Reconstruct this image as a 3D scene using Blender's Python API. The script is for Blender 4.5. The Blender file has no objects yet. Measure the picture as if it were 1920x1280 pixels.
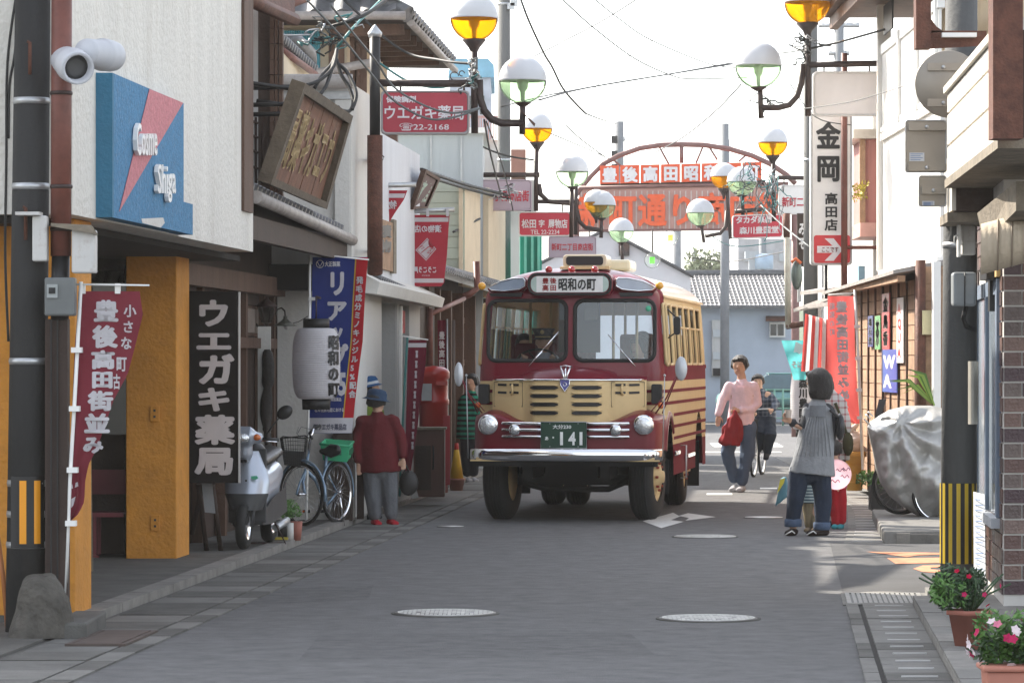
import bpy, bmesh, math, random
from mathutils import Vector as V, Matrix, Euler
from mathutils.noise import noise as pnoise
random.seed(7)
R = math.radians
scene = bpy.context.scene
COL = scene.collection
# ------------------------------------------------------------------ camera, sky, sun, exposure
F = 6840.0; HC = 1.65; HY = 678.0; K = .0745      # focal length in photo pixels, eye height, horizon row, street direction
cam = bpy.data.cameras.new("Camera"); co = bpy.data.objects.new("Camera", cam); COL.objects.link(co)
co.location = (0, 0, HC); co.rotation_euler = (R(90), 0, 0)
cam.sensor_width = 36; cam.lens = 36*F/1920; cam.shift_y = (HY-640)/1920
cam.clip_start = .5; cam.clip_end = 3000
scene.camera = co
SUN_EL, SUN_AZ = R(37), R(-48)                     # azimuth measured from +Y towards +X
w = bpy.data.worlds.new("World"); scene.world = w; w.use_nodes = True
nt = w.node_tree; bg = nt.nodes["Background"]
sky = nt.nodes.new("ShaderNodeTexSky"); sky.sky_type = 'NISHITA'; sky.sun_disc = False
sky.sun_elevation = SUN_EL; sky.sun_rotation = SUN_AZ; sky.air_density = 1.0; sky.dust_density = 1.6; sky.ozone_density = 1.0
hs = nt.nodes.new('ShaderNodeHueSaturation'); hs.inputs['Saturation'].default_value = .38; nt.links.new(sky.outputs[0], hs.inputs['Color']); nt.links.new(hs.outputs[0], bg.inputs[0]); bg.inputs[1].default_value = .15
sl = bpy.data.lights.new("Sun", 'SUN'); so = bpy.data.objects.new("Sun", sl); COL.objects.link(so)
sl.energy = 3.6; sl.angle = R(.6); sl.color = (1, .92, .8)
sd = V((math.sin(SUN_AZ)*math.cos(SUN_EL), math.cos(SUN_AZ)*math.cos(SUN_EL), math.sin(SUN_EL)))
so.rotation_euler = sd.to_track_quat('Z', 'Y').to_euler()
scene.view_settings.view_transform = 'Standard'; scene.view_settings.look = 'None'
scene.view_settings.exposure = 1.72; scene.view_settings.gamma = 1.0
scene.cycles.max_bounces = 8; scene.cycles.transparent_max_bounces = 16
scene.cycles.use_denoising = True
# ------------------------------------------------------------------ helpers: pixels to places
def P(px, py, Y): return V(((px-960)/F*Y, Y, HC+(HY-py)/F*Y))
def Yg(py): return HC*F/(py-HY)                    # depth of a ground point seen at row py
def G(px, py): Y = Yg(py); return V(((px-960)/F*Y, Y, 0))
def Ya(a, px, k=K): return a/((px-960)/F-k)        # depth at which the street plane X=a+kY crosses column px
def PA(a, px, py, k=K): return P(px, py, Ya(a, px, k))
def S(Y): return Y/F
# ------------------------------------------------------------------ helpers: materials
MATS = {}
def lin(h):
    r = [int(h[i:i+2], 16)/255 for i in (0, 2, 4)]
    return tuple(c/12.92 if c <= .04045 else ((c+.055)/1.055)**2.4 for c in r)
def mat(name, col, rough=.6, metal=0, var=.18, scale=2.5, bump=0, bscale=30, dirt=0, dcol=(.05,.035,.025), trans=0, emit=0, spec=.5, coat=0, ior=1.45, streak=False, sss=0):
    if name in MATS: return MATS[name]
    if isinstance(col, str): col = lin(col)
    m = bpy.data.materials.new(name); m.use_nodes = True; n = m.node_tree; L = n.links
    b = n.nodes["Principled BSDF"]
    b.inputs["Roughness"].default_value = rough; b.inputs["Metallic"].default_value = metal
    b.inputs["Specular IOR Level"].default_value = spec; b.inputs["Coat Weight"].default_value = coat
    b.inputs["Coat Roughness"].default_value = .08
    b.inputs["IOR"].default_value = ior; b.inputs["Transmission Weight"].default_value = trans
    tc = n.nodes.new("ShaderNodeTexCoord")
    mp = n.nodes.new("ShaderNodeMapping"); L.new(tc.outputs["Object"], mp.inputs[0])
    if streak: mp.inputs["Scale"].default_value = (1, 1, .12)
    nz = n.nodes.new("ShaderNodeTexNoise"); nz.inputs["Scale"].default_value = scale; nz.inputs["Detail"].default_value = 8; nz.inputs["Roughness"].default_value = .65
    L.new(mp.outputs[0], nz.inputs["Vector"])
    rp = n.nodes.new("ShaderNodeValToRGB"); L.new(nz.outputs["Fac"], rp.inputs[0])
    rp.color_ramp.elements[0].position = .3; rp.color_ramp.elements[1].position = .72
    rp.color_ramp.elements[0].color = tuple(c*(1-var) for c in col)+(1,)
    rp.color_ramp.elements[1].color = tuple(min(1, c*(1+var)) for c in col)+(1,)
    out = rp.outputs[0]
    if dirt:
        n2 = n.nodes.new("ShaderNodeTexNoise"); n2.inputs["Scale"].default_value = scale*1.7; n2.inputs["Detail"].default_value = 10; n2.inputs["Roughness"].default_value = .75
        L.new(mp.outputs[0], n2.inputs["Vector"])
        r2 = n.nodes.new("ShaderNodeValToRGB"); L.new(n2.outputs["Fac"], r2.inputs[0])
        r2.color_ramp.elements[0].position = .52; r2.color_ramp.elements[1].position = .72
        mm = n.nodes.new("ShaderNodeMath"); mm.operation = 'MULTIPLY'; mm.inputs[1].default_value = dirt; L.new(r2.outputs[0], mm.inputs[0])
        mx = n.nodes.new("ShaderNodeMix"); mx.data_type = 'RGBA'; L.new(mm.outputs[0], mx.inputs[0]); L.new(out, mx.inputs[6]); mx.inputs[7].default_value = tuple(dcol)+(1,)
        out = mx.outputs[2]
    L.new(out, b.inputs["Base Color"])
    if emit: L.new(out, b.inputs["Emission Color"]); b.inputs["Emission Strength"].default_value = emit
    if sss: b.inputs["Subsurface Weight"].default_value = sss; b.inputs["Subsurface Radius"].default_value = (.02, .01, .006)
    if bump:
        n3 = n.nodes.new("ShaderNodeTexNoise"); n3.inputs["Scale"].default_value = bscale; n3.inputs["Detail"].default_value = 5
        L.new(tc.outputs["Object"], n3.inputs["Vector"])
        bp = n.nodes.new("ShaderNodeBump"); bp.inputs["Strength"].default_value = bump; bp.inputs["Distance"].default_value = .02
        L.new(n3.outputs["Fac"], bp.inputs["Height"]); L.new(bp.outputs[0], b.inputs["Normal"])
    MATS[name] = m; return m
def cloth_mat(name, col, tl=.45, var=.12):
    """thin cloth that lets light through"""
    if name in MATS: return MATS[name]
    if isinstance(col, str): col = lin(col)
    m = mat(name, col, rough=.85, var=var, scale=4, bump=.15, bscale=60, spec=.1)
    n = m.node_tree; b = n.nodes["Principled BSDF"]; o = n.nodes["Material Output"]
    t = n.nodes.new("ShaderNodeBsdfTranslucent"); t.inputs[0].default_value = tuple(min(1, c*1.3) for c in col)+(1,)
    x = n.nodes.new("ShaderNodeMixShader"); x.inputs[0].default_value = tl
    n.links.new(b.outputs[0], x.inputs[1]); n.links.new(t.outputs[0], x.inputs[2]); n.links.new(x.outputs[0], o.inputs[0])
    return m
def glass_mat(name, col=(.8,.85,.85), alpha=.25, rough=.03):
    if name in MATS: return MATS[name]
    m = bpy.data.materials.new(name); m.use_nodes = True; n = m.node_tree; L = n.links; n.nodes.clear()
    o = n.nodes.new("ShaderNodeOutputMaterial")
    tr = n.nodes.new("ShaderNodeBsdfTransparent"); tr.inputs[0].default_value = tuple(col)+(1,)
    gl = n.nodes.new("ShaderNodeBsdfGlossy"); gl.inputs["Roughness"].default_value = rough; gl.inputs[0].default_value = (.9,.93,.95,1)
    fr = n.nodes.new("ShaderNodeFresnel"); fr.inputs[0].default_value = 1.5
    ma = n.nodes.new("ShaderNodeMath"); ma.operation = 'ADD'; ma.inputs[1].default_value = alpha; L.new(fr.outputs[0], ma.inputs[0])
    x = n.nodes.new("ShaderNodeMixShader"); L.new(ma.outputs[0], x.inputs[0]); L.new(tr.outputs[0], x.inputs[1]); L.new(gl.outputs[0], x.inputs[2]); L.new(x.outputs[0], o.inputs[0])
    MATS[name] = m; return m
# ------------------------------------------------------------------ helpers: meshes
class MB:
    def __init__(s): s.v = []; s.f = []; s.sm = []; s.mi = []; s.cm = 0
    def add(s, vs, fs, smooth=False):
        o = len(s.v); s.v += [V(p) for p in vs]
        for f in fs: s.f.append(tuple(i+o for i in f)); s.sm.append(smooth); s.mi.append(s.cm)
        return s
    def hexa(s, c):   # 8 corners: bottom 4 then top 4
        return s.add(c, [(0,3,2,1),(4,5,6,7),(0,1,5,4),(1,2,6,5),(2,3,7,6),(3,0,4,7)])
    def box(s, c, d, m=None):
        c = V(c); h = V(d)/2
        q = [V((x*h.x, y*h.y, z*h.z)) for z in (-1,1) for x, y in ((-1,-1),(1,-1),(1,1),(-1,1))]
        if m is not None: q = [m @ p for p in q]
        return s.hexa([c+p for p in q])
    def bb(s, x0, x1, y0, y1, z0, z1): return s.box(((x0+x1)/2, (y0+y1)/2, (z0+z1)/2), (x1-x0, y1-y0, z1-z0))
    def slab(s, a0, a1, Y0, Y1, z0, z1, k=K):     # a box between two planes parallel to the street
        q = []
        for z in (z0, z1): q += [(a0+k*Y0, Y0, z), (a1+k*Y0, Y0, z), (a1+k*Y1, Y1, z), (a0+k*Y1, Y1, z)]
        return s.hexa(q)
    def face(s, y, x0, x1, z0, z1, t=.1): return s.bb(x0, x1, y, y+t, z0, z1)
    def prism(s, pts, d):
        d = V(d); n = len(pts); a = [V(p) for p in pts]; b = [p+d for p in a]
        return s.add(a+b, [tuple(range(n))[::-1], tuple(range(n, 2*n))]+[(i, (i+1) % n, (i+1) % n+n, i+n) for i in range(n)])
    def tube(s, path, r, n=8, smooth=True, caps=True, closed=False):
        path = [V(p) for p in path]; m = len(path); vs = []; fs = []
        rr = r if isinstance(r, (list, tuple)) else [r]*m
        up = None
        for i, p in enumerate(path):
            if closed: t = path[(i+1) % m]-path[i-1]
            else: t = path[min(i+1, m-1)]-path[max(i-1, 0)]
            t.normalize()
            if up is None:
                up = V((0,0,1)) if abs(t.z) < .9 else V((1,0,0))
            u = (up - t*up.dot(t)); u = u.normalized() if u.length > 1e-6 else t.orthogonal().normalized()
            up = u; w_ = t.cross(u)
            for j in range(n):
                a = 2*math.pi*(j+.5)/n; vs.append(p+(u*math.cos(a)+w_*math.sin(a))*rr[i])
        for i in range(m if closed else m-1):
            for j in range(n):
                a = i*n+j; b = i*n+(j+1) % n; c = ((i+1) % m)*n
                fs.append((a, b, c+(j+1) % n, c+j))
        s.add(vs, fs, smooth)
        if caps and not closed:
            o = len(s.v)-len(vs)
            for ring in (list(range(n))[::-1], list(range((m-1)*n, m*n))):
                s.f.append(tuple(i+o for i in ring)); s.sm.append(False); s.mi.append(s.cm)
        return s
    def rod(s, a, b, r, n=8, r2=None): return s.tube([a, b], [r, r if r2 is None else r2], n)
    def lathe(s, prof, c=(0,0,0), n=16, m=None, smooth=True, cap=True):
        vs = []; fs = []; c = V(c); k = len(prof)
        for (r, z) in prof:
            for j in range(n):
                a = 2*math.pi*j/n; q = V((r*math.cos(a), r*math.sin(a), z))
                if m is not None: q = m @ q
                vs.append(c+q)
        for i in range(k-1):
            for j in range(n): fs.append((i*n+j, i*n+(j+1) % n, (i+1)*n+(j+1) % n, (i+1)*n+j))
        if prof[0] == prof[-1]: cap = False
        if cap and prof[0][0] > 1e-5: fs.append(tuple(range(n))[::-1])
        if cap and prof[-1][0] > 1e-5: fs.append(tuple(range((k-1)*n, k*n)))
        return s.add(vs, fs, smooth)
    def ell(s, c, r, n=14, m=None, k=8):
        vs = []; prof = []
        if not isinstance(r, (tuple, list)): r = (r, r, r)
        D = Matrix.Diagonal(V(r)); mm = D if m is None else m @ D
        return s.lathe([(math.sin(math.pi*i/k)*1.0 if 0 < i < k else 0, -math.cos(math.pi*i/k)) for i in range(k+1)], c, n, mm)
    def grid(s, fn, nu, nv, smooth=True, keep=None):
        vs = [fn(i/nu, j/nv) for j in range(nv+1) for i in range(nu+1)]
        fs = [(j*(nu+1)+i, j*(nu+1)+i+1, (j+1)*(nu+1)+i+1, (j+1)*(nu+1)+i) for j in range(nv) for i in range(nu) if keep is None or keep((i+.5)/nu, (j+.5)/nv)]
        return s.add(vs, fs, smooth)
    def mesh(s, name, inv=None):
        me = bpy.data.meshes.new(name)
        me.from_pydata([tuple(inv @ p) if inv is not None else tuple(p) for p in s.v], [], s.f)
        me.polygons.foreach_set("use_smooth", s.sm)
        me.polygons.foreach_set("material_index", s.mi)
        me.update(); return me
WMI = {}     # object name -> inverse world matrix of its thing, so world-coordinate meshes become local
def tagp(o, label, cat, group=None, kind=None):
    if label: o["label"] = label
    if cat: o["category"] = cat
    if group: o["group"] = group
    if kind: o["kind"] = kind
    return o
def top(name, label, cat, loc=(0,0,0), rz=0, group=None):
    o = bpy.data.objects.new(name, None); COL.objects.link(o); o.empty_display_size = .2
    o.location = loc; o.rotation_euler = (0, 0, rz)
    WMI[o.name] = (Matrix.Translation(V(loc)) @ Matrix.Rotation(rz, 4, 'Z')).inverted()
    return tagp(o, label, cat, group)
def part(name, mb, m, parent, label=None, local=False, kind=None, me=None, bevel=0):
    if me is None: me = mb.mesh(name, None if local else WMI[parent.name])
    if isinstance(m, (list, tuple)):
        for q in m:
            if q.name not in me.materials: me.materials.append(q)
    elif not me.materials: me.materials.append(m)
    o = bpy.data.objects.new(name, me); COL.objects.link(o); o.parent = parent
    WMI[o.name] = WMI[parent.name]
    if label: o["label"] = label
    if kind: o["kind"] = kind
    if bevel: bev(o, bevel)
    return o
def bev(o, w_, seg=2):
    b = o.modifiers.new("b", 'BEVEL'); b.width = w_; b.segments = seg; b.limit_method = 'ANGLE'; b.angle_limit = R(40)
    return o
def single(name, label, cat, mb, m, group=None, kind=None, bevel=0):
    xs = [p.x for p in mb.v]; ys = [p.y for p in mb.v]; zs = [p.z for p in mb.v]
    c = V(((min(xs)+max(xs))/2, (min(ys)+max(ys))/2, min(zs)))
    me = mb.mesh(name, Matrix.Translation(-c))
    for q in (m if isinstance(m, (list, tuple)) else [m]): me.materials.append(q)
    o = bpy.data.objects.new(name, me); COL.objects.link(o); o.location = c
    WMI[o.name] = Matrix.Translation(-c)
    if bevel: bev(o, bevel)
    return tagp(o, label, cat, group, kind)
def struct(name, mb, m, bevel=0):
    o = single(name, None, None, mb, m, None, 'structure', bevel); return o
def dup(root, loc=None, rz=None, label=None, group=None):
    def cp(o, par):
        c = o.copy(); COL.objects.link(c); c.parent = par
        if o.name in WMI: WMI[c.name] = WMI[o.name]
        for ch in [q for q in bpy.data.objects if q.parent == o and q not in made]:
            made.append(cp(ch, c))
        return c
    made = []; r = cp(root, None)
    if loc is not None: r.location = loc
    if rz is not None: r.rotation_euler = (0, 0, rz)
    if label: r["label"] = label
    if group: r["group"] = group
    return r
# ------------------------------------------------------------------ helpers: lettering
GL = {}
def glyph(s, bold=.02, depth=0):
    key = (s, bold, depth)
    if key in GL: return GL[key]
    if bold > .014 and any(ord(c) > 255 for c in s):      # heavy brush: shifted copies, each a hair above the last
        vs, fs = glyph(s, .006, depth); d_ = (bold-.006)*1.0; V_, F_ = [], []
        for k, (dx, dy) in enumerate(((0,0),(d_,0),(-d_,0),(0,d_),(0,-d_),(d_*.7,d_*.7),(-d_*.7,d_*.7),(d_*.7,-d_*.7),(-d_*.7,-d_*.7))):
            o = len(V_); V_ += [V((v.x+dx, v.y+dy, v.z+.0005*k)) for v in vs]; F_ += [tuple(i+o for i in f) for f in fs]
        GL[key] = (V_, F_); return GL[key]
    c = bpy.data.curves.new('g', 'FONT'); c.body = s; c.resolution_u = 2; c.offset = bold; c.extrude = depth
    o = bpy.data.objects.new('g', c); COL.objects.link(o)
    dg = bpy.context.evaluated_depsgraph_get(); dg.update()
    me = bpy.data.meshes.new_from_object(o.evaluated_get(dg))
    r = ([v.co.copy() for v in me.vertices], [tuple(p.vertices) for p in me.polygons])
    bpy.data.objects.remove(o); bpy.data.curves.remove(c); bpy.data.meshes.remove(me)
    GL[key] = r; return r
def word(mb, s, fn, x0, y0, x1, y1, bold=.02, depth=0):
    """fit a whole line of writing to the rectangle x0..x1, y0..y1 of the surface fn(x, y, lift)"""
    vs, fs = glyph(s, bold, depth)
    ax = min(v.x for v in vs); bx = max(v.x for v in vs); ay = min(v.y for v in vs); by = max(v.y for v in vs)
    mb.add([fn(x0+(v.x-ax)/(bx-ax)*(x1-x0), y0+(v.y-ay)/(by-ay)*(y1-y0), v.z) for v in vs], fs)
def column(mb, s, fn, x0, y0, x1, y1, bold=.03, gap=.08):
    """letters stacked downwards in the column x0..x1, from y0 (top) to y1 (bottom)"""
    n = len(s); h = (y1-y0)/n
    for i, ch in enumerate(s):
        if ch == ' ': continue
        vs, fs = glyph(ch, bold)
        q = gap/2
        def mp(v):
            gx = v.x; gy = (v.y+.13)/1.03
            return fn(x0+gx*(x1-x0), y0+h*(i+1) - h*(q+gy*(1-2*q)), v.z)
        mb.add([mp(v) for v in vs], fs)
def plane_fn(o, u, v, nrm=(0,-1,0), lift=.004):
    o = V(o); u = V(u); v = V(v); nrm = V(nrm)
    return lambda x, y, z=0: o+u*x+v*y+nrm*(lift+z)
def px_fn(Y, lift=.004): return lambda x, y, z=0: P(x, y, Y)+V((0, -lift-z, 0))
def rrect(x0, y0, x1, y1, r, n=5):
    pts = []
    for cx, cy, a0 in ((x1-r, y1-r, 0), (x0+r, y1-r, 90), (x0+r, y0+r, 180), (x1-r, y0+r, 270)):
        for i in range(n+1):
            a = R(a0+90*i/n); pts.append((cx+r*math.cos(a), cy+r*math.sin(a)))
    return pts
def cable(a, b, sag, n=14):
    a = V(a); b = V(b); return [a.lerp(b, i/n)-V((0, 0, sag*4*(i/n)*(1-i/n))) for i in range(n+1)]
# ------------------------------------------------------------------ materials shared by many things
asphalt = mat('asphalt', (.125,.124,.125), rough=.85, var=.28, scale=5, bump=.8, bscale=110, dirt=.55, dcol=(.085,.084,.084))
asphalt_s = mat('asphalt_side', (.07,.07,.072), rough=.9, var=.2, scale=1.5, bump=.5, bscale=160)
concrete = mat('concrete', (.16,.155,.145), rough=.9, var=.25, scale=2, bump=.4, bscale=60, dirt=.5, dcol=(.06,.055,.05))
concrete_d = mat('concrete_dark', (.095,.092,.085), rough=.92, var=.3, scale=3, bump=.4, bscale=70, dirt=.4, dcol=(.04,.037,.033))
kerbm = mat('kerb_concrete', (.2,.19,.175), rough=.9, var=.25, scale=4, bump=.4, bscale=70, dirt=.4, dcol=(.09,.085,.08))
polem = mat('pole_concrete', (.13,.13,.125), rough=.8, var=.25, scale=2, bump=.25, bscale=50, streak=True, dirt=.3)
plaster = mat('white_plaster', (.62,.6,.56), rough=.85, var=.07, scale=1.5, bump=.35, bscale=25, dirt=.12, dcol=(.25,.2,.15), streak=True)
stucco = mat('white_stucco', (.7,.67,.61), rough=.8, var=.08, scale=2.5, bump=.9, bscale=22, dirt=.35, dcol=(.35,.28,.2), streak=True)
greyplaster = mat('grey_plaster', (.45,.45,.44), rough=.85, var=.1, scale=2, bump=.3, bscale=25, dirt=.2, dcol=(.2,.18,.16), streak=True)
cream = mat('cream_plaster', (.6,.5,.36), rough=.85, var=.1, scale=2, bump=.2, dirt=.15, dcol=(.3,.2,.12))
ochre = mat('ochre_paint', (.56,.235,.03), rough=.75, var=.16, scale=3, bump=.7, bscale=26, dirt=.4, dcol=(.25,.1,.02))
wood_d = mat('dark_timber', (.036,.02,.014), rough=.7, var=.35, scale=5, bump=.3, bscale=40, streak=True)
wood_m = mat('brown_timber', (.095,.05,.032), rough=.7, var=.35, scale=6, bump=.3, bscale=40, streak=True)
wood_w = mat('weathered_board', (.33,.2,.12), rough=.75, var=.4, scale=5, bump=.4, bscale=40, dirt=.4, dcol=(.1,.06,.035))
wood_g = mat('grey_board', (.2,.17,.13), rough=.85, var=.35, scale=8, bump=.4, bscale=40, dirt=.4)
black = mat('black_paint', (.012,.012,.013), rough=.5, var=.2)
dark = mat('dark_fill', (.02,.018,.017), rough=.9)
dglass = mat('dark_window_glass', (.02,.025,.03), rough=.06, var=.1, spec=.8)
tilem = mat('grey_roof_tile', (.1,.102,.108), rough=.45, var=.3, scale=9, bump=.2, bscale=50, dirt=.25)
tilel = mat('pale_roof_tile', (.26,.24,.22), rough=.6, var=.3, scale=9, bump=.2, bscale=50, dirt=.35)
gutterm = mat('weathered_gutter', (.3,.27,.25), rough=.5, var=.3, scale=6, dirt=.4)
rust = mat('rusty_steel', (.11,.042,.026), rough=.7, metal=.1, var=.45, scale=9, bump=.4, bscale=60, dirt=.5, dcol=(.04,.015,.01))
redbrown = mat('redbrown_paint', (.15,.05,.036), rough=.55, var=.3, scale=7, dirt=.2)
steel = mat('galvanised_steel', (.45,.46,.47), rough=.4, metal=.7, var=.15, scale=9)
alu = mat('aluminium', (.5,.5,.5), rough=.35, metal=.8, var=.1)
white_p = mat('white_paint', (.78,.77,.74), rough=.45, var=.04, scale=6, dirt=.08, dcol=(.35,.3,.25))
white_l = mat('lightbox_white', (.8,.78,.76), rough=.35, var=.04, scale=6, dirt=.1, dcol=(.5,.42,.38))
chrome = mat('chrome', (.8,.8,.82), rough=.08, metal=1, var=.04)
rubber = mat('black_rubber', (.015,.015,.015), rough=.75, var=.2, scale=20)
# ------------------------------------------------------------------ the setting: ground, road, gutters, kerbs
b = MB(); b.bb(-500, 500, -20, 1500, -.3, 0); struct('ground', b, mat('ground_dirt', (.12,.115,.105), rough=.95, var=.2, scale=.5, bump=.3))
AL, AR = -3.65, .42
XR = [(33, 3.1), (36, 3.42), (40, 3.78), (45, 4.08), (50, 4.3), (56, 4.5), (62.5, 4.62)]
def xr(Y):
    for (a, p), (c, q) in zip(XR, XR[1:]):
        if a <= Y <= c: return p+(q-p)*(Y-a)/(c-a)
    return XR[-1][1]
b = MB(); Z = .004
ys = [8, 15, 20, 27, 33, 36, 40, 45, 50, 56, 62.5]
for y0, y1 in zip(ys, ys[1:]):
    r0 = AR+K*y0 if y0 < 33 else xr(y0)-.1; r1 = AR+K*y1 if y1 < 33 else xr(y1)-.1
    b.add([(AL+K*y0, y0, Z), (r0, y0, Z), (r1, y1, Z), (AL+K*y1, y1, Z)], [(0,1,2,3)])
b.add([(-60, 62.5, Z), (80, 62.5, Z), (80, 96, Z), (-60, 96, Z)], [(0,1,2,3)])
struct('road', b, asphalt)
b = MB(); b.add([(AR+K*25.9+.0, 25.9, .0075), (40, 25.9, .0075), (40, 33.2, .0075), (AR+K*33.2, 33.2, .0075)], [(0,1,2,3)]); struct('side_street', b, asphalt_s)
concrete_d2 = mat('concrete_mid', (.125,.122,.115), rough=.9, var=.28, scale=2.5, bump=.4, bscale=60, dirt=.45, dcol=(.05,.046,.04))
# left gutter: a bed with concrete lids
b = MB(); b.slab(-4.36, AL, 12, 62, -.02, .005); gl = struct('gutter', b, concrete_d)
Y = 14.0; i = 0; slabs = []
while Y < 61:
    L = .6 if Y < 40 else 1.2
    q = MB(); q.slab(-4.30+random.uniform(-.006,.006), -3.83, Y+.008, Y+L-.01, -.01, .012+random.uniform(0, .006))
    part('gutter_slab', q, [concrete, concrete_d, concrete_d2][random.choice((0,2,1,1,2))], gl)
    q = MB(); q.slab(-3.81, -3.66, Y+.006, Y+L-.006, -.01, .011+random.uniform(0,.004)); part('edge_slab', q, [concrete, concrete_d][i % 2], gl)
    Y += L; i += 1
b = MB(); b.slab(-4.5, -4.352, 22.9, 62, -.02, .06); kb = struct('kerb', b, concrete_d)
Y = 23.0
while Y < 61:
    q = MB(); q.slab(-4.5, -4.35, Y+.01, Y+.99, .0, .068+random.uniform(0,.005)); part('kerb_stone', q, kerbm, kb); Y += 1.0
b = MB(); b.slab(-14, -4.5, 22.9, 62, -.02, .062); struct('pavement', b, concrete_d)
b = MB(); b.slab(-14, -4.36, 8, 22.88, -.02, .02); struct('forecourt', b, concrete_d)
# right gutter with slotted lids
b = MB(); b.slab(.42, .87, 12, 24.6, -.05, .004); gr = struct('gutter', b, dark)
Y = 12.2
lids = []
while Y < 24.3:
    q = MB(); q.slab(.53, .865, Y+.006, Y+.494, -.02, .016+random.uniform(0,.005)); s = part('gutter_slab', q, [concrete, concrete, concrete_d][random.randrange(3)], gr)
    q = MB(); q.slab(.61, .80, Y+.2, Y+.235, .017, .0235); part('lifting_slot', q, mat('worn_concrete', (.42,.41,.4), rough=.7), s, local=False)
    q = MB(); q.slab(.42, .5, Y+.006, Y+.494, -.02, .014+random.uniform(0,.005)); part('edge_slab', q, [concrete, concrete_d][random.randrange(2)], gr)
    Y += .5
b = MB(); b.slab(.87, 1.0, 12, 24.6, -.02, .06); kr = struct('kerb', b, kerbm)
Y = 12.1
while Y < 24.4:
    q = MB(); q.slab(.872, 1.0, Y+.006, min(24.6, Y+.594), .02, .075+random.uniform(0,.006)); part('kerb_stone', q, [kerbm, concrete][random.randrange(2)], kr); Y += .6
b = MB(); b.slab(1.0, 9, 8, 25.85, -.02, .055); struct('pavement', b, concrete)
b = MB(); b.slab(.40, 1.0, 24.62, 25.88, -.02, .013); struct('gutter_apron', b, concrete)
# far right gutter and kerb follow the bend of the road
b = MB(); c = MB(); d = MB()
for (y0, x0), (y1, x1) in zip(XR, XR[1:]):
    for m_, o0, o1, h in ((b, -.1, .38, .009), (c, .38, .5, .1), (d, .5, 12, .09)):
        m_.hexa([(x0+o0, y0, -.02), (x0+o1, y0, -.02), (x1+o1, y1, -.02), (x1+o0, y1, -.02), (x0+o0, y0, h), (x0+o1, y0, h), (x1+o1, y1, h), (x1+o0, y1, h)])
gf = struct('gutter', b, concrete); struct('kerb', c, kerbm); struct('pavement', d, concrete)
Y = 33.4
while Y < 48:
    q = MB(); x = xr(Y); q.bb(x-.02, x+.3, Y, Y+.07, .006, .012); part('drain_slot', q, mat('worn_concrete', (.42,.41,.4)), gf); Y += .62
# seam and cracks in the asphalt
b = MB()
for pts in (((-2.7,23.5),(-2.2,27),(-1.9,31)), ((1.9,33.4),(1.3,32.9),(1.0,33.3),(.3,33.0)), ((2.2,24.5),(1.4,24.7),(.9,24.3),(.2,24.5)), ((-2.2,20.5),(-1.4,20.9),(-.3,20.6))):
    pp = []
    for (x0, y0), (x1, y1) in zip(pts, pts[1:]):
        for k in range(8): t = k/8; pp.append((x0+(x1-x0)*t+random.uniform(-.02,.02), y0+(y1-y0)*t, .0058))
    for p, q in zip(pp, pp[1:]): b.add([(p[0]-.006, p[1], p[2]), (p[0]+.006, p[1], p[2]), (q[0]+.006, q[1], q[2]), (q[0]-.006, q[1], q[2])], [(0,1,2,3)])
struct('road_cracks', b, mat('crack_tar', (.05,.05,.05), rough=.9))
b = MB()
for pts in (((600,1190),(1180,1186),(1230,1230),(560,1238)), ((480,1105),(700,1098),(690,1125),(430,1135))): flat0 = [(G(x, y).x, G(x, y).y, .0048) for x, y in pts]; b.add(flat0, [(0,1,2,3)])
struct('road_patch', b, mat('asphalt_patch', (.112,.111,.112), rough=.88, var=.28, scale=6, bump=.8, bscale=120, dirt=.5, dcol=(.07,.069,.068)))
# painted markings
paint_w = mat('road_paint_white', (.62,.62,.6), rough=.7, var=.15, scale=9, dirt=.35, dcol=(.12,.12,.12))
paint_o = mat('road_paint_orange', (.5,.2,.1), rough=.8, var=.25, scale=9, dirt=.5, dcol=(.1,.08,.07))
def flat(mb, pts, z=.009): mb.add([(G(x, y).x, G(x, y).y, z) for x, y in pts], [tuple(range(len(pts)))])
b = MB(); flat(b, [(1205,978),(1262,962),(1275,969),(1258,976),(1282,979),(1295,964),(1342,970),(1285,979),(1240,990)][:5]+[(1240,991)]); flat(b, [(1272,968),(1290,963),(1342,970),(1285,977),(1292,972)])
struct('road_arrow', b, paint_w)
b = MB(); flat(b, [(1624,1036),(1765,1038),(1765,1041),(1720,1043),(1700,1046),(1665,1041)], .0115); flat(b, [(1663,1048),(1765,1047),(1765,1057),(1680,1059)], .0115)
flat(b, [(1765,1061),(1730,1062),(1712,1068),(1730,1074),(1765,1076),(1765,1071),(1745,1069),(1745,1066),(1765,1065)], .0115)
struct('orange_road_lettering', b, paint_o)
b = MB()
for x0, x1, y0, y1 in ((1325,1373,925.5,928.5), (1425,1457,915,917.5)): flat(b, [(x0,y0),(x1,y0),(x1,y1),(x0,y1)])
for k in range(9):
    x0 = 2.2+k*.0; y = 66.5+k*.0
for k in range(8): b.add([(x, y, .009) for x, y in ((1.2+k*.9, 70.5), (1.65+k*.9, 70.5), (1.75+k*.9, 73.8), (1.3+k*.9, 73.8))], [(0,1,2,3)])
b.add([(x, y, .009) for x, y in ((1.0, 66.2), (4.9, 66.2), (4.9, 66.7), (1.0, 66.7))], [(0,1,2,3)])
struct('road_markings', b, paint_w)
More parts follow.
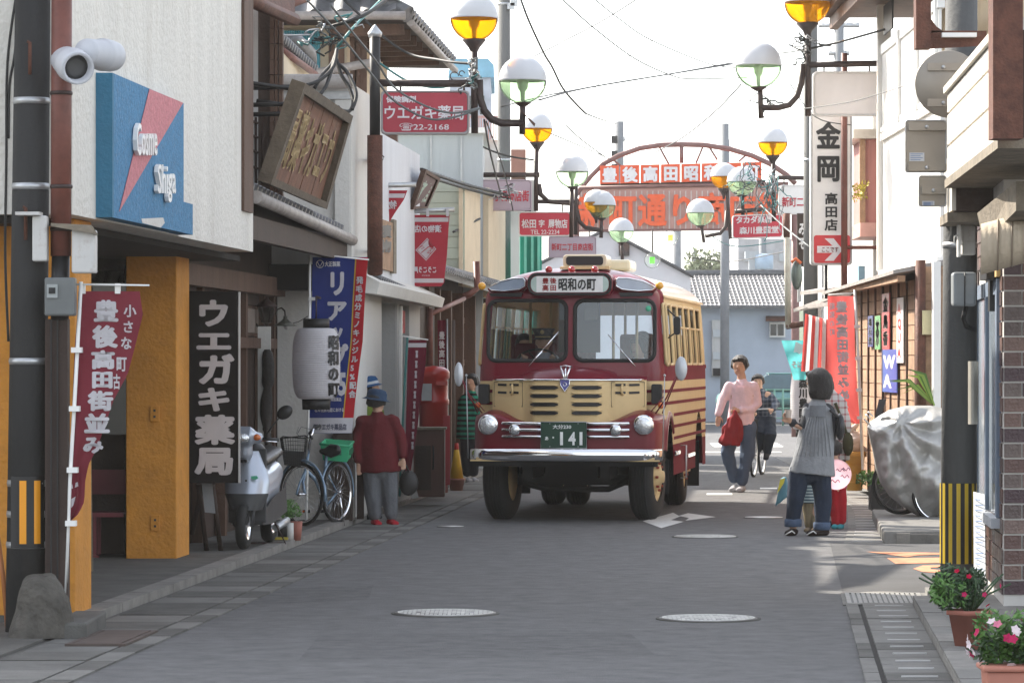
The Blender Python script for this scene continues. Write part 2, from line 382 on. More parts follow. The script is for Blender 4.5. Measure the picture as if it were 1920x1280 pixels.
# manhole covers and iron grates
irn = mat('cast_iron', (.16,.155,.15), rough=.45, metal=.6, var=.3, scale=12)
irl = mat('worn_iron', (.45,.44,.42), rough=.4, metal=.5, var=.25, scale=14)
def manhole(px, py, w_, label, pattern=True, m=irn):
    c = G(px, py); r = w_/2*S(c.y)
    t = top('manhole_cover', label, 'manhole cover', (c.x, c.y, 0), 0)
    q = MB(); q.lathe([(r*1.06, 0), (r*1.06, .010), (r*1.0, .010)], (0,0,0), 36); part('ring', q, concrete_d, t, local=True)
    q = MB(); q.lathe([(r*.99, 0), (r*.99, .012), (0, .0125)], (0,0,0), 36); pl = part('plate', q, m, t, local=True)
    if pattern:
        q = MB(); n = 11
        for i in range(-n, n+1):
            for j in range(-n, n+1):
                x, y = i*r/n*.95, j*r/n*.95
                if math.hypot(x, y) < r*.9 and (i+j) % 2 == 0 and not (abs(math.hypot(x, y)-r*.55) < r*.05): q.bb(x-r*.035, x+r*.035, y-r*.035, y+r*.035, .0125, .0165)
        q.tube([(r*.93*math.cos(a/30*6.283), r*.93*math.sin(a/30*6.283), .0125) for a in range(30)], .006, 4, closed=True)
        part('raised_pattern', q, irl, pl, local=True, kind='stuff')
    return t
manhole(835, 1151, 192, 'large patterned iron manhole cover in the road left of the middle')
manhole(1328, 1161, 186, 'patterned iron manhole cover in the road right of the middle')
manhole(1322, 1007, 118, 'pale round cover in the road between the bus and the woman in grey', True, irl)
manhole(1432, 971, 72, 'small pale cover in the road beside the feet of the woman in grey', False, irl)
manhole(845, 988, 50, 'small cover in the left part of the road beside the bus wheel', False, irl)
manhole(1660, 1114, 96, 'round concrete cover beside the slotted drain grate at the corner', False, concrete)
def grate(a0, a1, Y0, Y1, n, label, m, h=0):
    c = V(((a0+a1)/2+K*(Y0+Y1)/2, (Y0+Y1)/2, 0)); t = top('drain_grate', label, 'drain grate', c)
    q = MB(); q.slab(a0, a1, Y0, Y0+.05, 0, .02+h); q.slab(a0, a1, Y1-.05, Y1, 0, .02+h); q.slab(a0, a0+.03, Y0+.052, Y1-.052, 0, .02+h); q.slab(a1-.03, a1, Y0+.052, Y1-.052, 0, .02+h)
    part('frame', q, m, t)
    q = MB(); q.slab(a0+.03, a1-.03, Y0+.05, Y1-.05, 0, .0135+h); part('pit', q, black, t)
    for i in range(n):
        x = a0+.04+(a1-a0-.08)*(i+.5)/n; q = MB(); q.slab(x-.012, x+.012, Y0+.053, Y1-.053, .0136+h, .021+h); part('bar', q, m, t)
grate(-4.14, -3.79, 21.0, 22.1, 11, 'dark rusty iron drain grate in the gutter beside the boulder', mat('grate_iron', (.07,.05,.042), rough=.7, var=.3, scale=9), .0075)
grate(.43, .96, 24.64, 25.8, 13, 'pale steel drain grate at the corner of the side street', mat('grate_grey', (.22,.215,.2), rough=.6, var=.2, scale=9))
# ------------------------------------------------------------------ left: white shop with ochre pillars
t = top('shop_building', 'white stucco shop with ochre pillars and overhanging upper floor at the left', 'building', (-3.6, 26, 0))
b = MB(); b.slab(-10, -4.35, 22.3, 29.9, 2.55, 7.2); part('upper_wall', b, stucco, t)
for Y0, Y1, a1, a0 in ((22.9, 23.45, -4.45, -5.5), (29.5, 30.13, -4.91, -5.32)):
    b = MB(); b.slab(a0, a1, Y0, Y1, .05, 2.548); part('pillar', b, ochre, t, bevel=.01)
b = MB(); b.slab(-7.6, -7.5, 22.4, 31, .05, 2.549); b.slab(-7.498, -5.33, 30.9, 31, .05, 2.549); b.slab(-7.49, -4.6, 22.4, 30.85, 2.5, 2.545); part('recess_wall', b, dark, t)
b = MB(); b.slab(-7.49, -5.34, 30.3, 30.36, .9, 2.4); part('shop_window', b, dglass, t)
b = MB(); b.slab(-5.46, -5.36, 30.2, 30.29, .06, 2.45); b.slab(-7.49, -5.47, 30.2, 30.27, 2.3, 2.4); part('door_frame', b, alu, t)
b = MB(); b.slab(-4.349, -4.325, 29.25, 29.75, 2.86, 4.7); part('timber_batten', b, wood_m, t)
fo = plane_fn((0,0,0),(1,0,0),(0,0,1))
for px, py in ((290, 775), (291, 980)):      # outlet plates on the pillar
    q = MB(); c = P(px, py, 29.49); q.box(c, (.075, .02, .13)); sp = part('outlet_plate', q, ochre, t, bevel=.005)
    for dz in (-.025, .025):
        q = MB(); q.box(c+V((0, -.013, dz)), (.018, .006, .018)); part('socket', q, black, sp)
x0, x1 = P(246,0,30.1).x, P(263,0,30.1).x
for xa, xb in ((x0, x0+.03), (x1-.03, x1)): b = MB(); b.bb(xa, xb, 30.08, 30.14, .06, 2.5); part('door_stile', b, alu, t)
b = MB(); b.bb(x0+.031, x1-.031, 30.1, 30.12, .06, 2.5); part('door_edge_glass', b, mat('grey_pane', (.16,.17,.17), rough=.2), t)
b = MB(); b.bb(P(176,0,30.2).x, x0-.003, 30.12, 30.15, 1.05, 2.3); part('door_pane', b, dglass, t)
# blue shop sign with a pink wedge
bluep = mat('blue_sign_paint', (.055,.2,.36), rough=.8, var=.18, scale=18, bump=.8, bscale=30, dirt=.5, dcol=(.3,.38,.45))
blues = mat('blue_sign_side', (.03,.15,.25), rough=.7, var=.1, bump=.4)
pinkp = mat('pink_sign_paint', (.55,.2,.22), rough=.8, var=.15, scale=18, bump=.8, bscale=30, dirt=.4, dcol=(.5,.35,.36))
t = top('shop_sign', 'blue stucco sign with pink wedge on the white upper wall', 'sign', (-2.5, 24.5, 2.56))
af = -4.244
b = MB(); b.slab(-4.349, af, 23.11, 25.8, 2.562, 3.475); b.slab(-4.349, af, 25.802, 26.2, 2.56, 2.78); part('sign_box', b, bluep, t)
b = MB(); b.slab(-4.349, af, 23.06, 23.108, 2.562, 3.475); part('side_panel', b, blues, t)
nf = V((1, -K, 0)).normalized()
def sp(x, y, z=0): return PA(af, x, y)+nf*(.004+z)
b = MB(); b.prism([sp(222,397), sp(342,193), sp(279,167)], nf*.002); part('wedge', b, pinkp, t)
wl = mat('sign_letter_white', (.75,.74,.72), rough=.5)
b = MB(); word(b, 'Cosme', lambda x, y, z: sp(x, y, z*.014+.02), 246, 292, 285, 231, .01, 1.0); part('lettering', b, wl, t)
b = MB(); word(b, 'Shiga', lambda x, y, z: sp(x, y, z*.014+.02), 286, 380, 320, 308, .01, 1.0); part('lettering', b, wl, t)
b = MB(); b.add([sp(x,y) for x, y in ((264,410),(305,408),(308,418),(300,427),(266,418))], [(0,1,2,3,4)]); part('bare_patch', b, plaster, t)
# ------------------------------------------------------------------ timber shop with lattice windows
t = top('timber_shop', 'dark timber shopfront with lattice windows and a tiled eave', 'building', (-3, 33, 0))
b = MB(); b.slab(-9, -5.2, 30.2, 36.68, .05, 2.5); b.slab(-5.2, -5.15, 30.2, 36.68, 2.2, 3.2); part('wall', b, wood_d, t)
for i, (Y0, Y1) in enumerate(((30.9,31.9),(32.2,33.2),(33.5,34.5),(34.8,35.7))):
    b = MB(); b.slab(-5.198, -5.16, Y0-.04, Y1+.04, 1.9, 2.19); fr = part('lattice_window', b, wood_m, t)
    b = MB(); n = 22
    for j in range(n): y = Y0+(Y1-Y0)*(j+.5)/n; b.slab(-5.158, -5.14, y-.012, y+.012, 1.93, 2.16)
    part('lattice_bars', b, mat('pale_lattice', (.25,.2,.17), rough=.7), fr, kind='stuff')
for Y0 in (30.25, 32.0, 33.3, 34.6, 35.8, 36.5):
    b = MB(); b.slab(-5.19, -5.1, Y0, Y0+.12, .06, 2.3); part('post', b, wood_m, t)
b = MB(); b.slab(-5.19, -5.08, 30.2, 36.6, 1.78, 1.88); part('rail', b, wood_m, t)
b = MB(); b.slab(-5.19, -5.0, 30.2, 36.6, 2.3, 2.48); part('beam', b, wood_m, t)
# eave: soffit, rafters, tiles and gutter
b = MB(); b.add([V((a+K*y, y, z)) for (a, z) in ((-4.40,2.86),(-5.15,3.25),(-5.15,3.19),(-4.40,2.80)) for y in (29.95, 36.6)], [(0,1,3,2),(4,5,7,6),(2,3,5,4),(0,1,7,6),(0,2,4,6),(1,3,5,7)]); part('eave_board', b, wood_d, t)
b = MB(); b.slab(-4.46, -4.38, 29.95, 36.6, 2.66, 2.84); part('fascia', b, wood_d, t)
def zz(y): return 3.03-.02*(y-29.95)
b = MB(); b.tube([(-4.33+K*y, y, zz(y)-.03) for y in (29.93, 32, 34, 36.62)], .055, 10); part('gutter', b, gutterm, t)
proto = MB(); proto.lathe([(.06,-.28),(.065,0),(.06,.02),(0,.02)], (0,0,0), 8, Matrix.Rotation(R(90), 3, 'Y') @ Matrix.Rotation(0, 3, 'X'))
tm = proto.mesh('eave_tile'); tm.materials.append(tilem)
def tiles_at(pts, parent, rz, tilt=0, me=tm, name='roof_tile', sc=1):
    for p in pts:
        o = bpy.data.objects.new(name, me); COL.objects.link(o); o.parent = parent
        o.location = WMI[parent.name] @ V(p); o.rotation_euler = (0, tilt, rz); o.scale = (sc,)*3
tiles_at([(-4.42+K*(30+i*.235), 30+i*.235, zz(30+i*.235)+.055) for i in range(28)], t, -math.atan(K), R(18))
b = MB(); b.add([(-4.42+K*29.95, 29.95, 2.99), (-4.42+K*36.6, 36.6, 2.86), (-5.15+K*36.6, 36.6, 3.2), (-5.15+K*29.95, 29.95, 3.33)], [(0,1,2,3)]); part('roof_bed', b, tilem, t)
# upper storey of the timber shop
b = MB(); b.slab(-9, -5.3, 30.0, 36.6, 3.3, 5.3); part('upper_wall', b, wood_d, t)
for x0, x1, m in ((472, 484, greyplaster), (484, 506, wood_d)):
    b = MB(); p = P(x0, 370, 34); q = P(x1, 20, 34); b.bb(p.x, q.x, 34, 34.25, p.z, q.z+.3); part('bay_wall', b, m, t)
for k, (x0, x1) in enumerate(((506, 513.5), (515, 521), (523, 530))):
    n = 12
    for i in range(n):
        y0 = 25+i*29; y1 = y0+28; p = P(x0, y1, 33.95); q = P(x1, y0, 33.95); b = MB(); b.bb(p.x, q.x, 33.95-.01*(i % 2)-.004, 34.1, p.z, q.z); part('siding_board', b, wood_m, t)
b = MB(); b.tube([P(425,-18,30.5), P(553,38,33.6)], .06, 6); b.add([P(425,-25,30.5), P(553,32,33.6), P(553,-60,34.5), P(425,-90,31.5)], [(0,1,2,3)]); part('upper_eave', b, rust, t)
for y in (163, 195, 213):
    b = MB(); b.rod(P(472, y+2, 31.5), P(545, y, 31.5), .022, 6); part('bracket_bar', b, black, t)
for y in (235, 262, 290, 320):
    b = MB(); b.tube([P(472, y-8, 33.8), P(512, y+8, 34.6)], .014, 5); part('balcony_rail', b, wood_d, t)
for x in (480, 492, 505):
    b = MB(); b.tube([P(x, 220, 34), P(x, 345, 34)], .014, 5); part('baluster', b, wood_d, t)
# leaning carved board
t = top('carved_sign', 'weathered wooden signboard with gold carved characters leaning over the eave', 'sign', (-2, 32, 3.1))
BL, TL, BR, TR = V((-2.06,30.3,3.14)), V((-1.772,30.3,3.98)), P(602,389,34.06), P(651,214,33.7)
un = (BR-BL); vn = (TL-BL); nn = un.cross(vn).normalized(); nn = nn if nn.x > 0 else -nn
def bq(u, v, z=0):
    return (BL*(1-u)+BR*u)*(1-v)+(TL*(1-u)+TR*u)*v+nn*z
def bbox(u0, u1, v0, v1, z0, z1): return [bq(u0,v0,z0), bq(u1,v0,z0), bq(u1,v1,z0), bq(u0,v1,z0), bq(u0,v0,z1), bq(u1,v0,z1), bq(u1,v1,z1), bq(u0,v1,z1)]
brd = mat('sign_board_wood', (.17,.075,.045), rough=.7, var=.35, scale=7, bump=.3, streak=True)
for i in range(9): b = MB(); b.hexa(bbox(.03+i*.94/9+.001, .03+(i+1)*.94/9-.001, .05, .93, -.03, 0+.004*(i % 2))); part('board', b, brd, t)
frm = mat('sign_frame_wood', (.11,.085,.06), rough=.8, var=.3, scale=7, bump=.4, dirt=.4)
for a in ((0,1,0,.07),(0,1,.91,1),(0,.045,.072,.908),(.955,1,.072,.908)):
    b = MB(); b.hexa(bbox(a[0], a[1], a[2], a[3], -.06, .06)); part('frame_bar', b, frm, t)
b = MB()
gold = mat('gold_leaf', (.5,.36,.16), rough=.5, metal=.2, var=.25, scale=20)
for i, ch in enumerate('局薬キガエウ'):
    vs, fs = glyph(ch, .035)
    b.add([bq(.09+.14*i+v.x*.125, .2+(v.y+.1)*.62, .012) for v in vs], fs)
part('lettering', b, gold, t)
for u in (.15, .8):
    b = MB(); b.tube([bq(u, .95, -.03), bq(u, .95, -.03)+V((-.7,0,.1))], .02, 6); part('bracket', b, black, t)
# ------------------------------------------------------------------ white plastered shop
t = top('plaster_shop', 'low white plastered shop behind the blue banner and paper lantern', 'building', (-2.2, 38, 0))
b = MB(); b.slab(-9, -4.35, 36.72, 39.46, .05, 4.45); part('wall', b, plaster, t)
b = MB(); q0 = P(530,153,36.6); b.rod(V((-5, 36.6, q0.z)), V((-1.6, 36.6, q0.z)), .075, 12); part('ridge_pipe', b, gutterm, t)
b = MB(); b.bb(-4.9, -1.62, 36.68, 36.715, q0.z-.17, q0.z-.09); part('coping', b, steel, t)
b = MB(); b.bb(-1.78, -1.63, 36.66, 36.716, 2.85, q0.z-.18); part('corner_trim', b, plaster, t)
b = MB(); b.bb(-2.42, -1.66, 36.0, 36.7, 2.36, 2.5); b.bb(-2.42,-1.75, 36.3, 36.7, 2.5, 2.62); part('eave_shade_block', b, dark, t)  # near-black block standing in for the shade under the neighbouring eave
b = MB(); b.bb(-1.79, -1.60, 36.5, 36.7, .06, .98); part('gate_post', b, wood_d, t)
b = MB(); b.bb(-1.57, -1.50, 36.9, 37.02, .06, 1.0); part('post', b, wood_d, t)
b = MB(); b.bb(-2.42, -2.36, 36.62, 36.71, .06, 2.35); part('corner_post', b, wood_d, t)
# ------------------------------------------------------------------ white two-storey house with hip roof
t = top('tiled_house', 'white two-storey house with grey hip roof and exposed brown timbers', 'building', (-1.7, 42, 0))
b = MB(); b.slab(-9, -4.35, 39.5, 43.6, 2.5, 4.12); part('wall', b, mat('shade_blue_plaster', (.6,.62,.66), rough=.85, var=.08, scale=2, bump=.3, bscale=25, dirt=.12, streak=True), t)  # white plaster with the bluish shade put into its colour
b = MB(); b.slab(-9, -5.0, 41.7, 46, 4.12, 5.5); part('upper_wall', b, cream, t)
for x in (622, 640, 662, 671, 682, 699):
    p = P(x, 250, 41.66); b = MB(); b.bb(p.x-.035, p.x+.035, 41.66, 41.7, 4.12, 5.45); part('timber_post', b, wood_m, t)
b = MB(); p = P(690, 300, 41.5); b.bb(-1.75, -1.3, 41.2, 41.69, 4.0, 4.45); part('timber_gable', b, wood_m, t)
b = MB(); b.bb(-3.2, -2.2, 41.60, 41.66, 4.2, 5.4)
tealc = mat('teal_sheet', (.03,.2,.25), rough=.5, var=.15, scale=5)
n = 20; b = MB()
for i in range(n): x = -2.75+.56*i/n; b.bb(x, x+.018, 41.55, 41.64, 4.75, 5.42)
b.bb(-2.75, -2.19, 41.6, 41.66, 4.75, 5.42); part('corrugated_sheet', b, tealc, t)
# hip roof
ze = 5.55; co_ = V((-4.25+K*41, 41, ze)); cf = V((-4.25+K*46.6, 46.6, ze-.1)); rd0 = V((-4.0, 43.2, 7.1)); rd1 = V((-4.0, 46.6, 7.1)); cl = V((-9, 41, ze)); cfl = V((-9, 46.6, ze))
b = MB(); b.add([co_, cf, rd1, rd0, cl, cfl, V((-8,43.2,7.1)), V((-8,46.6,7.1))], [(0,1,2,3), (0,3,6,4), (3,2,7,6)]); part('roof_bed', b, tilem, t)
b = MB(); b.add([co_-V((0,0,.06)), cf-V((0,0,.06)), V((-9,46.6,ze-.06)), V((-9,41,ze-.06))], [(0,1,2,3)]); part('soffit', b, wood_d, t)
wave = MB()
def wv(u, v): x = u*.30; return V((x-.15, v*.34-.05, .035*math.cos(2*math.pi*u)+.02+.02*(1-v)))
wave.grid(wv, 8, 1, True)
wave.add([wv(i/8, 0) for i in range(9)]+[wv(i/8, 0)-V((0,0,.05)) for i in range(9)], [(i, i+1, i+10, i+9) for i in range(8)])
wm = wave.mesh('pantile'); wm.materials.append(tilem)
def roof_tiles(parent, o, eu, ev, nu, nv, m=wm, su=.3, sv=.3, lift=.03):
    """rows of wave tiles: o eave corner, eu direction along the eave, ev direction up the slope"""
    eu = V(eu).normalized(); ev = V(ev); ev = (ev-eu*ev.dot(eu)).normalized(); n = eu.cross(ev)
    if n.z < 0: n = -n; eu = -eu; flip = -1
    else: flip = 1
    M = Matrix((eu, ev, n)).transposed().to_4x4()
    for j in range(nv):
        for i in range(nu):
            oo = V(o)+eu*flip*(i+.5)*su+ev*j*sv+n*lift
            ob = bpy.data.objects.new('roof_tile', m); COL.objects.link(ob); ob.parent = parent
            ob.matrix_local = WMI[parent.name] @ (Matrix.Translation(oo) @ M)
roof_tiles(t, cl+V((5.9,0,0)), (1,0,0), (0,2.2,1.55), 6, 2)
roof_tiles(t, co_, cf-co_, (rd0-co_)-(V((0,.9,0))), 18, 4)
b = MB(); b.rod(cl-V((0,.08,.02)), co_-V((0,.08,.02)), .05, 8); part('eave_gutter', b, gutterm, t)
b = MB(); b.tube([co_+V((.03,0,0)), co_.lerp(rd0, .5)+V((0,0,.06)), rd0+V((0,0,.1))], .1, 8); part('hip_ridge', b, tilem, t)
b = MB(); b.tube([co_+V((.05,.1,-.08)), cf+V((.05,0,-.08))], .045, 8); part('eave_gutter', b, gutterm, t)
b = MB(); b.tube([co_+V((-.3,.3,-.5)), V((-3.3,41.6,4.75))], .05, 8); part('lower_gutter', b, gutterm, t)
for i in range(7):
    y = 41.3+i*.7; b = MB(); b.hexa([(-4.3+K*y, y, ze-.2), (-4.3+K*y, y+.08, ze-.2), (-5.1+K*y, y+.08, ze-.22), (-5.1+K*y, y, ze-.22), (-4.3+K*y, y, ze-.08), (-4.3+K*y, y+.08, ze-.08), (-5.1+K*y, y+.08, ze-.08), (-5.1+K*y, y, ze-.08)]); part('rafter', b, wood_m, t)
# small roof in front of the teal sheet
b = MB(); b.add([P(525,90,36.2), P(600,150,39.3), P(560,150,39.3)+V((-1,0,.45)), P(500,60,36.2)+V((-1,0,.3))], [(0,1,2,3)]); part('small_roof_bed', b, tilem, t)
b = MB(); b.add([P(528,92,36.2), P(592,140,39.1), P(575,145,39.15), P(528,145,36.3)], [(0,1,2,3)]); part('small_gable', b, cream, t)
b = MB(); b.tube([P(520,88,36.1), P(592,140,39.0)], .035, 6); part('small_gutter', b, redbrown, t)
tiles_at([P(530+62*i/15, 72+58*i/15, 36.3+2.8*i/15) for i in range(16)], t, -math.atan(K), R(15), sc=.75)
b = MB(); b.tube([P(540,72,38), P(560,78,38.3), P(580,100,38.9), P(588,118,39.1)], [.05,.07,.08,.04], 8); part('ridge_end', b, tilem, t)
b = MB(); b.rod(P(505, 22, 35), P(600,-15,36), .05, 6); part('rain_pipe', b, redbrown, t)
# ground floor
b = MB(); b.slab(-9, -4.75, 39.5, 47, .05, 2.49); b.bb(-2.2, -1.303, 40.9, 41.05, .05, 2.3); b.slab(-4.748, -4.35, 41.06, 41.3, .05, 2.3); b.slab(-4.748, -4.35, 42.35, 43.6, .05, 2.3); b.slab(-4.748, -4.35, 39.5, 43.6, 2.301, 2.49); b.slab(-4.7, -4.35, 41.31, 42.34, .05, .7); part('ground_floor', b, greyplaster, t)
b = MB(); b.bb(-1.76, -1.52, 40.86, 40.898, .06, 2.1); part('steel_door', b, mat('grey_door', (.3,.31,.32), rough=.5), t)
b = MB(); b.slab(-4.5, -4.42, 41.31, 42.34, .71, 2.25); part('window', b, wood_d, t)
b = MB(); b.slab(-4.349, -4.32, 41.25, 41.33, .3, 2.28); part('white_jamb', b, white_p, t)
b = MB()
for i in range(10): b.slab(-4.40, -4.385, 41.4+i*.09, 41.445+i*.09, 1.98, 2.24)
part('striped_curtain', b, mat('red_stripe', (.5,.06,.06)), t)
b = MB(); b.hexa([(-4.35+K*37.2,37.2,2.36),(-4.15+K*37.2,37.2,2.34),(-4.1+K*43.8,43.8,2.30),(-4.35+K*43.8,43.8,2.32),(-4.35+K*37.2,37.2,2.58),(-4.12+K*37.2,37.2,2.46),(-4.07+K*43.8,43.8,2.41),(-4.35+K*43.8,43.8,2.54)]); part('awning_slab', b, plaster, t)
tiles_at([(-4.2+K*(38+i*.2), 38+i*.2, 2.515-.008*i*.2*3) for i in range(28)], t, -math.atan(K), R(25), sc=.5)
# hanging wooden nameplate on the white wall
t = top('wooden_nameplate', 'tall pale wooden board with black characters on the white house wall', 'sign', PA(-4.33, 722, 510))
def np_(x, y, z=0): return PA(-4.31, x, y)+nf*(z+.004)
b = MB(); b.slab(-4.345, -4.312, Ya(-4.31,708), Ya(-4.31,741), PA(-4.31,720,505).z, PA(-4.31,720,412).z); part('board', b, wood_w, t)
b = MB(); b.slab(-4.345, -4.30, Ya(-4.31,737), Ya(-4.31,742), PA(-4.31,720,508).z, PA(-4.31,720,405).z); part('frame', b, wood_g, t)
b = MB(); column(b, '漬物', np_, 712, 420, 733, 475, .05); part('lettering', b, black, t)
# second hanging board
t = top('small_hanging_sign', 'small framed signboard with worn green characters hanging beyond the white house', 'sign', P(790, 400, 44))
c4 = [P(770,393,42.5), P(797,392,45), P(822,335,45), P(795,318,42.5)]
def hq(u, v, z=0): return (c4[0]*(1-u)+c4[1]*u)*(1-v)+(c4[3]*(1-u)+c4[2]*u)*v+V((.7,-.7,0))*z
def hb(u0,u1,v0,v1,z0,z1): return [hq(u0,v0,z0),hq(u1,v0,z0),hq(u1,v1,z0),hq(u0,v1,z0),hq(u0,v0,z1),hq(u1,v0,z1),hq(u1,v1,z1),hq(u0,v1,z1)]
b = MB(); b.hexa(hb(.08,.92,.06,.94,-.03,0)); part('board', b, mat('dull_plum', (.12,.07,.07), rough=.7, var=.3), t)
for a in ((0,1,0,.08),(0,1,.92,1),(0,.1,.081,.919),(.9,1,.081,.919)): b = MB(); b.hexa(hb(*a,-.05,.04)); part('frame_bar', b, wood_m, t)
b = MB()
for i, ch in enumerate('商店'):
    vs, fs = glyph(ch, .03); b.add([hq(.2+.32*i+v.x*.3, .2+(v.y+.1)*.6, .006) for v in vs], fs)
part('lettering', b, mat('worn_green', (.3,.42,.36)), t)
# ------------------------------------------------------------------ timber row beyond, siding building, grey building
t = top('timber_row_house', 'low dark brown timber house with tiled eave behind the postbox', 'building', (-1, 50, 0))
b = MB(); b.slab(-9, -4.75, 47.02, 58, .05, 3.1); b.slab(-5.0,-4.5, 43.62, 47, .05, 2.6); part('wall', b, wood_d, t)
for Y0 in (44.5, 45.8, 47.2, 48.8, 50.6, 52.6, 55): b = MB(); b.slab(-4.749, -4.45, Y0, Y0+.15, .06, 2.6); part('post', b, wood_m, t)
for z in (.9, 1.6, 2.2): b = MB(); b.slab(-4.749, -4.6, 47.4, 57.9, z, z+.08); part('rail', b, wood_m, t)
b = MB(); b.hexa([(-5+K*43.4,43.4,2.95),(-4.1+K*43.4,43.4,2.66),(-4.1+K*56,56,2.6),(-5+K*56,56,2.9),(-5+K*43.4,43.4,3.1),(-4.1+K*43.4,43.4,2.74),(-4.1+K*56,56,2.68),(-5+K*56,56,3.0)]); part('eave', b, tilem, t)
roof_tiles(t, V((-4.1+K*43.4,43.4,2.7)), (K,1,0), (-.9,0,.3), 40, 2)
b = MB(); b.tube([P(893,490,47), P(895,540,47), P(880,552,46.9), P(868,556,46.9)], .045, 8); b.tube([P(806,578,44), P(806,700,44)], .04, 8); b.tube([P(805,590,44), P(870,560,46.5)], .03, 8); part('downpipe', b, redbrown, t)
t = top('siding_building', 'pale green sided building above the timber house roofs', 'building', (-2, 52, 0))
gs = mat('pale_green_siding', (.42,.46,.38), rough=.6, var=.08, scale=3, dirt=.2, streak=True)
b = MB(); b.bb(-8, -.66, 50.6, 53.5, 2.9, 4.15); part('wall', b, gs, t)
for i in range(8):
    z = 2.92+i*.155; b = MB(); b.bb(-2.6, -.655, 50.57-.008*(i % 2), 50.598, z, z+.148); part('siding_board', b, gs, t)
b = MB(); b.slab(-4.5,-4.45, 50.5, 53.5, 2.7, 4.15); part('street_siding', b, cream, t)
t = top('grey_metal_building', 'tall grey metal clad building behind the pale green siding', 'building', (-2, 56, 0))
gm = mat('grey_cladding', (.4,.43,.45), rough=.5, var=.06, scale=3, dirt=.15, streak=True)
b = MB(); p = P(905,250,54); b.bb(-9, p.x, 54, 57.5, 0.05, p.z); part('wall', b, gm, t)
for x in (-3, -2.4, -1.8, -1.2, -.75): b = MB(); b.bb(x-.012, x+.012, 53.97, 54, 3, p.z); part('seam', b, steel, t)
b = MB(); b.bb(-9.1, p.x+.06, 53.9, 57.6, p.z, p.z+.08); part('roof_edge', b, white_p, t)
b = MB(); b.slab(-4.46,-4.38, 54.1, 57.4, 2.6, p.z-.8); part('pale_panel', b, cream, t)
t = top('pale_apartment', 'pale far building with balcony rails behind the concrete pole on the left', 'building', (-.5, 62, 0))
b = MB(); p = P(870,215,62); q = P(1005,340,62); b.bb(p.x, P(935,0,62).x, 62, 67, 0, P(0,262,62).z); b.bb(P(936,0,62).x, q.x, 62, 67, 0, q.z+.02); part('wall', b, mat('pale_wall', (.55,.53,.5), rough=.8, var=.1, streak=True, dirt=.15), t)
for k in range(14): b = MB(); x = P(880+k*4.5,0,61.9).x; b.bb(x-.01, x+.01, 61.9, 61.95, P(0,262,62).z, P(0,222,62).z); part('baluster', b, mat('pink_rail', (.5,.3,.27)), t)
b = MB(); b.bb(P(876,0,61.9).x, P(944,0,61.9).x, 61.88, 61.96, P(0,222,62).z, P(0,218,62).z); part('handrail', b, mat('pink_rail', (.5,.3,.27)), t)
for x in (912, 922, 948, 990):
    b = MB(); b.bb(P(x,0,61.9).x-.05, P(x,0,61.9).x+.05, 61.9, 61.99, P(0,420,62).z, P(0,350,62).z); part('window', b, dglass, t)
b = MB(); b.bb(P(958,0,60.5).x, P(986,0,60.5).x, 60.5, 61.9, P(0,330,60.5).z, P(0,280,60.5).z); part('rooftop_hut', b, mat('terracotta', (.35,.17,.13)), t)
t = top('teal_shop', 'narrow teal painted shop behind the bus roof', 'building', (.3, 58, 0))
b = MB(); b.bb(P(975,0,58).x, P(1016,0,58).x, 58, 60.4, 0, P(0,438,58).z); part('wall', b, mat('teal_wall', (.02,.3,.22), rough=.6), t)
for x in (985, 998, 1010): b = MB(); b.bb(P(x,0,57.9).x-.02, P(x,0,57.9).x+.02, 57.92, 57.999, 2.2, P(0,440,58).z); part('rib', b, mat('pale_teal', (.15,.5,.4)), t)
t = top('blue_roofed_tower', 'far grey tower block with pale blue top behind the first amber lamp', 'building', (-1, 96, 0))
b = MB(); b.bb(P(843,0,95).x, P(920,0,95).x, 95, 101, 0, P(0,145,95).z); part('wall', b, mat('tower_grey', (.42,.45,.5), rough=.8), t)
b = MB(); b.prism([P(840,145,94.9), P(926,145,94.9), P(926,122,94.9), P(915,110,94.9), P(845,110,94.9)], (0,6,0)); part('roof', b, mat('tower_blue', (.2,.42,.55), rough=.6), t)
for k in range(3): b = MB(); b.bb(P(860+k*20,0,94.9).x, P(868+k*20,0,94.9).x, 94.94, 94.999, P(0,215,95).z, P(0,180,95).z); part('window', b, dglass, t)
# ------------------------------------------------------------------ far end of the street
t = top('white_gabled_hall', 'white gabled building with grey roof edge behind the bus roof', 'building', (2.5, 88, 0))
hw = mat('hall_white', (.62,.63,.65), rough=.8, var=.06, scale=1, dirt=.1)
b = MB(); b.prism([V((P(1000,0,88).x,88,0)), V((P(1295,0,88).x,88,0)), P(1295,513,88), P(1135,432,88), P(1000,500,88)], (0,9,0)); part('wall', b, hw, t)
b = MB(); b.tube([P(1300,518,87.9), P(1135,430,87.9), P(990,505,87.9)], .05, 5); part('roof_edge', b, tilem, t)
b = MB(); b.bb(P(1160,0,88).x, P(1180,0,88).x, 87.9, 87.99, P(0,480,88).z, P(0,455,88).z); part('window', b, dglass, t)
t = top('pale_blue_house', 'pale blue house with grey tiled roof closing the street', 'building', (6, 100, 0))
bw = mat('pale_blue_wall', (.40,.455,.53), rough=.85, var=.1, scale=.8, dirt=.12, dcol=(.2,.25,.33))
zb = P(0,575,100).z
b = MB(); b.bb(P(1180,0,100).x, P(1490,0,100).x, 100, 108, 0, zb); part('wall', b, bw, t)
b = MB(); b.add([P(1170,575,99.4), P(1498,575,99.4), V((P(1498,0,99.4).x, 104, P(0,516,104).z)), V((P(1170,0,99.4).x, 104, P(0,516,104).z))], [(0,1,2,3)]); b.bb(P(1170,0,99.4).x, P(1498,0,99.4).x, 99.4, 99.5, zb-.06, zb+.02); part('roof_bed', b, tilem, t)
sm = MB()
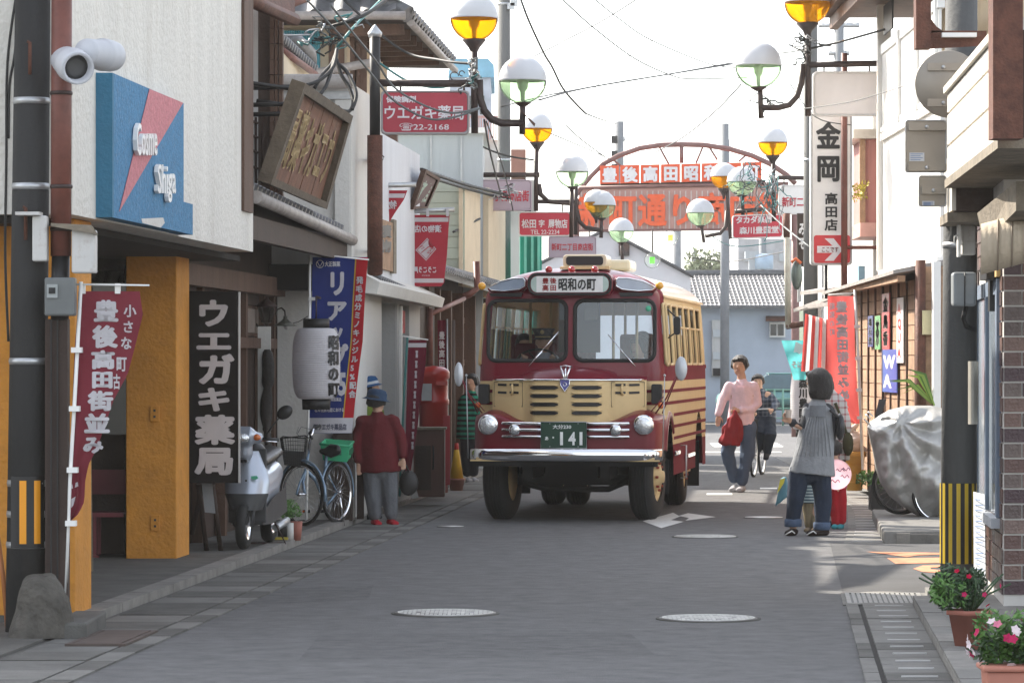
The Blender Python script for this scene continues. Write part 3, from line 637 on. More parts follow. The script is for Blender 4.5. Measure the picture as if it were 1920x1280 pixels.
ht = V((0, 4.6, P(0,516,104).z-zb)); L_ = ht.length; hn = ht.normalized()
nr = 11; x0 = P(1172,0,99.4).x; x1 = P(1496,0,99.4).x; nc = 40
rows_ = MB()
for i in range(nc):
    x = x0+(x1-x0)*i/nc
    for j in range(nr):
        a = V((x, 99.4, zb))+hn*(L_*j/nr); c_ = V((x, 99.4, zb))+hn*(L_*(j+1)/nr); up = V((0,-hn.z,hn.y))
        w2 = .028
        rows_.add([a+V((-w2,0,0))+up*.01, a+V((w2,0,0))+up*.01, a+up*.06, c_+V((-w2,0,0))+up*.01, c_+V((w2,0,0))+up*.01, c_+up*.035], [(0,3,5,2),(1,4,5,2),(0,1,2)])
for j in range(nr):
    a = V((x0, 99.4, zb))+hn*(L_*j/nr); up = V((0,-hn.z,hn.y)); rows_.add([a+up*.03, V((x1,a.y,a.z))+up*.03, V((x1,a.y,a.z))+hn*.38+up*.005, a+hn*.38+up*.005], [(0,1,2,3)])
part('roof_tiles', rows_, mat('far_tile', (.2,.2,.21), rough=.6, var=.3, scale=4), t, kind='stuff')
b = MB(); b.tube([V((x0,104,P(0,513,104).z)), V((x1,104,P(0,513,104).z))], .12, 6); part('ridge', b, tilem, t)
b = MB(); b.bb(P(1443,0,99.8).x, P(1472,0,99.8).x, 99.7, 99.95, P(0,632,100).z, P(0,604,100).z); wf = part('window', b, white_p, t)
for x0_, x1_ in ((1445,1456),(1459,1470)): b = MB(); b.bb(P(x0_,0,99.6).x, P(x1_,0,99.6).x, 99.66, 99.695, P(0,629,100).z, P(0,608,100).z); part('pane', b, dglass, wf)
b = MB(); b.hexa([P(1436,602,99.4), P(1480,602,99.4), P(1480,602,99.99), P(1436,602,99.99), P(1436,598,99.5), P(1480,598,99.5), P(1480,592,99.99), P(1436,592,99.99)]); part('window_hood', b, rust, t)
b = MB(); b.bb(P(1335,0,99.8).x, P(1356,0,99.8).x, 99.7, 99.95, P(0,705,100).z, P(0,600,100).z); part('shutter_window', b, greyplaster, t)
for y in (618, 660, 690): b = MB(); b.bb(P(1337,0,99.6).x, P(1354,0,99.6).x, 99.64, 99.69, P(0,y+14,100).z, P(0,y,100).z); part('pane', b, dglass if y > 670 else gm, t)
t = top('far_concrete_building', 'far pale concrete building above the tiled roof on the right', 'building', (8, 150, 0))
b = MB(); b.bb(P(1384,0,150).x, P(1490,0,150).x, 150, 160, 0, P(0,448,150).z); part('wall', b, mat('far_concrete', (.42,.42,.43), rough=.9), t)
for k in range(4): b = MB(); b.bb(P(1395+k*22,0,149.9).x, P(1405+k*22,0,149.9).x, 149.9, 149.99, P(0,490,150).z, P(0,470,150).z); part('window', b, gm, t)
# hill and tree far away
b = MB()
def hill(u, v):
    x = -60+260*u; y = 420+220*v
    return V((x, y, -3+(9*math.exp(-((x-38)/10)**2)+5)*math.sin(math.pi*min(1, v*.9+.02))+3*pnoise(V((x*.03, y*.03, 0)))))
b.grid(hill, 50, 14); struct('hills', b, mat('hill_green', (.09,.12,.07), rough=1, var=.3, scale=.05))
def leafy(c, r, n, size, seed=1, squash=.8):
    rnd = random.Random(seed); m_ = MB(); blobs = []
    for i in range(9):
        d_ = V((rnd.gauss(0,1), rnd.gauss(0,1), rnd.gauss(0,.7))).normalized()*rnd.uniform(.3,.8); blobs.append((V(c)+V((d_.x*r, d_.y*r, d_.z*r*squash)), r*rnd.uniform(.3,.5)))
    for i in range(n):
        bc, br = blobs[rnd.randrange(9)]; d_ = V((rnd.gauss(0,1), rnd.gauss(0,1), rnd.gauss(0,1))).normalized()*br*rnd.uniform(.6,1.05); p = bc+d_
        u_ = V((rnd.gauss(0,1), rnd.gauss(0,1), rnd.gauss(0,1))).normalized()*size*rnd.uniform(.6,1.2); v_ = u_.orthogonal().normalized()*size*.45
        m_.add([p-u_*.5, p+v_*.5, p+u_*.5, p-v_*.5], [(0,1,2,3)])
    return m_
leaf_far = mat('far_leaves', (.2,.23,.14), rough=.8, var=.4, scale=1)
for x, y, r, lab in ((1355, 498, 1.5, 'rounded far tree on the hill between the poles above the tiled roof'), (1310, 512, .9, 'low far tree beside the white gable above the tiled roof')):
    t = top('far_tree', lab, 'tree', (P(x, y, 160).x, 160, 0))
    part('crown', leafy(P(x, y, 160), r, 900, .35, x), leaf_far, t); b = MB(); b.tube([(P(x,y,160).x,160,0), P(x,y,160)], [.25,.12], 8); part('trunk', b, wood_m, t)
# ------------------------------------------------------------------ right: brick building
XB = 1.438
t = top('brick_building', 'brown brick-tiled corner building with white panelled balcony at the right edge', 'building', (4, 24, 0))
b = MB(); b.slab(XB, XB+5, 14, 28, .05, 5.6); b2 = b; 
mort = mat('mortar', (.5,.48,.45), rough=.9, var=.1)
b = MB(); Yf = 23.86
b.add([(XB+K*Yf, Yf, .05), (XB+K*Yf+3, Yf, .05), (XB+K*28+3, 28, .05), (XB+K*28, 28, .05), (XB+K*Yf, Yf, 3.9), (XB+K*Yf+3, Yf, 3.9), (XB+K*28+3, 28, 3.9), (XB+K*28, 28, 3.9)], [(0,1,5,4),(1,2,6,5),(2,3,7,6),(3,0,4,7),(4,5,6,7)]); part('mortar_wall', b, mort, t)
brs = [mat('brick_'+str(i), c, rough=.35, var=.25, scale=14, bump=.3, bscale=60) for i, c in enumerate(((.13,.075,.06), (.095,.05,.042), (.11,.08,.07), (.05,.025,.03), (.08,.055,.05), (.15,.1,.085)))]
bm_ = []
for i in range(6):
    for L in (.225, .11):
        q = MB(); q.bb(0, L, -.012, .002, 0, .088); me = q.mesh('brick'); me.materials.append(brs[i]); bm_.append((L, me))
xs0 = XB+K*Yf
for r_ in range(23):
    z = .13+r_*.0995; x = xs0+.003; j = r_ % 2
    first = True
    while x < xs0+.62:
        L = .11 if (first and j) else .225; first = False
        me = random.choice([m for l, m in bm_ if l == L]); o = bpy.data.objects.new('brick', me); COL.objects.link(o); o.parent = t
        o.location = WMI[t.name] @ V((x, Yf-.001, z)); x += L+.011
q = MB(); nb = 0
q.cm = 0
for r_ in range(26):
    z = .13+r_*.0995; y = Yf+.01+(.11 if r_ % 2 else 0)
    while y < 27.9:
        L = min(.225, 27.98-y)
        if not (24.15 < y+L/2 < 26.9 and .62 < z < 2.25):
            q.cm = random.randrange(6); q.slab(XB-.012, XB+.001, y, y+L, z, z+.088)
        y += L+.011
part('side_bricks', q, brs, t, kind='stuff')
# side window
fr_ = mat('slate_frame', (.14,.18,.24), rough=.5, var=.15)
b = MB(); b.slab(XB-.03, XB+.02, 24.15, 24.32, .62, 2.2); b.slab(XB-.03, XB+.02, 26.75, 26.9, .62, 2.2); b.slab(XB-.03, XB+.02, 24.33, 26.74, 2.1, 2.2); b.slab(XB-.035, XB+.02, 25.4, 25.5, .62, 2.099); wn = part('window_frame', b, fr_, t)
b = MB(); b.slab(XB-.01, XB+.015, 24.33, 26.74, .62, 2.09); part('pane', b, mat('frosted_pane', (.25,.29,.33), rough=.15, var=.1), wn)
b = MB(); b.slab(XB-.07, XB+.02, 24.1, 26.95, .55, .615); part('window_sill', b, mat('steel_sill', (.4,.42,.45), rough=.5), t)
b = MB(); b.slab(XB-.04, XB-.013, 24.0, 24.3, 2.21, 2.62); part('timber_block', b, mat('yellow_timber', (.5,.33,.13), rough=.7, var=.3, scale=8), t)
b = MB(); b.box((XB+K*24.6-.06, 24.4, 2.24), (.12, .35, .09)); b.box((XB+K*25-.055, 24.6, 2.1), (.06,.1,.22)); part('iron_bracket', b, black, t)
# panelled balcony
KB = .0555; AB = 1.60
pm = mat('balcony_panel', (.62,.58,.51), rough=.5, var=.1, scale=3, dirt=.4, dcol=(.4,.3,.2), streak=True)
b = MB(); b.slab(AB+.03, AB+1.6, 20.35, 25.0, 2.90, 3.5, KB); b.slab(AB+.06, AB+1.6, 25.02, 25.9, 2.68, 3.1, KB); part('balcony_core', b, wood_d, t)
b = MB(); b.slab(AB-.02, AB+1.6, 20.35, 25.05, 2.84, 2.897, KB); b.slab(AB-.0, AB+1.6, 25.06, 25.95, 2.61, 2.675, KB); part('bottom_board', b, wood_g, t)
Y = 20.36
rowsz = ((2.90, 3.12), (3.125, 3.34), (3.345, 3.48))
while Y < 25:
    Y1 = min(Y+1.38, 25.0)
    for z0, z1 in rowsz: b = MB(); b.slab(AB-.005, AB+.028, Y+.02, Y1-.02, z0+.007, z1-.007, KB); part('panel', b, pm, t)
    Y = Y1 if Y1 < 25 else 30
for z0, z1 in ((2.68, 2.88), (2.89, 3.08)): b = MB(); b.slab(AB+.03, AB+.058, 25.05, 25.87, z0+.008, z1-.008, KB); part('panel', b, pm, t)
b = MB(); b.slab(AB-.03, AB+.1, 20.35, 25.02, 3.485, 3.53, KB); part('top_rail', b, pm, t)
b = MB(); x0 = P(1862,0,20.1).x; b.bb(x0, x0+.165, 20.1, 20.3, P(0,268,20.5).z, 5.4); part('rusty_post', b, rust, t)
b = MB(); b.rod(P(1872,272,20.4), P(1930,268,20.4), .013, 8); part('white_pipe', b, white_p, t)
b = MB(); b.hexa([P(1845,455,23.5), P(1905,395,22), P(1905,395,22)+V((.3,0,0)), P(1845,455,23.5)+V((.3,0,0)), P(1832,400,23.5), P(1905,340,22), P(1905,340,22)+V((.3,0,0)), P(1832,400,23.5)+V((.3,0,0))]); part('weathered_boards', b, wood_g, t)
# rolled awning under the balcony
t = top('rolled_awning', 'beige rolled canvas awning bulging under the balcony at the right edge', 'awning', P(1900, 490, 22.5))
def aw(u, v):
    x = 1845+100*u; a = v*math.pi*1.05
    yb = 392+ (1-u)*28
    return P(x-6*(1-u)+ (1-math.cos(a))*0, yb+ 95*(1-math.cos(a))/2+6*math.sin(u*9)*0, 22.6-.0*u - .22*math.sin(a)*(.75+.25*u)+.004*math.sin(u*60))
b = MB(); b.grid(aw, 28, 16); part('canvas', b, mat('beige_canvas', (.5,.42,.32), rough=.85, var=.15, scale=5, bump=.3, dirt=.2), t)
for u in (.3, .55, .8): b = MB(); b.tube([aw(u, v/12)+V((0,-.006,0)) for v in range(13)], .006, 5); part('fold', b, mat('canvas_crease_shade', (.25,.2,.15)), t)  # darker strips paint the shade of the creases onto the canvas
# ------------------------------------------------------------------ right: white house with timber front, beyond the side street
XW = 4.52
def YX(px, X=XW): return X*F/(px-960)
t = top('white_balcony_house', 'white walled house with slatted balcony above a plank shopfront beyond the side street', 'building', (6, 41, 0))
wa = mat('white_panel_wall', (.68,.66,.62), rough=.6, var=.05, scale=2, dirt=.2, dcol=(.4,.36,.3), streak=True)
b = MB(); b.bb(XW, 9, 38.5, 44.5, 2.76, 4.33); part('upper_wall', b, wa, t)
b = MB(); b.bb(XW+.6, 9, 38.5, 44.3, 4.33, 6.6); part('house_wall', b, cream, t)
b = MB(); b.bb(XW+.02, 9, 38.6, 48, .05, 2.70); part('ground_floor_wall', b, wood_d, t)
b = MB(); b.bb(XW-.05, XW+.2, 38.4, 44.55, 2.70, 2.758); part('sill_board', b, white_p, t)
b = MB(); b.bb(XW-.04, XW+.12, 38.5, 44.4, 4.331, 4.42); part('deck_edge', b, wa, t)
n = 66
for i in range(n):
    y = 38.55+i*.09; b = MB(); b.bb(XW-.01, XW+.02, y, y+.055, 4.5, 5.38); part('slat', b, white_p, t)
b = MB(); b.bb(XW-.03, XW+.05, 38.5, 44.45, 5.385, 5.5); part('handrail', b, white_p, t)
b = MB(); b.bb(XW-.03, XW+.05, 38.5, 44.45, 4.44, 4.495); part('bottom_rail', b, white_p, t)
for y in (38.6, 40.4, 42.3): b = MB(); b.bb(XW-.05, XW-.012, y, y+.1, 4.33, 5.5); part('post', b, white_p, t)
b = MB(); b.bb(XW-.06, XW+.1, 44.46, 44.62, 2.76, 6.6); part('corner_column', b, wa, t)
b = MB(); b.bb(XW-.6, 9, 38.2, 46.2, 6.0, 6.1); b.bb(XW-.5, XW-.4, 38.2, 46.2, 5.85, 6.0); part('roof_eave', b, wood_m, t)
b = MB(); b.add([(XW-.7,38,6.1),(XW-.7,46.4,6.1),(XW+2,46.4,7.1),(XW+2,38,7.1)], [(0,1,2,3)]); part('roof', b, tilem, t)
roof_tiles(t, V((XW-.7,38,6.12)), (0,1,0), (2.7,0,1), 27, 2)
b = MB(); p = P(1700,530,39); b.bb(XW-.02, XW+.0, 43.2, 44.2, 5.6, 5.95); part('vent', b, black, t)
# plank front
pl0, pl1 = 37.9, 46.3; XP = 4.30
b = MB(); b.bb(XP+.03, XP+.2, pl0, pl1, .1, 2.55); part('plank_backing', b, wood_d, t)
y = pl0; k = 0
while y < pl1-.1:
    w_ = .86; y1 = min(y+w_, pl1); n = 15
    for i in range(n):
        z0 = .1+i*.162; b = MB(); b.bb(XP+.004*random.random(), XP+.029, y+.05, y1-.01, z0+.004, z0+.157); part('plank', b, wood_w, t)
    b = MB(); b.bb(XP-.02, XP+.029, y, y+.045, .1, 2.52); part('batten', b, wood_m, t)
    y = y1; k += 1
b = MB(); b.hexa([(XP-.35,37.8,2.56),(XP+.25,37.8,2.66),(XP+.25,46.6,2.62),(XP-.35,46.6,2.50),(XP-.35,37.8,2.6),(XP+.25,37.8,2.72),(XP+.25,46.6,2.67),(XP-.35,46.6,2.54)]); part('tin_roof', b, gutterm, t)
b = MB(); b.bb(XP-.3, XP-.22, 37.85, 46.5, 2.48, 2.545); part('eave_beam', b, wood_w, t)
b = MB()
for x0, z0, z1 in ((P(1710,0,38).x, .1, 2.7), ): b.rod((x0+.06, 37.75, z0), (x0+.06, 37.75, z1), .055, 10)
part('brown_downpipe', b, rust, t)
b = MB(); b.bb(P(1724,0,37.8).x, 4.62, 37.82, 37.88, .1, 2.66); part('end_wall', b, wood_w, t)
for i in range(14): b = MB(); z0 = .12+i*.18; b.bb(P(1724,0,37.8).x, 4.6, 37.79-.006*(i % 2), 37.819, z0, z0+.174); part('plank', b, wood_w, t)
b = MB(); b.bb(P(1749,0,37.5).x, P(1763,0,37.5).x, 37.45, 37.6, .55, 2.68); part('white_downpipe', b, white_p, t)
b = MB(); b.bb(P(1729,0,37.7).x, P(1749,0,37.7).x, 37.66, 37.78, P(0,627,37.7).z, P(0,582,37.7).z); part('meter_cabinet', b, mat('cream_box', (.55,.5,.3), rough=.5), t)
# small plates nailed to the planks
def plate(px0, px1, py0, py1, name, lab, m, txt=None, tm_=None):
    y0 = YX(px1, XP-.03); y1 = YX(px0, XP-.03); ym = (y0+y1)/2
    z0 = HC+(HY-py1)/F*ym; z1 = HC+(HY-py0)/F*ym
    t = top(name, lab, 'sign', (XP-.03, ym, z0))
    b = MB(); b.bb(XP-.034, XP-.022, y0, y1, z0, z1); part('panel', b, m, t)
    if txt:
        fn = lambda x, y, z=0: V((XP-.036, y1+(y0-y1)*x, z1+(z0-z1)*y))
        b = MB(); column(b, txt, fn, .15, .05, .85, .95, .05); part('lettering', b, tm_, t)
wt = mat('sign_white', (.75,.74,.72), rough=.5); rdk = mat('enamel_red', (.5,.05,.05), rough=.3); navy = mat('enamel_navy', (.03,.05,.2), rough=.3)
plate(1628, 1637, 592, 650, 'enamel_plate', 'small navy and white enamel plate, farthest left on the plank wall', navy, '塩元売', wt)
plate(1641, 1651, 592, 655, 'enamel_plate', 'small green and white enamel plate on the plank wall', mat('enamel_green', (.1,.35,.12), rough=.3), '茶', wt)
plate(1654, 1668, 550, 655, 'enamel_plate', 'tall red and blue enamel plate high on the plank wall', rdk, '金鳥香', wt)
plate(1682, 1694, 558, 680, 'enamel_plate', 'tall white enamel plate with red letters near the brown downpipe', wt, 'AQUA', rdk)
plate(1654, 1682, 655, 735, 'enamel_plate', 'broad blue and white enamel plate low on the plank wall', mat('enamel_blue', (.04,.1,.4), rough=.3), 'WA', wt)
# pale side wall and projecting bay farther along on the right
t = top('pink_bay_house', 'house with a faded pink shuttered bay behind the vertical sign', 'building', (5.5, 49, 0))
b = MB(); b.bb(4.75, 9, 48, 56, .05, 4.9); part('wall', b, wa, t)
p = P(1606,420,47); q = P(1658,265,47)
b = MB(); b.bb(p.x+.05, q.x+.6, 46.6, 48, p.z, q.z); part('bay', b, mat('faded_pink', (.4,.17,.15), rough=.7, var=.2, scale=4, streak=True), t)
b = MB(); b.bb(p.x, q.x+.6, 46.5, 48, p.z-.18, p.z-.003); part('bay_sill', b, mat('pale_pink', (.6,.33,.28), rough=.6), t)
b = MB(); b.bb(p.x, p.x+.07, 46.55, 46.597, p.z, q.z+.1); part('bay_post', b, wood_w, t)
b = MB(); b.bb(p.x-.1, q.x+.7, 46.4, 48, q.z+.003, q.z+.12); part('bay_roof', b, mat('pale_tin', (.6,.55,.48), rough=.5), t)
b = MB(); b.bb(P(1610,0,47.5).x, P(1622,0,47.5).x, 47.5, 47.8, .3, 2.9); part('blue_door_edge', b, mat('door_blue', (.25,.4,.5), rough=.6), t)
b = leafy(P(1608,355,46.2), .16, 160, .06, 3, 2.2); single('climbing_plant', 'sprig of yellow-green leaves hanging from the pink bay', 'plant', b, mat('yellow_leaf', (.5,.42,.05), rough=.6, var=.3))
# row of far shops on the right kerb
t = top('far_shop', 'open-fronted far shop with small tin canopies behind the red banner', 'building', (5.3, 54, 0))
b = MB(); b.bb(5.05, 9, 49, 61, .05, 2.6); part('wall', b, wood_d, t)
for p0, p1 in ((P(1488,585,52), P(1560,560,48.5)), (P(1515,578,50), P(1562,572,48)), (P(1500,553,51), P(1552,548,49))):
    b = MB(); b.hexa([p0, p1, p1+V((.9,0,.15)), p0+V((.9,0,.15)), p0+V((0,0,.05)), p1+V((0,0,.05)), p1+V((.9,0,.2)), p0+V((.9,0,.2))]); part('tin_canopy', b, gutterm, t)
# side street end: a wall far to the right closing the view between house and brick building is out of frame
# ------------------------------------------------------------------ the old bonnet bus
maroon = mat('bus_maroon', (.16,.008,.02), rough=.3, var=.08, coat=.18, spec=.35, dirt=.08, dcol=(.12,.03,.03))
sidem = mat('bus_side_maroon', (.17,.012,.024), rough=.7, var=.1, spec=.08)
sidec = mat('bus_side_cream', (.62,.47,.25), rough=.65, var=.06, spec=.12, dirt=.08)
creamb = mat('bus_cream', (.64,.47,.24), rough=.5, var=.06, coat=0, dirt=.06, spec=.3)
roofc = mat('bus_roof_cream', (.68,.58,.40), rough=.3, var=.05, coat=.5)
chas = mat('chassis_black', (.012,.012,.012), rough=.8)
busg = glass_mat('bus_glass', (.84,.89,.92), .035)
lamp_g = mat('lamp_lens', (.82,.84,.85), rough=.08, metal=.75, var=.15, scale=40, bump=.4, bscale=60)
bus_rz = -math.atan(.13)
bus = top('bus', 'maroon and cream vintage bus with rounded nose and chrome bumper coming down the street', 'bus', (.545, 37.3, 0), bus_rz)
def plan():
    pts = []
    n = 40
    for i in range(n+1):
        x = -.73+1.46*i/n; pts.append((x, .45+.09*(x/.98)**2))
    yc = pts[-1][1]
    for i in range(1, 9):
        a = R(90*i/8); pts.append((.73+.25*math.sin(a), yc+.25*(1-math.cos(a))))
    n = 190
    for i in range(1, n+1): pts.append((.98, yc+.25+(5.95-yc-.25)*i/n))
    for i in range(1, 9):
        a = R(90*i/8); pts.append((.73+.25*math.cos(a), 5.95+.25*math.sin(a)))
    for i in range(1, 20): pts.append((.73-1.46*i/19, 6.2))
    for i in range(1, 9):
        a = R(90*i/8); pts.append((-.73-.25*math.sin(a), 6.2-.25*(1-math.cos(a))))
    for i in range(1, n+1): pts.append((-.98, 5.95-(5.95-yc-.25)*i/n))
    for i in range(1, 8):
        a = R(90*i/8); pts.append((-.73-.25*math.cos(a), yc+.25-.25*math.sin(a)))
    return pts
PL_ = plan()
def inset(z):
    if z < 1.5: return 0
    if z < 2.3: return .055*((z-1.5)/.8)**1.3
    s_ = min(1, (z-2.3)/.345); return .055+.945*(1-math.sqrt(max(0, 1-s_*s_)))
def wp(x, y, z, off=0):
    i = inset(z)-off; q = (0, min(max(y, 1.42), 5.6)); return V((q[0]+(x-q[0])*(1-i), q[1]+(y-q[1])*(1-i), z))
def fy(x, z, off=0):    # front surface
    return wp(x/(1-inset(z)), .45+.09*(x/.98)**2, z, off)
zs = [.45+i*(1.85/74) for i in range(75)]+[2.3+.345*math.sin(R(a)) for a in range(4, 91, 4)]
SW = [(.66,.90),(1.04,1.5),(1.64,2.3),(2.4,3.08),(3.18,3.86),(3.96,4.64),(4.74,5.42)]
def inr(x, z, x0, x1, z0, z1, r):
    if not (x0 < x < x1 and z0 < z < z1): return False
    dx = max(x0+r-x, 0, x-x1+r); dz = max(z0+r-z, 0, z-z1+r); return math.hypot(dx, dz) < r or (dx == 0 or dz == 0)
def hole(x, y, z):
    if y < .62 and abs(x) < .9 and z > 1.3:
        return inr(abs(x), z, .045, .865, 1.66, 2.285, .09)
    if y < .7 and z < 1.05 and abs(x) < .9: return True
    if y < 1.4 and z < .72: return True
    if abs(x) > .9:
        if 1.6 < z < 2.3:
            return any(inr(y, z, a, c, 1.62, 2.25, .05) for a, c in SW)
        for yc in (.98, 4.95):
            if ((y-yc)/.54)**2+((z-.42)/.66)**2 < 1: return True
    if y > 6.1 and 1.65 < z < 2.2 and abs(x) < .7: return True
    return False
b = MB(); n = len(PL_); o_ = 0
for z in zs: b.v += [wp(x, y, z) for x, y in PL_]
for j in range(len(zs)-1):
    for i in range(n):
        i2 = (i+1) % n; x = (PL_[i][0]+PL_[i2][0])/2; y = (PL_[i][1]+PL_[i2][1])/2; z = (zs[j]+zs[j+1])/2
        if z < 2.3 and hole(x, y, z): continue
        front = y < .66
        if z > 2.34: m_ = 2 if y > 1.0 else 0
        elif front: m_ = 1 if 1.08 < z < 1.45 else 0
        elif z < .77: m_ = 0
        elif z < 1.447: m_ = 1
        elif z < 1.6: m_ = 0 if z > 1.5 or y < .8 else 0
        else: m_ = 1 if y > .93 or (.64 < y and z < 2.3 and y > .64 and (y < .66 or y > .9)) else 0
        if not front and m_ < 2: m_ += 3
        b.f.append((j*n+i, j*n+i2, (j+1)*n+i2, (j+1)*n+i)); b.sm.append(True); b.mi.append(m_)
body = part('body', b, [maroon, creamb, roofc, sidem, sidec], bus, local=True)
def strip(z, y0, y1, side, hw=.017, off=.004):
    q = MB(); pts = [(x, y) for x, y in PL_ if (x*side > .72) and y0 <= y <= y1 and y < 6.19]
    pts.sort(key=lambda p: p[1])
    for (xa, ya), (xb, yb) in zip(pts, pts[1:]):
        q.add([wp(xa, ya, z-hw, off), wp(xb, yb, z-hw, off), wp(xb, yb, z+hw, off), wp(xa, ya, z+hw, off)], [(0,1,2,3)], True)
    return q
for side in (1, -1):
    for z in (1.345, 1.22): part('stripe', strip(z, .5, 6.0, side), sidem, bus, local=True)
    for z, y0 in ((1.09, .72), (.967, 1.4), (.842, 1.45)): part('stripe', strip(z, max(y0, 1.5 if z < 1.1 else y0), 6.0, side), sidem, bus, local=True)
    part('belt_moulding', strip(1.595, .95, 6.0, side, .022, .012), sidem, bus, local=True)
    part('drip_rail', strip(2.33, .8, 6.0, side, .012, .03), creamb, bus, local=True)
# glazing with rubber seals
def front_rr(x0, x1, z0, z1, r, sgn, off=0): return [fy(sgn*x, z, off) for x, z in rrect(x0, z0, x1, z1, r, 6)]
for sgn in (-1, 1):
    q = MB(); pts = front_rr(.045, .865, 1.66, 2.285, .09, sgn, -.006); c = sum(pts, V((0,0,0)))/len(pts)
    def gf(u, v): return fy(sgn*(.045+.82*u), 1.66+.625*v, -.006)
    q.grid(gf, 10, 6); w0 = part('windshield', q, busg, bus, local=True)
    q = MB(); q.tube(front_rr(.045, .865, 1.66, 2.285, .09, sgn, .004), .021, 8, closed=True); part('rubber_seal', q, rubber, w0, local=True)
    # wiper
    bx, tx = (.36, .0) if sgn < 0 else (.36, -.0)
    p0 = fy(-.235 if sgn < 0 else .655, 1.60, .03); p1 = fy(.03 if sgn < 0 else .38, 1.93, .03)
    if sgn < 0: p0 = fy(-.42, 1.60, .03); p1 = fy(-.12, 1.96, .03)
    q = MB(); q.rod(p0, p0.lerp(p1, .45), .008, 6); q.rod(p0.lerp(p1, .18), p1, .0055, 6); part('wiper', q, chrome, bus, local=True)
    for i, (a, c) in enumerate(SW):
        x = sgn*.98
        q = MB(); q.grid(lambda u, v: wp(x, a+(c-a)*u, 1.62+.63*v, -.02), 2, 4); wn = part('side_window', q, busg, bus, local=True)
        pts = [wp(x, yy, zz_, .004) for yy, zz_ in rrect(a, 1.62, c, 2.25, .05, 4)]
        q = MB(); q.tube(pts, .016, 6, closed=True); part('window_frame', q, creamb, wn, local=True)
        if i > 1:
            q = MB(); q.tube([wp(x, a, 2.02), wp(x, c, 2.02)], .013, 6); q.tube([wp(x, (a+c)/2, 1.62), wp(x, (a+c)/2, 2.02)], .01, 6); part('glazing_bar', q, creamb, wn, local=True)
q = MB(); q.grid(lambda u, v: V((-.7+1.4*u, 6.17, 1.65+.55*v)), 1, 1); part('rear_window', q, busg, bus, local=True)
# brow: destination box, vents, lamps
def pod(x0, x1, z0, z1, r, y0, depth, m, name, par, skew=0):
    pts = [(x, z+skew*(x-(x0+x1)/2)) for x, z in rrect(x0, z0, x1, z1, r, 6)]
    q = MB(); q.prism([V((x, y0, z)) for x, z in pts], (0, depth, 0)); return part(name, q, m, par, local=True, bevel=.008)
pod(-.445, .445, 2.325, 2.575, .1, .40, .34, maroon, 'destination_box', bus)
q = MB(); q.tube([V((x, .393, z)) for x, z in rrect(-.425, 2.345, .425, 2.555, .085, 6)], .013, 8, closed=True); part('seal', q, rubber, bus, local=True)
ds = pod(-.405, .405, 2.365, 2.535, .07, .388, .01, mat('glass_green', (.45,.55,.5), rough=.15), 'sign_glass', bus)
sw = mat('sign_roll', (.78,.76,.74), rough=.4)
q = MB(); q.bb(-.345, .345, .384, .3875, 2.368, 2.532); part('sign_blind', q, sw, bus, local=True)
fn = lambda x, y, z=0: V((x, .381-z, y))
q = MB(); column(q, '豊高', lambda x, y, z=0: fn(x, y), -.285, 2.522, -.215, 2.378, .03); column(q, '後田', lambda x, y, z=0: fn(x, y), -.205, 2.522, -.135, 2.378, .03)
part('red_lettering', q, mat('sign_red', (.5,.03,.03)), bus, local=True)
q = MB(); word(q, '昭和の町', fn, -.115, 2.385, .275, 2.515, .03); part('black_lettering', q, black, bus, local=True)
for sgn in (-1, 1):
    pts = [(.45,2.50),(.48,2.53),(.60,2.525),(.75,2.49),(.86,2.44),(.89,2.41),(.86,2.385),(.70,2.37),(.52,2.39),(.455,2.43)]
    q = MB(); q.prism([V((sgn*x, .47+(x-.45)*.30, z-.005)) for x, z in pts], (0, .3, 0)); vp = part('vent_hood', q, maroon, bus, local=True, bevel=.01)
    cx, cz = .66, 2.45
    q = MB(); q.prism([V((sgn*(cx+(x-cx)*.88), .462+(cx+(x-cx)*.88-.45)*.30, cz+(z-cz)*.8)) for x, z in pts], (0, .012, 0)); part('vent_glass', q, mat('vent_pane', (.3,.36,.45), rough=.05, spec=.9), vp, local=True)
    q = MB(); q.tube([V((sgn*(cx+(x-cx)*.9), .46+(cx+(x-cx)*.9-.45)*.30, cz+(z-cz)*.84)) for x, z in pts], .008, 6, closed=True); part('vent_rim', q, chrome, vp, local=True)
    q = MB(); q.prism([V((sgn*x, .44+.1*x, z)) for x, z in ((.5,2.365),(.86,2.362),(.84,2.33),(.52,2.322))], (0, .03, 0)); part('vent_slot', q, black, bus, local=True)
    q = MB(); q.ell((sgn*.925, .46, 2.435), (.042,.045,.042), 12); part('marker_lamp', q, mat('amber_lens', (.75,.35,.02), rough=.12, coat=.8), bus, local=True)
for x in (-.235, 0.005, .245):
    q = MB(); q.ell((x, .55, 2.605), (.038,.045,.04), 12); part('roof_lamp', q, mat('red_lens', (.35,.01,.01), rough=.12, coat=.8), bus, local=True)
    q = MB(); q.lathe([(.04,0),(.04,.03),(.03,.04)], (x, .57, 2.55), 12); part('lamp_base', q, chrome, bus, local=True)
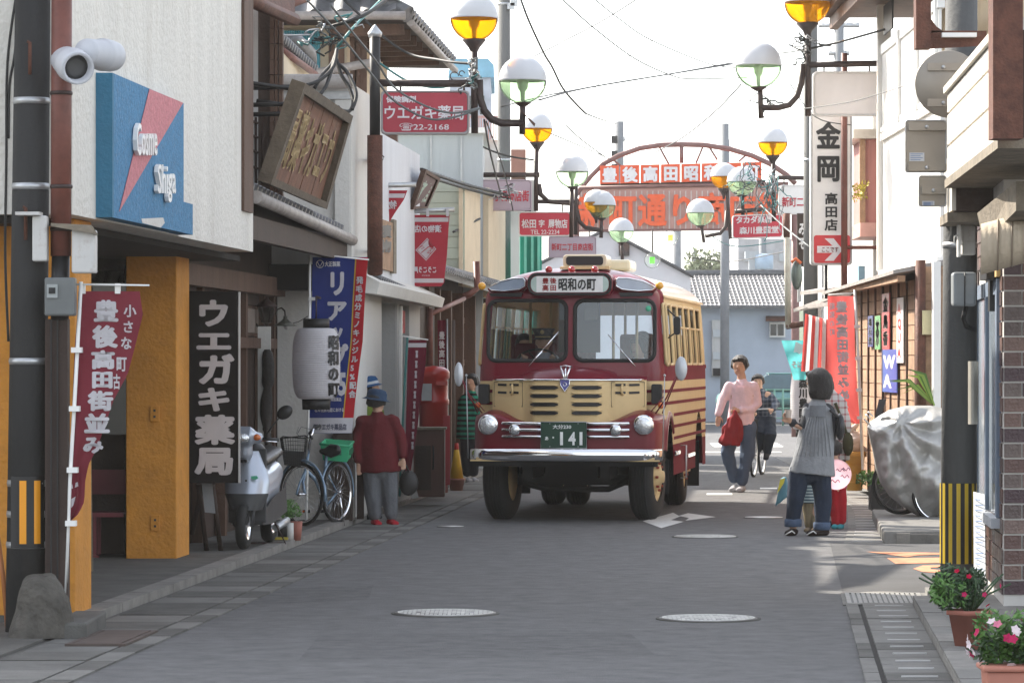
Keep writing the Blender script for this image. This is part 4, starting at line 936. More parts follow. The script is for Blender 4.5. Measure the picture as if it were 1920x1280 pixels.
# roof ventilator
q = MB(); q.prism([V((x, 1.0, z)) for x, z in rrect(-.14, 2.64, .32, 2.775, .04, 5)], (0, .5, 0)); part('roof_ventilator', q, roofc, bus, local=True, bevel=.01)
q = MB(); q.prism([V((x, .985, z)) for x, z in rrect(-.105, 2.662, .285, 2.755, .03, 5)], (0, .014, 0)); part('ventilator_mouth', q, black, bus, local=True)
q = MB(); q.bb(.1, .50, 1.7, 2.4, 2.62, 2.74); part('roof_hatch', q, roofc, bus, local=True, bevel=.03)
q = MB(); q.add([V((-.17,.97,2.62)), V((.35,.97,2.62)), V((.35,1.2,2.65)), V((-.17,1.2,2.65)), V((-.17,.97,2.645)), V((.35,.97,2.645)), V((.35,1.2,2.66)), V((-.17,1.2,2.66))], [(0,3,2,1),(4,5,6,7),(0,1,5,4),(1,2,6,5),(2,3,7,6),(3,0,4,7)]); part('ventilator_base', q, creamb, bus, local=True)
# nose
def nose_y(x):
    ax = abs(x)
    if ax < .34: return -.02+.05*(ax/.34)**2
    if ax < .44: return .03+.12*((ax-.34)/.10)**.8
    return .15+.22*((ax-.44)/.36)**1.6
def hood_z(x):  return 1.462
def nf_(u, v):
    x = -.8+1.6*u; return V((x, nose_y(x)+.012*math.sin(v*3.14)*-1, 1.03+(.432)*v))
q = MB(); q.grid(nf_, 64, 10); part('nose_panel', q, creamb, bus, local=True)
def hood(u, v):
    x = -.8+1.6*u; y0 = nose_y(x); y = y0+(.56-y0)*v; t_ = max(0, 1-(abs(x)/.5)**2)
    z = 1.463+.05*v+(.115*math.sqrt(t_)*math.sin(min(1, v*1.6)*math.pi/2) if t_ > 0 else 0)*(1-.25*v)
    return V((x, y, z))
q = MB(); q.grid(hood, 48, 14); part('hood', q, maroon, bus, local=True)
q = MB(); q.tube([V((x/30, nose_y(x/30)-.006, 1.463)) for x in range(-23, 24)], .012, 8); part('hood_trim', q, chrome, bus, local=True)
for k in range(4):
    z = 1.385-.086*k
    for x0, x1 in ((-.37,-.07), (.07,.37)):
        xs_ = [x0+(x1-x0)*i/8 for i in range(9)]
        q = MB()
        hs_ = [.019*(1 if 0 < i < 8 else .35) for i in range(9)]
        q.add([V((x, nose_y(x)-.022, z+h)) for x, h in zip(xs_, hs_)]+[V((x, nose_y(x)-.022, z-h)) for x, h in zip(xs_, hs_)], [(i, i+1, i+10, i+9) for i in range(8)])
        part('grille_slot', q, black, bus, local=True)
        q = MB(); q.tube([V((x, nose_y(x)-.018, z+.027)) for x in xs_], .008, 6); part('slot_lip', q, creamb, bus, local=True)
for sgn in (-1, 1):
    q = MB(); 
    for zz_ in (1.40, 1.32):
        for x0 in (.50, .635):
            q.prism([V((sgn*(x0+dx), nose_y(x0+dx)-.02, zz_+dz)) for dx, dz in ((0,0),(.1,.004),(.1,.026),(0,.024))], (0,.02,0))
    part('nose_vent', q, black, bus, local=True, kind='stuff')
    q = MB(); q.tube([V((sgn*x, nose_y(x)-.012, z)) for x, z in ((.46,1.19),(.78,1.19),(.78,1.44),(.46,1.44))], .004, 5, closed=True); part('panel_seam', q, chas, bus, local=True)
    q = MB(); q.tube([V((sgn*.57, nose_y(.57)-.02, 1.415)), V((sgn*.565, nose_y(.57)-.05, 1.39)), V((sgn*.565, nose_y(.57)-.05, 1.34)), V((sgn*.575, nose_y(.57)-.02, 1.31))], .012, 6); part('handle', q, creamb, bus, local=True)
    # square black lamps beside the nose
    q = MB(); q.prism([V((sgn*.90+x, .40, z)) for x, z in rrect(-.055, 1.215, .055, 1.42, .02, 3)], (0, .10, 0)); part('square_lamp', q, black, bus, local=True, bevel=.006)
    q = MB(); q.ell((sgn*.95, .34, 1.20), (.03,.035,.035), 10); part('turn_signal', q, mat('orange_lens', (.6,.12,.02), rough=.15, coat=.6), bus, local=True)
q = MB(); q.prism([V((x, -.045, z)) for x, z in ((-.05,1.47),(.05,1.47),(.045,1.41),(0,1.345),(-.045,1.41))], (0,.03,0)); em = part('badge', q, mat('badge_blue', (.12,.12,.35), rough=.25, metal=.4), bus, local=True)
q = MB(); q.tube([V((x, -.048, z)) for x, z in ((-.05,1.47),(.05,1.47),(.045,1.41),(0,1.345),(-.045,1.41))], .006, 6, closed=True); q.tube([V((.018*math.cos(a/8*6.283), -.05, 1.42+.018*math.sin(a/8*6.283))) for a in range(8)], .004, 5, closed=True); part('badge_rim', q, chrome, em, local=True)
q = MB()
for dx in (-.035, 0, .035): q.tube([V((dx*.3, -.03, 1.48)), V((dx, .02, 1.56)), V((dx*1.6, .06, 1.605))], [.009,.011,.008], 6)
q.tube([V((-.055,.06,1.60)), V((0,.05,1.61)), V((.055,.06,1.60))], .007, 6); part('hood_ornament', q, chrome, bus, local=True)
# apron and fenders
def apr_y(x):
    ax = abs(x); return .02+.03*(ax/.7)**2 if ax < .8 else .06+ .25*(1-math.sqrt(max(0, 1-((ax-.8)/.19)**2)))*1.6
def apron(u, v):
    x = -.985+1.97*u; y0 = apr_y(x)
    ax = abs(x)
    ztop = 1.04+.11*math.exp(-((ax-.74)/.22)**2)
    if v < .6: return V((x, y0, .74+(ztop-.06-.74)*v/.6))
    a = (v-.6)/.4
    return V((x, y0+(.52-y0)*a**1.5, ztop-.06+.06*math.sin(a*math.pi/2)+.02*a))
q = MB(); q.grid(apron, 72, 22); part('front_apron', q, maroon, bus, local=True)
for sgn in (-1, 1):    # wheel-arch fender shell running back to the body side
    def fen(u, v):
        a = R(-8+ 125*u); yc, zc = .98, .42
        y = yc-math.cos(a)*.60; z = zc+math.sin(a)*.71
        x = .975+.03*(1-v)-.0*v
        return V((sgn*(x-.5*v*0 if v < .5 else x-(v-.5)*.1), y+ (0.05*v if a < 1.57 else -.05*v)*0 , z-.09*v+.02))
    q = MB()
    prof = [(.985,0,1.0),(1.005,0,1.03),(1.0,0,1.08),(.95,0,1.13),(.80,0,1.15)]
    vs = []; NA = 22
    for i in range(NA+1):
        a = R(27+ 108*i/NA)
        for (x, _, s_) in prof: vs.append(V((sgn*x, max(.06, .98-math.cos(a)*.555*s_), .42+math.sin(a)*.655*s_*(1 if s_ < 1.05 else .995))))
    m_ = len(prof); q.add(vs, [(i*m_+j, i*m_+j+1, (i+1)*m_+j+1, (i+1)*m_+j) for i in range(NA) for j in range(m_-1)], True)
    part('fender', q, maroon, bus, local=True)
    # headlight
    mm = Matrix.Rotation(R(90), 3, 'X')
    c = V((sgn*.80, .03, 1.005))
    q = MB(); q.lathe([(.085,-.12),(.104,-.02),(.108,0),(.098,.018),(.086,.022)], c, 24, mm); h_ = part('headlight', q, chrome, bus, local=True)
    q = MB(); q.lathe([(.088,.014),(.075,.03),(.04,.04),(0,.044)], c, 24, mm); part('lens', q, lamp_g, h_, local=True)
    c = V((sgn*.52, -.04, .955))
    q = MB(); q.lathe([(.03,-.06),(.055,-.01),(.06,.005),(.05,.02)], c, 20, mm); h_ = part('fog_lamp', q, chrome, bus, local=True)
    q = MB(); q.lathe([(.05,.012),(.03,.024),(0,.028)], c, 20, mm); part('lens', q, lamp_g, h_, local=True)
for z, x0 in ((1.02, .66), (.955, .66), (.885, .66)):
    for sgn in (-1, 1):
        q = MB(); q.tube([V((sgn*x, apr_y(x)-.035, z)) for x in (.05, .3, .5, x0-.01, x0)], [.017,.017,.017,.017,.008], 8); part('grille_bar', q, chrome, bus, local=True, bevel=0)
# number plate
q = MB(); q.bb(-.245, .23, -.075, -.055, .765, 1.04); pt = part('number_plate', q, mat('plate_green', (.012,.05,.03), rough=.4, var=.05), bus, local=True, bevel=.006)
q = MB(); q.tube([V((x, -.077, z)) for x, z in ((-.243,.768),(.228,.768),(.228,1.037),(-.243,1.037))], .006, 5, closed=True); part('plate_rim', q, steel, pt, local=True)
fn2 = lambda x, y, z=0: V((x, -.0785-z, y))
pw = mat('plate_white', (.8,.82,.8), rough=.5)
q = MB(); word(q, '大分230', fn2, -.12, .965, .07, 1.01, .02); word(q, 'あ', fn2, -.2, .85, -.165, .888, .03); word(q, '・', fn2, -.125, .868, -.105, .888, .03)
word(q, '1', fn2, -.045, .80, -.015, .935, .035); word(q, '4', fn2, .04, .80, .115, .935, .035); word(q, '1', fn2, .155, .80, .185, .935, .035); part('lettering', q, pw, pt, local=True)
for x in (-.15, .14):
    for z in (.785, 1.02): q = MB(); q.ell((x, -.079, z), .006, 8); part('bolt', q, steel, pt, local=True)
# bumper
def bum(u, v):
    x = -.99+1.98*u; ax = abs(x); a = v*math.pi*1.1-math.pi*.05
    y = -.12+.06*(ax/.9)**2+(.14*((ax-.85)/.14)**2 if ax > .85 else 0)
    return V((x, y-.035*math.sin(a), .70+.065*math.cos(a)*(1-.12*(ax/.99)**4)))
q = MB(); q.grid(bum, 40, 12); part('bumper', q, chrome, bus, local=True)
q = MB(); q.bb(-.9, .9, -.06, .3, .60, .68); q.bb(-.95, .95, -.04, .0, .58, .645); part('bumper_beam', q, chas, bus, local=True)
q = MB(); q.bb(-.97, .97, -.09, -.04, .635, .65); part('bumper_lip', q, creamb, bus, local=True)
# marker rods, mirrors
for sgn in (-1, 1):
    q = MB(); q.rod((sgn*1.0, -.02, .66), (sgn*1.02, -.02, 1.50), .006, 6); q.ell((sgn*1.02, -.02, 1.51), .014, 8); part('corner_rod', q, steel, bus, local=True)
    mx = sgn*1.17 if sgn > 0 else -1.13
    mz = 1.58 if sgn > 0 else 1.52
    q = MB()
    q.lathe([(0,-.012),(.9,-.012),(1,0),(.9,.012),(0,.012)], (mx, .2, mz), 20, Matrix(((.07,0,0),(0,0,-.9),(0,.145,0))) if False else (Matrix.Diagonal((.047 if sgn < 0 else .064,1,.125)) @ Matrix.Rotation(R(90), 3, 'X')))
    mr = part('mirror', q, mat('mirror_grey', (.5,.52,.55), rough=.3, metal=.3), bus, local=True)
    q = MB(); q.tube([V((sgn*.9,.3,1.12)), V((sgn*1.02,.2,1.28)), V((mx,.21,mz+.03))], .008, 6); q.tube([V((sgn*.96,.4,1.12)), V((mx,.21,mz+.02))], .007, 6); q.tube([V((sgn*.86,.2,1.14)), V((sgn*1.0,.18,1.3))], .006, 6)
    part('mirror_arm', q, maroon, mr, local=True)
q = MB(); q.prism([V((1.08+x, .75, z)) for x, z in rrect(-.035, 1.93, .035, 2.12, .03, 4)], (0,.05,0)); part('side_mirror', q, black, bus, local=True)
q = MB(); q.rod((1.06,.78,2.12),(.97,.9,2.2),.008,6); q.rod((1.06,.78,1.95),(.98,.9,1.9),.008,6); part('side_mirror_arm', q, black, bus, local=True)
q = MB(); q.box((1.0, 1.75, .68), (.03, .5, .05)); q.box((1.02, 3.3, .62), (.03, .9, .05)); part('side_trim', q, chrome, bus, local=True, bevel=.01)
q = MB(); q.tube([V((1.0,2.2,.75)), V((1.06,2.2,.75)), V((1.06,2.2,.4)), V((1.0,2.2,.4))], .01, 6); part('door_handle', q, steel, bus, local=True)
# wheels
def wheel(x, y, steer=0, dual=False, r=.45, w_=.24):
    sg = 1 if x > 0 else -1
    M_ = Matrix.Rotation(steer, 3, 'Z') @ Matrix.Rotation(R(90)*sg, 3, 'Y')
    c = V((x, y, r))
    q = MB(); q.lathe([(.26,-w_/2),(r-.05,-w_/2),(r-.012,-w_/2+.03),(r,-w_/2+.055),(r,w_/2-.055),(r-.012,w_/2-.03),(r-.05,w_/2),(.26,w_/2)], c, 40, M_, cap=False)
    for k in range(5):
        zc = -w_/2+.06+k*(w_-.12)/4; q.lathe([(r+.0015,zc-.012),(r+.009,zc-.009),(r+.009,zc+.009),(r+.0015,zc+.012)], c, 40, M_)
    tr = part('tyre', q, rubber, bus, local=True)
    q = MB(); q.lathe([(.262,-w_/2+.02),(.262,w_/2-.015),(.235,w_/2-.015),(.22,w_/2-.05),(.15,w_/2-.03),(.12,w_/2+.02),(.07,w_/2+.03),(.06,w_/2+.06),(0,w_/2+.065)], c, 28, M_); rm = part('rim', q, creamb, tr, local=True)
    q = MB()
    for k in range(8):
        a = k*math.pi/4; d_ = M_ @ V((.14*math.cos(a), .14*math.sin(a), w_/2)); q.rod(c+d_, c+d_+(M_ @ V((0,0,.03))), .015, 6)
    part('wheel_nut', q, mat('nut_red', (.3,.05,.03), rough=.5), tr, local=True)
wheel(.75, .95, R(-6)); wheel(-.77, .95, R(-6)); wheel(.70, 4.95); wheel(-.70, 4.95); wheel(.42, 4.95); wheel(-.42, 4.95)
# chassis
q = MB(); q.bb(-.9, .9, .5, 6.0, .60, .72); q.bb(-.45,-.35,.1,6,.45,.6); q.bb(.35,.45,.1,6,.45,.6); q.bb(-.6,.6,.9,1.02,.36,.47); q.bb(-.25,.3,.3,1.6,.45,.62); part('chassis', q, chas, bus, local=True)
q = MB(); q.tube([V((-.55,.9,.38)), V((-.3,.92,.32)), V((.35,.92,.32)), V((.58,.9,.42))], .035, 8); q.tube([V((-.6,4.95,.45)), V((.6,4.95,.45))], .07, 8); part('axle_tubes', q, chas, bus, local=True, kind='stuff')
for nm, fn_ in (('differential', lambda q: q.ell((0,4.95,.45), (.2,.16,.18), 12)), ('gearbox', lambda q: q.ell((-.25,1.5,.5), (.2,.3,.16), 12)), ('fuel_tank', lambda q: q.bb(-.75,-.35,1.5,3.2,.35,.6)), ('battery_box', lambda q: q.bb(.4,.75,2.0,3.2,.38,.6))): q = MB(); fn_(q); part(nm, q, chas, bus, local=True)
for bb_ in ((.55,.93,1.5,1.53,.25,.62),(-.93,-.55,1.5,1.53,.25,.62),(.5,.93,5.6,5.63,.2,.6),(-.93,-.5,5.6,5.63,.2,.6)): q = MB(); q.bb(*bb_); part('mud_flap', q, rubber, bus, local=True)
for sgn in (-1, 1): q = MB(); q.bb(sgn*.5, sgn*.96, .45, 1.5, .98, 1.0) if sgn > 0 else q.bb(-.96, -.5, .45, 1.5, .98, 1.0); q.bb(min(sgn*.5,sgn*.52), max(sgn*.5,sgn*.52), .3, 1.5, .5, 1.0); part('inner_arch', q, chas, bus, local=True)
# interior
q = MB(); q.bb(-.93, .93, .7, 6.1, .95, 1.0); part('floor', q, mat('bus_floor', (.08,.05,.03), rough=.8), bus, local=True)
q = MB(); q.bb(-.9,.9,.62,.9,1.38,1.56); part('dashboard', q, mat('dash', (.03,.025,.03), rough=.5), bus, local=True)
seat = mat('bus_seat', (.1,.02,.03), rough=.9)
for i in range(5):
    for x in (-.6, .6):
        y = 2.2+i*.78; q = MB(); q.bb(x-.3,x+.3,y,y+.42,1.35,1.46); q.bb(x-.3,x+.3,y+.38,y+.48,1.4,1.95); part('seat', q, seat, bus, local=True, bevel=.03)
q = MB(); q.bb(-.75,-.3,1.35,1.8,1.3,1.42); q.bb(-.75,-.3,1.78,1.86,1.4,1.85); part('driver_seat', q, seat, bus, local=True, bevel=.03)
pole_m = mat('bus_pole', (.5,.38,.2), rough=.3, metal=.3)
for x, y in ((-.38,1.95),(-.05,1.2),(.3,1.9),(.62,1.2),(-.62,2.1),(.3,3.2),(-.3,3.2)): q = MB(); q.rod((x,y,1.0),(x,y,2.45),.016,8); part('grab_pole', q, pole_m, bus, local=True)
q = MB(); q.bb(-.30,.15,1.98,2.0,1.75,2.4); part('partition', q, mat('partition_brown', (.03,.012,.01), rough=.6), bus, local=True)
for x0, x1, m_ in ((-.29,-.12, mat('notice_blue', (.06,.12,.18))), (-.02,.12, mat('notice_grey', (.25,.25,.24)))): q = MB(); q.bb(x0,x1,1.965,1.978,2.1,2.33); part('notice', q, m_, bus, local=True)
sc_ = V((-.42, 1.0, 1.66)); mw = Matrix.Rotation(R(35), 3, 'X')
q = MB(); q.tube([sc_+mw @ V((.21*math.cos(a/24*6.283), .21*math.sin(a/24*6.283), 0)) for a in range(24)], .012, 8, closed=True)
for a in (0, 2.1, 4.2): q.rod(sc_, sc_+mw @ V((.2*math.cos(a), .2*math.sin(a), 0)), .008, 6)
q.rod(sc_, sc_+mw @ V((0,0,-.4)), .02, 6); part('steering_wheel', q, black, bus, local=True)
q = MB(); q.lathe([(.03,0),(.03,.003),(0,.003)], fy(.80, 2.2, .002), 14, Matrix.Rotation(R(90), 3, 'X')); part('sticker', q, mat('sticker_green', (.1,.5,.3)), bus, local=True)
# ------------------------------------------------------------------ street lamps with two-coloured globes
def tint_glass(name, c, tl=.55):
    if name in MATS: return MATS[name]
    m = bpy.data.materials.new(name); m.use_nodes = True; n = m.node_tree; L = n.links; n.nodes.clear()
    o = n.nodes.new("ShaderNodeOutputMaterial"); tr = n.nodes.new("ShaderNodeBsdfTransparent"); tr.inputs[0].default_value = tuple(c)+(1,)
    t = n.nodes.new("ShaderNodeBsdfTranslucent"); t.inputs[0].default_value = tuple(c)+(1,)
    g = n.nodes.new("ShaderNodeBsdfGlossy"); g.inputs["Roughness"].default_value = .08
    f = n.nodes.new("ShaderNodeFresnel"); f.inputs[0].default_value = 1.08
    x = n.nodes.new("ShaderNodeMixShader"); x.inputs[0].default_value = tl; L.new(tr.outputs[0], x.inputs[1]); L.new(t.outputs[0], x.inputs[2])
    y = n.nodes.new("ShaderNodeMixShader"); L.new(f.outputs[0], y.inputs[0]); L.new(x.outputs[0], y.inputs[1]); L.new(g.outputs[0], y.inputs[2]); L.new(y.outputs[0], o.inputs[0])
    MATS[name] = m; return m
amber = tint_glass('amber_glass', (1,.62,.03), .3); greeng = tint_glass('green_glass', (.80,.97,.76), .25)
globe_w = mat('globe_white', (.55,.555,.57), rough=.35, var=.04, dirt=.05)
bulbm = mat('bulb_metal', (.5,.5,.46), rough=.4, metal=.3)
iron = mat('lamp_iron', (.035,.02,.018), rough=.5, var=.3, scale=8, dirt=.3, dcol=(.15,.06,.04))
def globe(t, px, py, d, Y, m, cup=True):
    c = P(px, py, Y); r = d/2*S(Y); n = 12
    q = MB(); q.lathe([(r*math.cos(R(a)), r*math.sin(R(a))) for a in range(0, 90, 9)]+[(0, r)], c, 28, cap=False); g = part('globe_top', q, globe_w, t)
    q = MB(); q.lathe([(r*.28, -r*.96)]+[(r*math.cos(R(a)), -r*math.sin(R(a))) for a in range(72, -1, -8)]+[(r*1.0, 0)], c, 28, cap=False); part('globe_bottom', q, m, t)
    q = MB(); q.lathe([(r*1.0, -.012), (r*1.02, 0), (r*1.0, .012)], c, 28, cap=False); part('globe_rim', q, globe_w, g)
    q = MB(); q.lathe([(.02, -r*.95), (.025, -r*.5), (.05, -r*.35), (.06, -r*.1), (.04, r*.05), (0, r*.1)], c, 12); part('bulb', q, bulbm, g)
    q = MB()
    if cup: q.lathe([(.02, -r*1.75), (.028, -r*1.5), (.06, -r*1.25), (r*.5, -r*.95), (r*.45, -r*.9), (0, -r*.9)], c, 16)
    else: q.lathe([(.03, -r*1.12), (r*.36, -r*.97), (r*.34, -r*.92), (0, -r*.92)], c, 14)
    part('globe_cup', q, iron, t)
    return c, r
def rodpx(t, pts, Y, r=.03, name='arm', m=None, par=None):
    q = MB(); q.tube([P(x, y, Y) for x, y in pts], r, 8); return part(name, q, m or iron, par or t)
def lamp(label, Y, am, gr, post, jarm, arm=None, gpost=None, lug=True):
    ref = am or gr
    t = top('street_lamp', label, 'street lamp', P(post[0][0] if post else gr[0], (post[-1][1] if post else gr[1]+40), Y), group='shopping street lamps with white and coloured globes')
    if am: globe(t, *am, Y, amber)
    if post: rodpx(t, post, Y, .038, 'post')
    if gr: globe(t, *gr, Y, greeng, False)
    if gpost: rodpx(t, gpost, Y, .034, 'green_post' if False else 'short_post')
    if jarm: rodpx(t, jarm, Y, .04, 'curved_arm')
    if arm: rodpx(t, arm, Y, .04, 'crossbar')
    return t
t = lamp('nearest lamp on the left, big amber globe above a green one on a curved arm', 37, (889,33,90), (980,150,90), [(889,80),(890,250)], [(899,150),(900,185),(908,208),(922,224),(940,231),(985,231)], [(705,156),(890,157)], [(980,190),(979,252)])
q = MB(); q.hexa([P(983,215,36.9), P(1002,238,36.9), P(1002,238,37.1), P(983,215,37.1), P(972,203,36.9), P(1004,232,36.9), P(1004,232,37.1), P(972,203,37.1)]); part('iron_fin', q, rust, t)
q = MB()
for x, y, r in ((852,143,8), (866,138,5)): q.tube([P(x+r*math.cos(a/10*5), y-r*math.sin(a/10*5), 37) for a in range(11)], .006, 5)
part('scroll', q, iron, t)
lamp('second amber and green lamp pair on the left, beside the pink street-name board', 55.5, (1007,240,58), (1073,321,62), [(1006,272),(1005,396)], [(1010,345),(1014,365),(1028,378),(1068,381)], [(872,328),(1012,328)], [(1072,350),(1071,445)])
lamp('third lamp on the left, green globe covering most of an amber one', 64, (1118,378,46), (1128,384,53), [(1080,345),(1079,440)], [(1082,395),(1086,415),(1098,427),(1128,432)], [(1000,378),(1080,378)], [(1128,410),(1127,446)])
lamp('lone green globe lamp above the bus roof, smallest on the left', 70, None, (1165,432,47), None, None, None, [(1166,455),(1167,490)])
lamp('nearest lamp on the right, amber globe cut by the top edge and a green one', 45, (1514,3,88), (1422,122,88), [(1515,45),(1515,218)], [(1505,120),(1503,155),(1495,180),(1480,197),(1460,202),(1427,202)], [(1515,122),(1652,119)], [(1425,162),(1427,222)])
lamp('amber lamp on the right beside the white vertical sign with a tangle of wires', 60, (1449,266,56), None, [(1450,292),(1451,415)], None, [(1451,345),(1460,333),(1524,334)])
lamp('green globe lamp on the right above the red shop board', 62, None, (1391,340,56), None, None, [(1378,397),(1436,392)], [(1392,362),(1393,404)])
lamp('amber and green lamp pair on the right in front of the orange arch', 72, (1357,330,50), (1313,398,52), [(1364,355),(1364,380),(1370,448)], [(1363,395),(1361,425),(1350,438),(1322,443)], None, [(1315,423),(1320,455)])
# ------------------------------------------------------------------ boards on the lamps
def board(label, x0, y0, x1, y1, Y, fill, lines, frame=white_l, depth=.10, r=None, hang=None, name='hanging_sign', skew=0):
    s_ = S(Y); r = (y1-y0)*.1 if r is None else r
    t = top(name, label, 'sign', P((x0+x1)/2, y1, Y))
    sk = lambda x, y: y+skew*(x-x0)
    q = MB(); q.prism([P(x, sk(x,y), Y) for x, y in rrect(x0, y0, x1, y1, r)], (0, depth, 0)); part('case', q, frame, t)
    q = MB(); m_ = (y1-y0)*.05; q.prism([P(x, sk(x,y), Y)-V((0,.008,0)) for x, y in rrect(x0+m_, y0+m_, x1-m_, y1-m_, r)], (0, .006, 0)); part('face', q, fill, t)
    q = MB(); q.tube([P(x, sk(x,y), Y)-V((0,.006,0)) for x, y in rrect(x0+m_*.4, y0+m_*.4, x1-m_*.4, y1-m_*.4, r)], m_*.5*s_, 5, closed=True); part('rim', q, frame, t)
    fn = lambda x, y, z=0: P(x, sk(x,y), Y)-V((0, .0105+z, 0))
    for s, a, c_, b_, d_, m2, bo in lines:
        q = MB(); word(q, s, fn, a, b_, c_, d_, bo); part('lettering', q, m2, t)
    if hang:
        for hx, hy in hang: q = MB(); q.rod(P(hx, y0, Y+depth/2), P(hx, hy, Y+depth/2), .012, 6); part('hanger', q, iron, t)
    return t
signred = mat('sign_board_red', (.42,.035,.06), rough=.45, var=.12, scale=3, dirt=.12, dcol=(.3,.1,.12))
signred2 = mat('sign_board_red2', (.55,.04,.07), rough=.45, var=.08, scale=3)
pinkgrey = mat('sign_pinkgrey', (.42,.33,.38), rough=.45, var=.06)
letr = mat('letter_red', (.5,.04,.06), rough=.5); letw = mat('letter_white', (.78,.72,.74), rough=.5)
board('red pharmacy board with white characters and a phone number hung from the lamp crossbar', 714,170,880,252, 37, signred, [('保険調剤',724,780,193,180,letw,.04),('ウエガキ薬局',721,870,225,198,letw,.02),('☎22-2168',749,842,246,231,letw,.01)], frame=mat('sign_case_grey', (.4,.38,.38), rough=.5), hang=((751,157),(870,157)))
board('pinkish street-name board with red characters beside the concrete pole, largest of its kind', 880,337,997,395, 55, pinkgrey, [('新町二丁目商店街',886,992,378,357,letr,.03)], frame=pinkgrey, hang=((890,328),(985,328)))
board('small bright red shop board with white characters and a phone number under the second lamp', 972,397,1070,443, 56, signred2, [('松田',978,1005,428,411,letw,.03),('字',1010,1021,426,412,letw,.03),('履物店',1028,1064,428,411,letw,.03),('TEL 22-2234',995,1049,439,431,letw,.01)], hang=((985,380),(1055,380)))
board('pale street-name board with red characters just above the bus roof', 1028,443,1118,483, 64, pinkgrey, [('新町二丁目商店街',1034,1112,470,456,letr,.03)], frame=pinkgrey, hang=((1045,430),(1105,430)))
board('blank white light box hung under the right-hand lamp crossbar', 1524,134,1662,218, 45.3, mat('blank_pinkish', (.92,.86,.84), rough=.4, var=.05), [], hang=((1545,121),(1630,120)))
board('white street-name board with red characters half hidden by the tall vertical sign', 1460,347,1534,402, 60, white_l, [('新町二丁目',1466,1533,388,369,letr,.03)], hang=((1470,334),(1515,334)))
board('tilted red board with two lines of white characters behind the green globe', 1373,404,1468,448, 60.5, signred2, [('タカダ楽器',1380,1448,420,406,letw,.04),('森川豊国堂',1386,1460,440,426,letw,.03)], skew=-.03, hang=((1400,395),(1430,394)))
# the tall white sign with an arrow
def kanaoka():
    Y = 46; t = top('vertical_sign', 'tall white vertical sign with black characters and a red arrow panel', 'sign', P(1558, 497, Y))
    q = MB(); q.prism([P(x, y, Y) for x, y in rrect(1520, 205, 1598, 497, 6)], (0, .16, 0)); part('case', q, white_l, t)
    q = MB(); q.tube([P(x, y, Y)-V((0,.004,0)) for x, y in rrect(1521.5, 206, 1596.5, 495.5, 6)], .012, 5, closed=True); part('rim', q, steel, t)
    q = MB(); q.prism([P(x, y, Y)-V((0,.006,0)) for x, y in rrect(1526, 441, 1594, 493, 5)], (0, .005, 0)); part('red_panel', q, mat('arrow_red', (.6,.03,.04), rough=.4), t)
    fn = lambda x, y, z=0: P(x, y, Y)-V((0, .009+z, 0))
    q = MB(); q.add([fn(x, y) for x, y in ((1532,461),(1561,461),(1546,447),(1563,447),(1580,468),(1563,489),(1546,489),(1561,474),(1532,474))], [(0,1,2,3,4,5,6,7,8)]); ar = part('arrow', q, letw, t)
    q = MB(); word(q, 'ここです', lambda x, y, z=0: fn(x, y)-V((0,.003,0)), 1541, 473, 1572, 463, .02); part('arrow_lettering', q, letr, ar)
    q = MB(); column(q, '金岡', fn, 1530, 224, 1576, 346, .035, .12); part('lettering', q, black, t)
    q = MB(); column(q, '高田店', fn, 1546, 360, 1571, 434, .03, .06); part('lettering', q, black, t)
    t = top('sign_post', 'thin redbrown post holding the tall white vertical sign', 'post', P(1583, 545, 45.8))
    q = MB(); q.rod(P(1583,548,45.8), P(1583,100,45.8), .042, 8); part('post', q, redbrown, t)
    q = MB(); q.rod(P(1583,464,45.8), P(1660,464,45.8), .025, 8); part('brace', q, redbrown, t)
    q = MB(); q.rod(P(1549,497,46.05), P(1549,560,46.05), .02, 6); part('lower_stay', q, black, t)
kanaoka()
# ------------------------------------------------------------------ poles
def pole(label, px, Y, dia, ytop, m=polem, bands=(), name='utility_pole', z0=0, px_top=None):
    x = (px-960)/F*Y; t = top(name, label, 'pole', (x, Y, z0)); zt = HC+(HY-ytop)/F*Y
    xt = x if px_top is None else (px_top-960)/F*Y
    q = MB(); q.tube([(x, Y, z0), (xt, Y, zt)], [dia/2, dia/2*.86], 20); part('shaft', q, m, t)
    for yb in bands:
        zb = HC+(HY-yb)/F*Y; f_ = (zb-z0)/(zt-z0); xx = x+(xt-x)*f_; rr = dia/2*(1-.14*f_)+.003
        q = MB(); q.lathe([(rr, -.02), (rr+.003, 0), (rr, .02)], (xx, Y, zb), 20); part('steel_band', q, steel, t)
    return t
t = pole('dark concrete utility pole with an orange and black warning plate at the far left', 48, 22.08, .245, -60, mat('pole_dark', (.028,.028,.028), rough=.85, var=.35, scale=3, bump=.3, streak=True, dirt=.4), (190, 350, 677, 905, 963, 1020), px_top=62)
q = MB(); 
def arcpl(a0, a1, z0, z1, r, n=8):
    q = MB(); cx = t.location.x+.006
    q.grid(lambda u, v: V((cx+r*math.sin(a0+(a1-a0)*u), 22.08-r*math.cos(a0+(a1-a0)*u), z0+(z1-z0)*v)), n, 1); return q
zt_, zb_ = P(0,893,21.95).z, P(0,1027,21.95).z
part('warning_plate', arcpl(-.7, 1.1, zb_, zt_, .128), black, t)
orr = mat('reflective_orange', (.75,.3,.01), rough=.4, var=.05)
for a0, a1 in ((-.2, .12), (.48, .82)): part('orange_stripe', arcpl(a0, a1, zb_+.025, zt_-.025, .131, 4), orr, t)
for x, y in ((56,80),(48,390)): q = MB(); q.tube([P(x,y+60,21.93), P(x,y,21.93), P(x-5,y-2,21.93)], .012, 6); part('step_bolt', q, rust, t)
t = top('steel_pole', 'rusty redbrown steel pole standing beside the dark concrete pole', 'pole', P(110, 1150, 21.98))
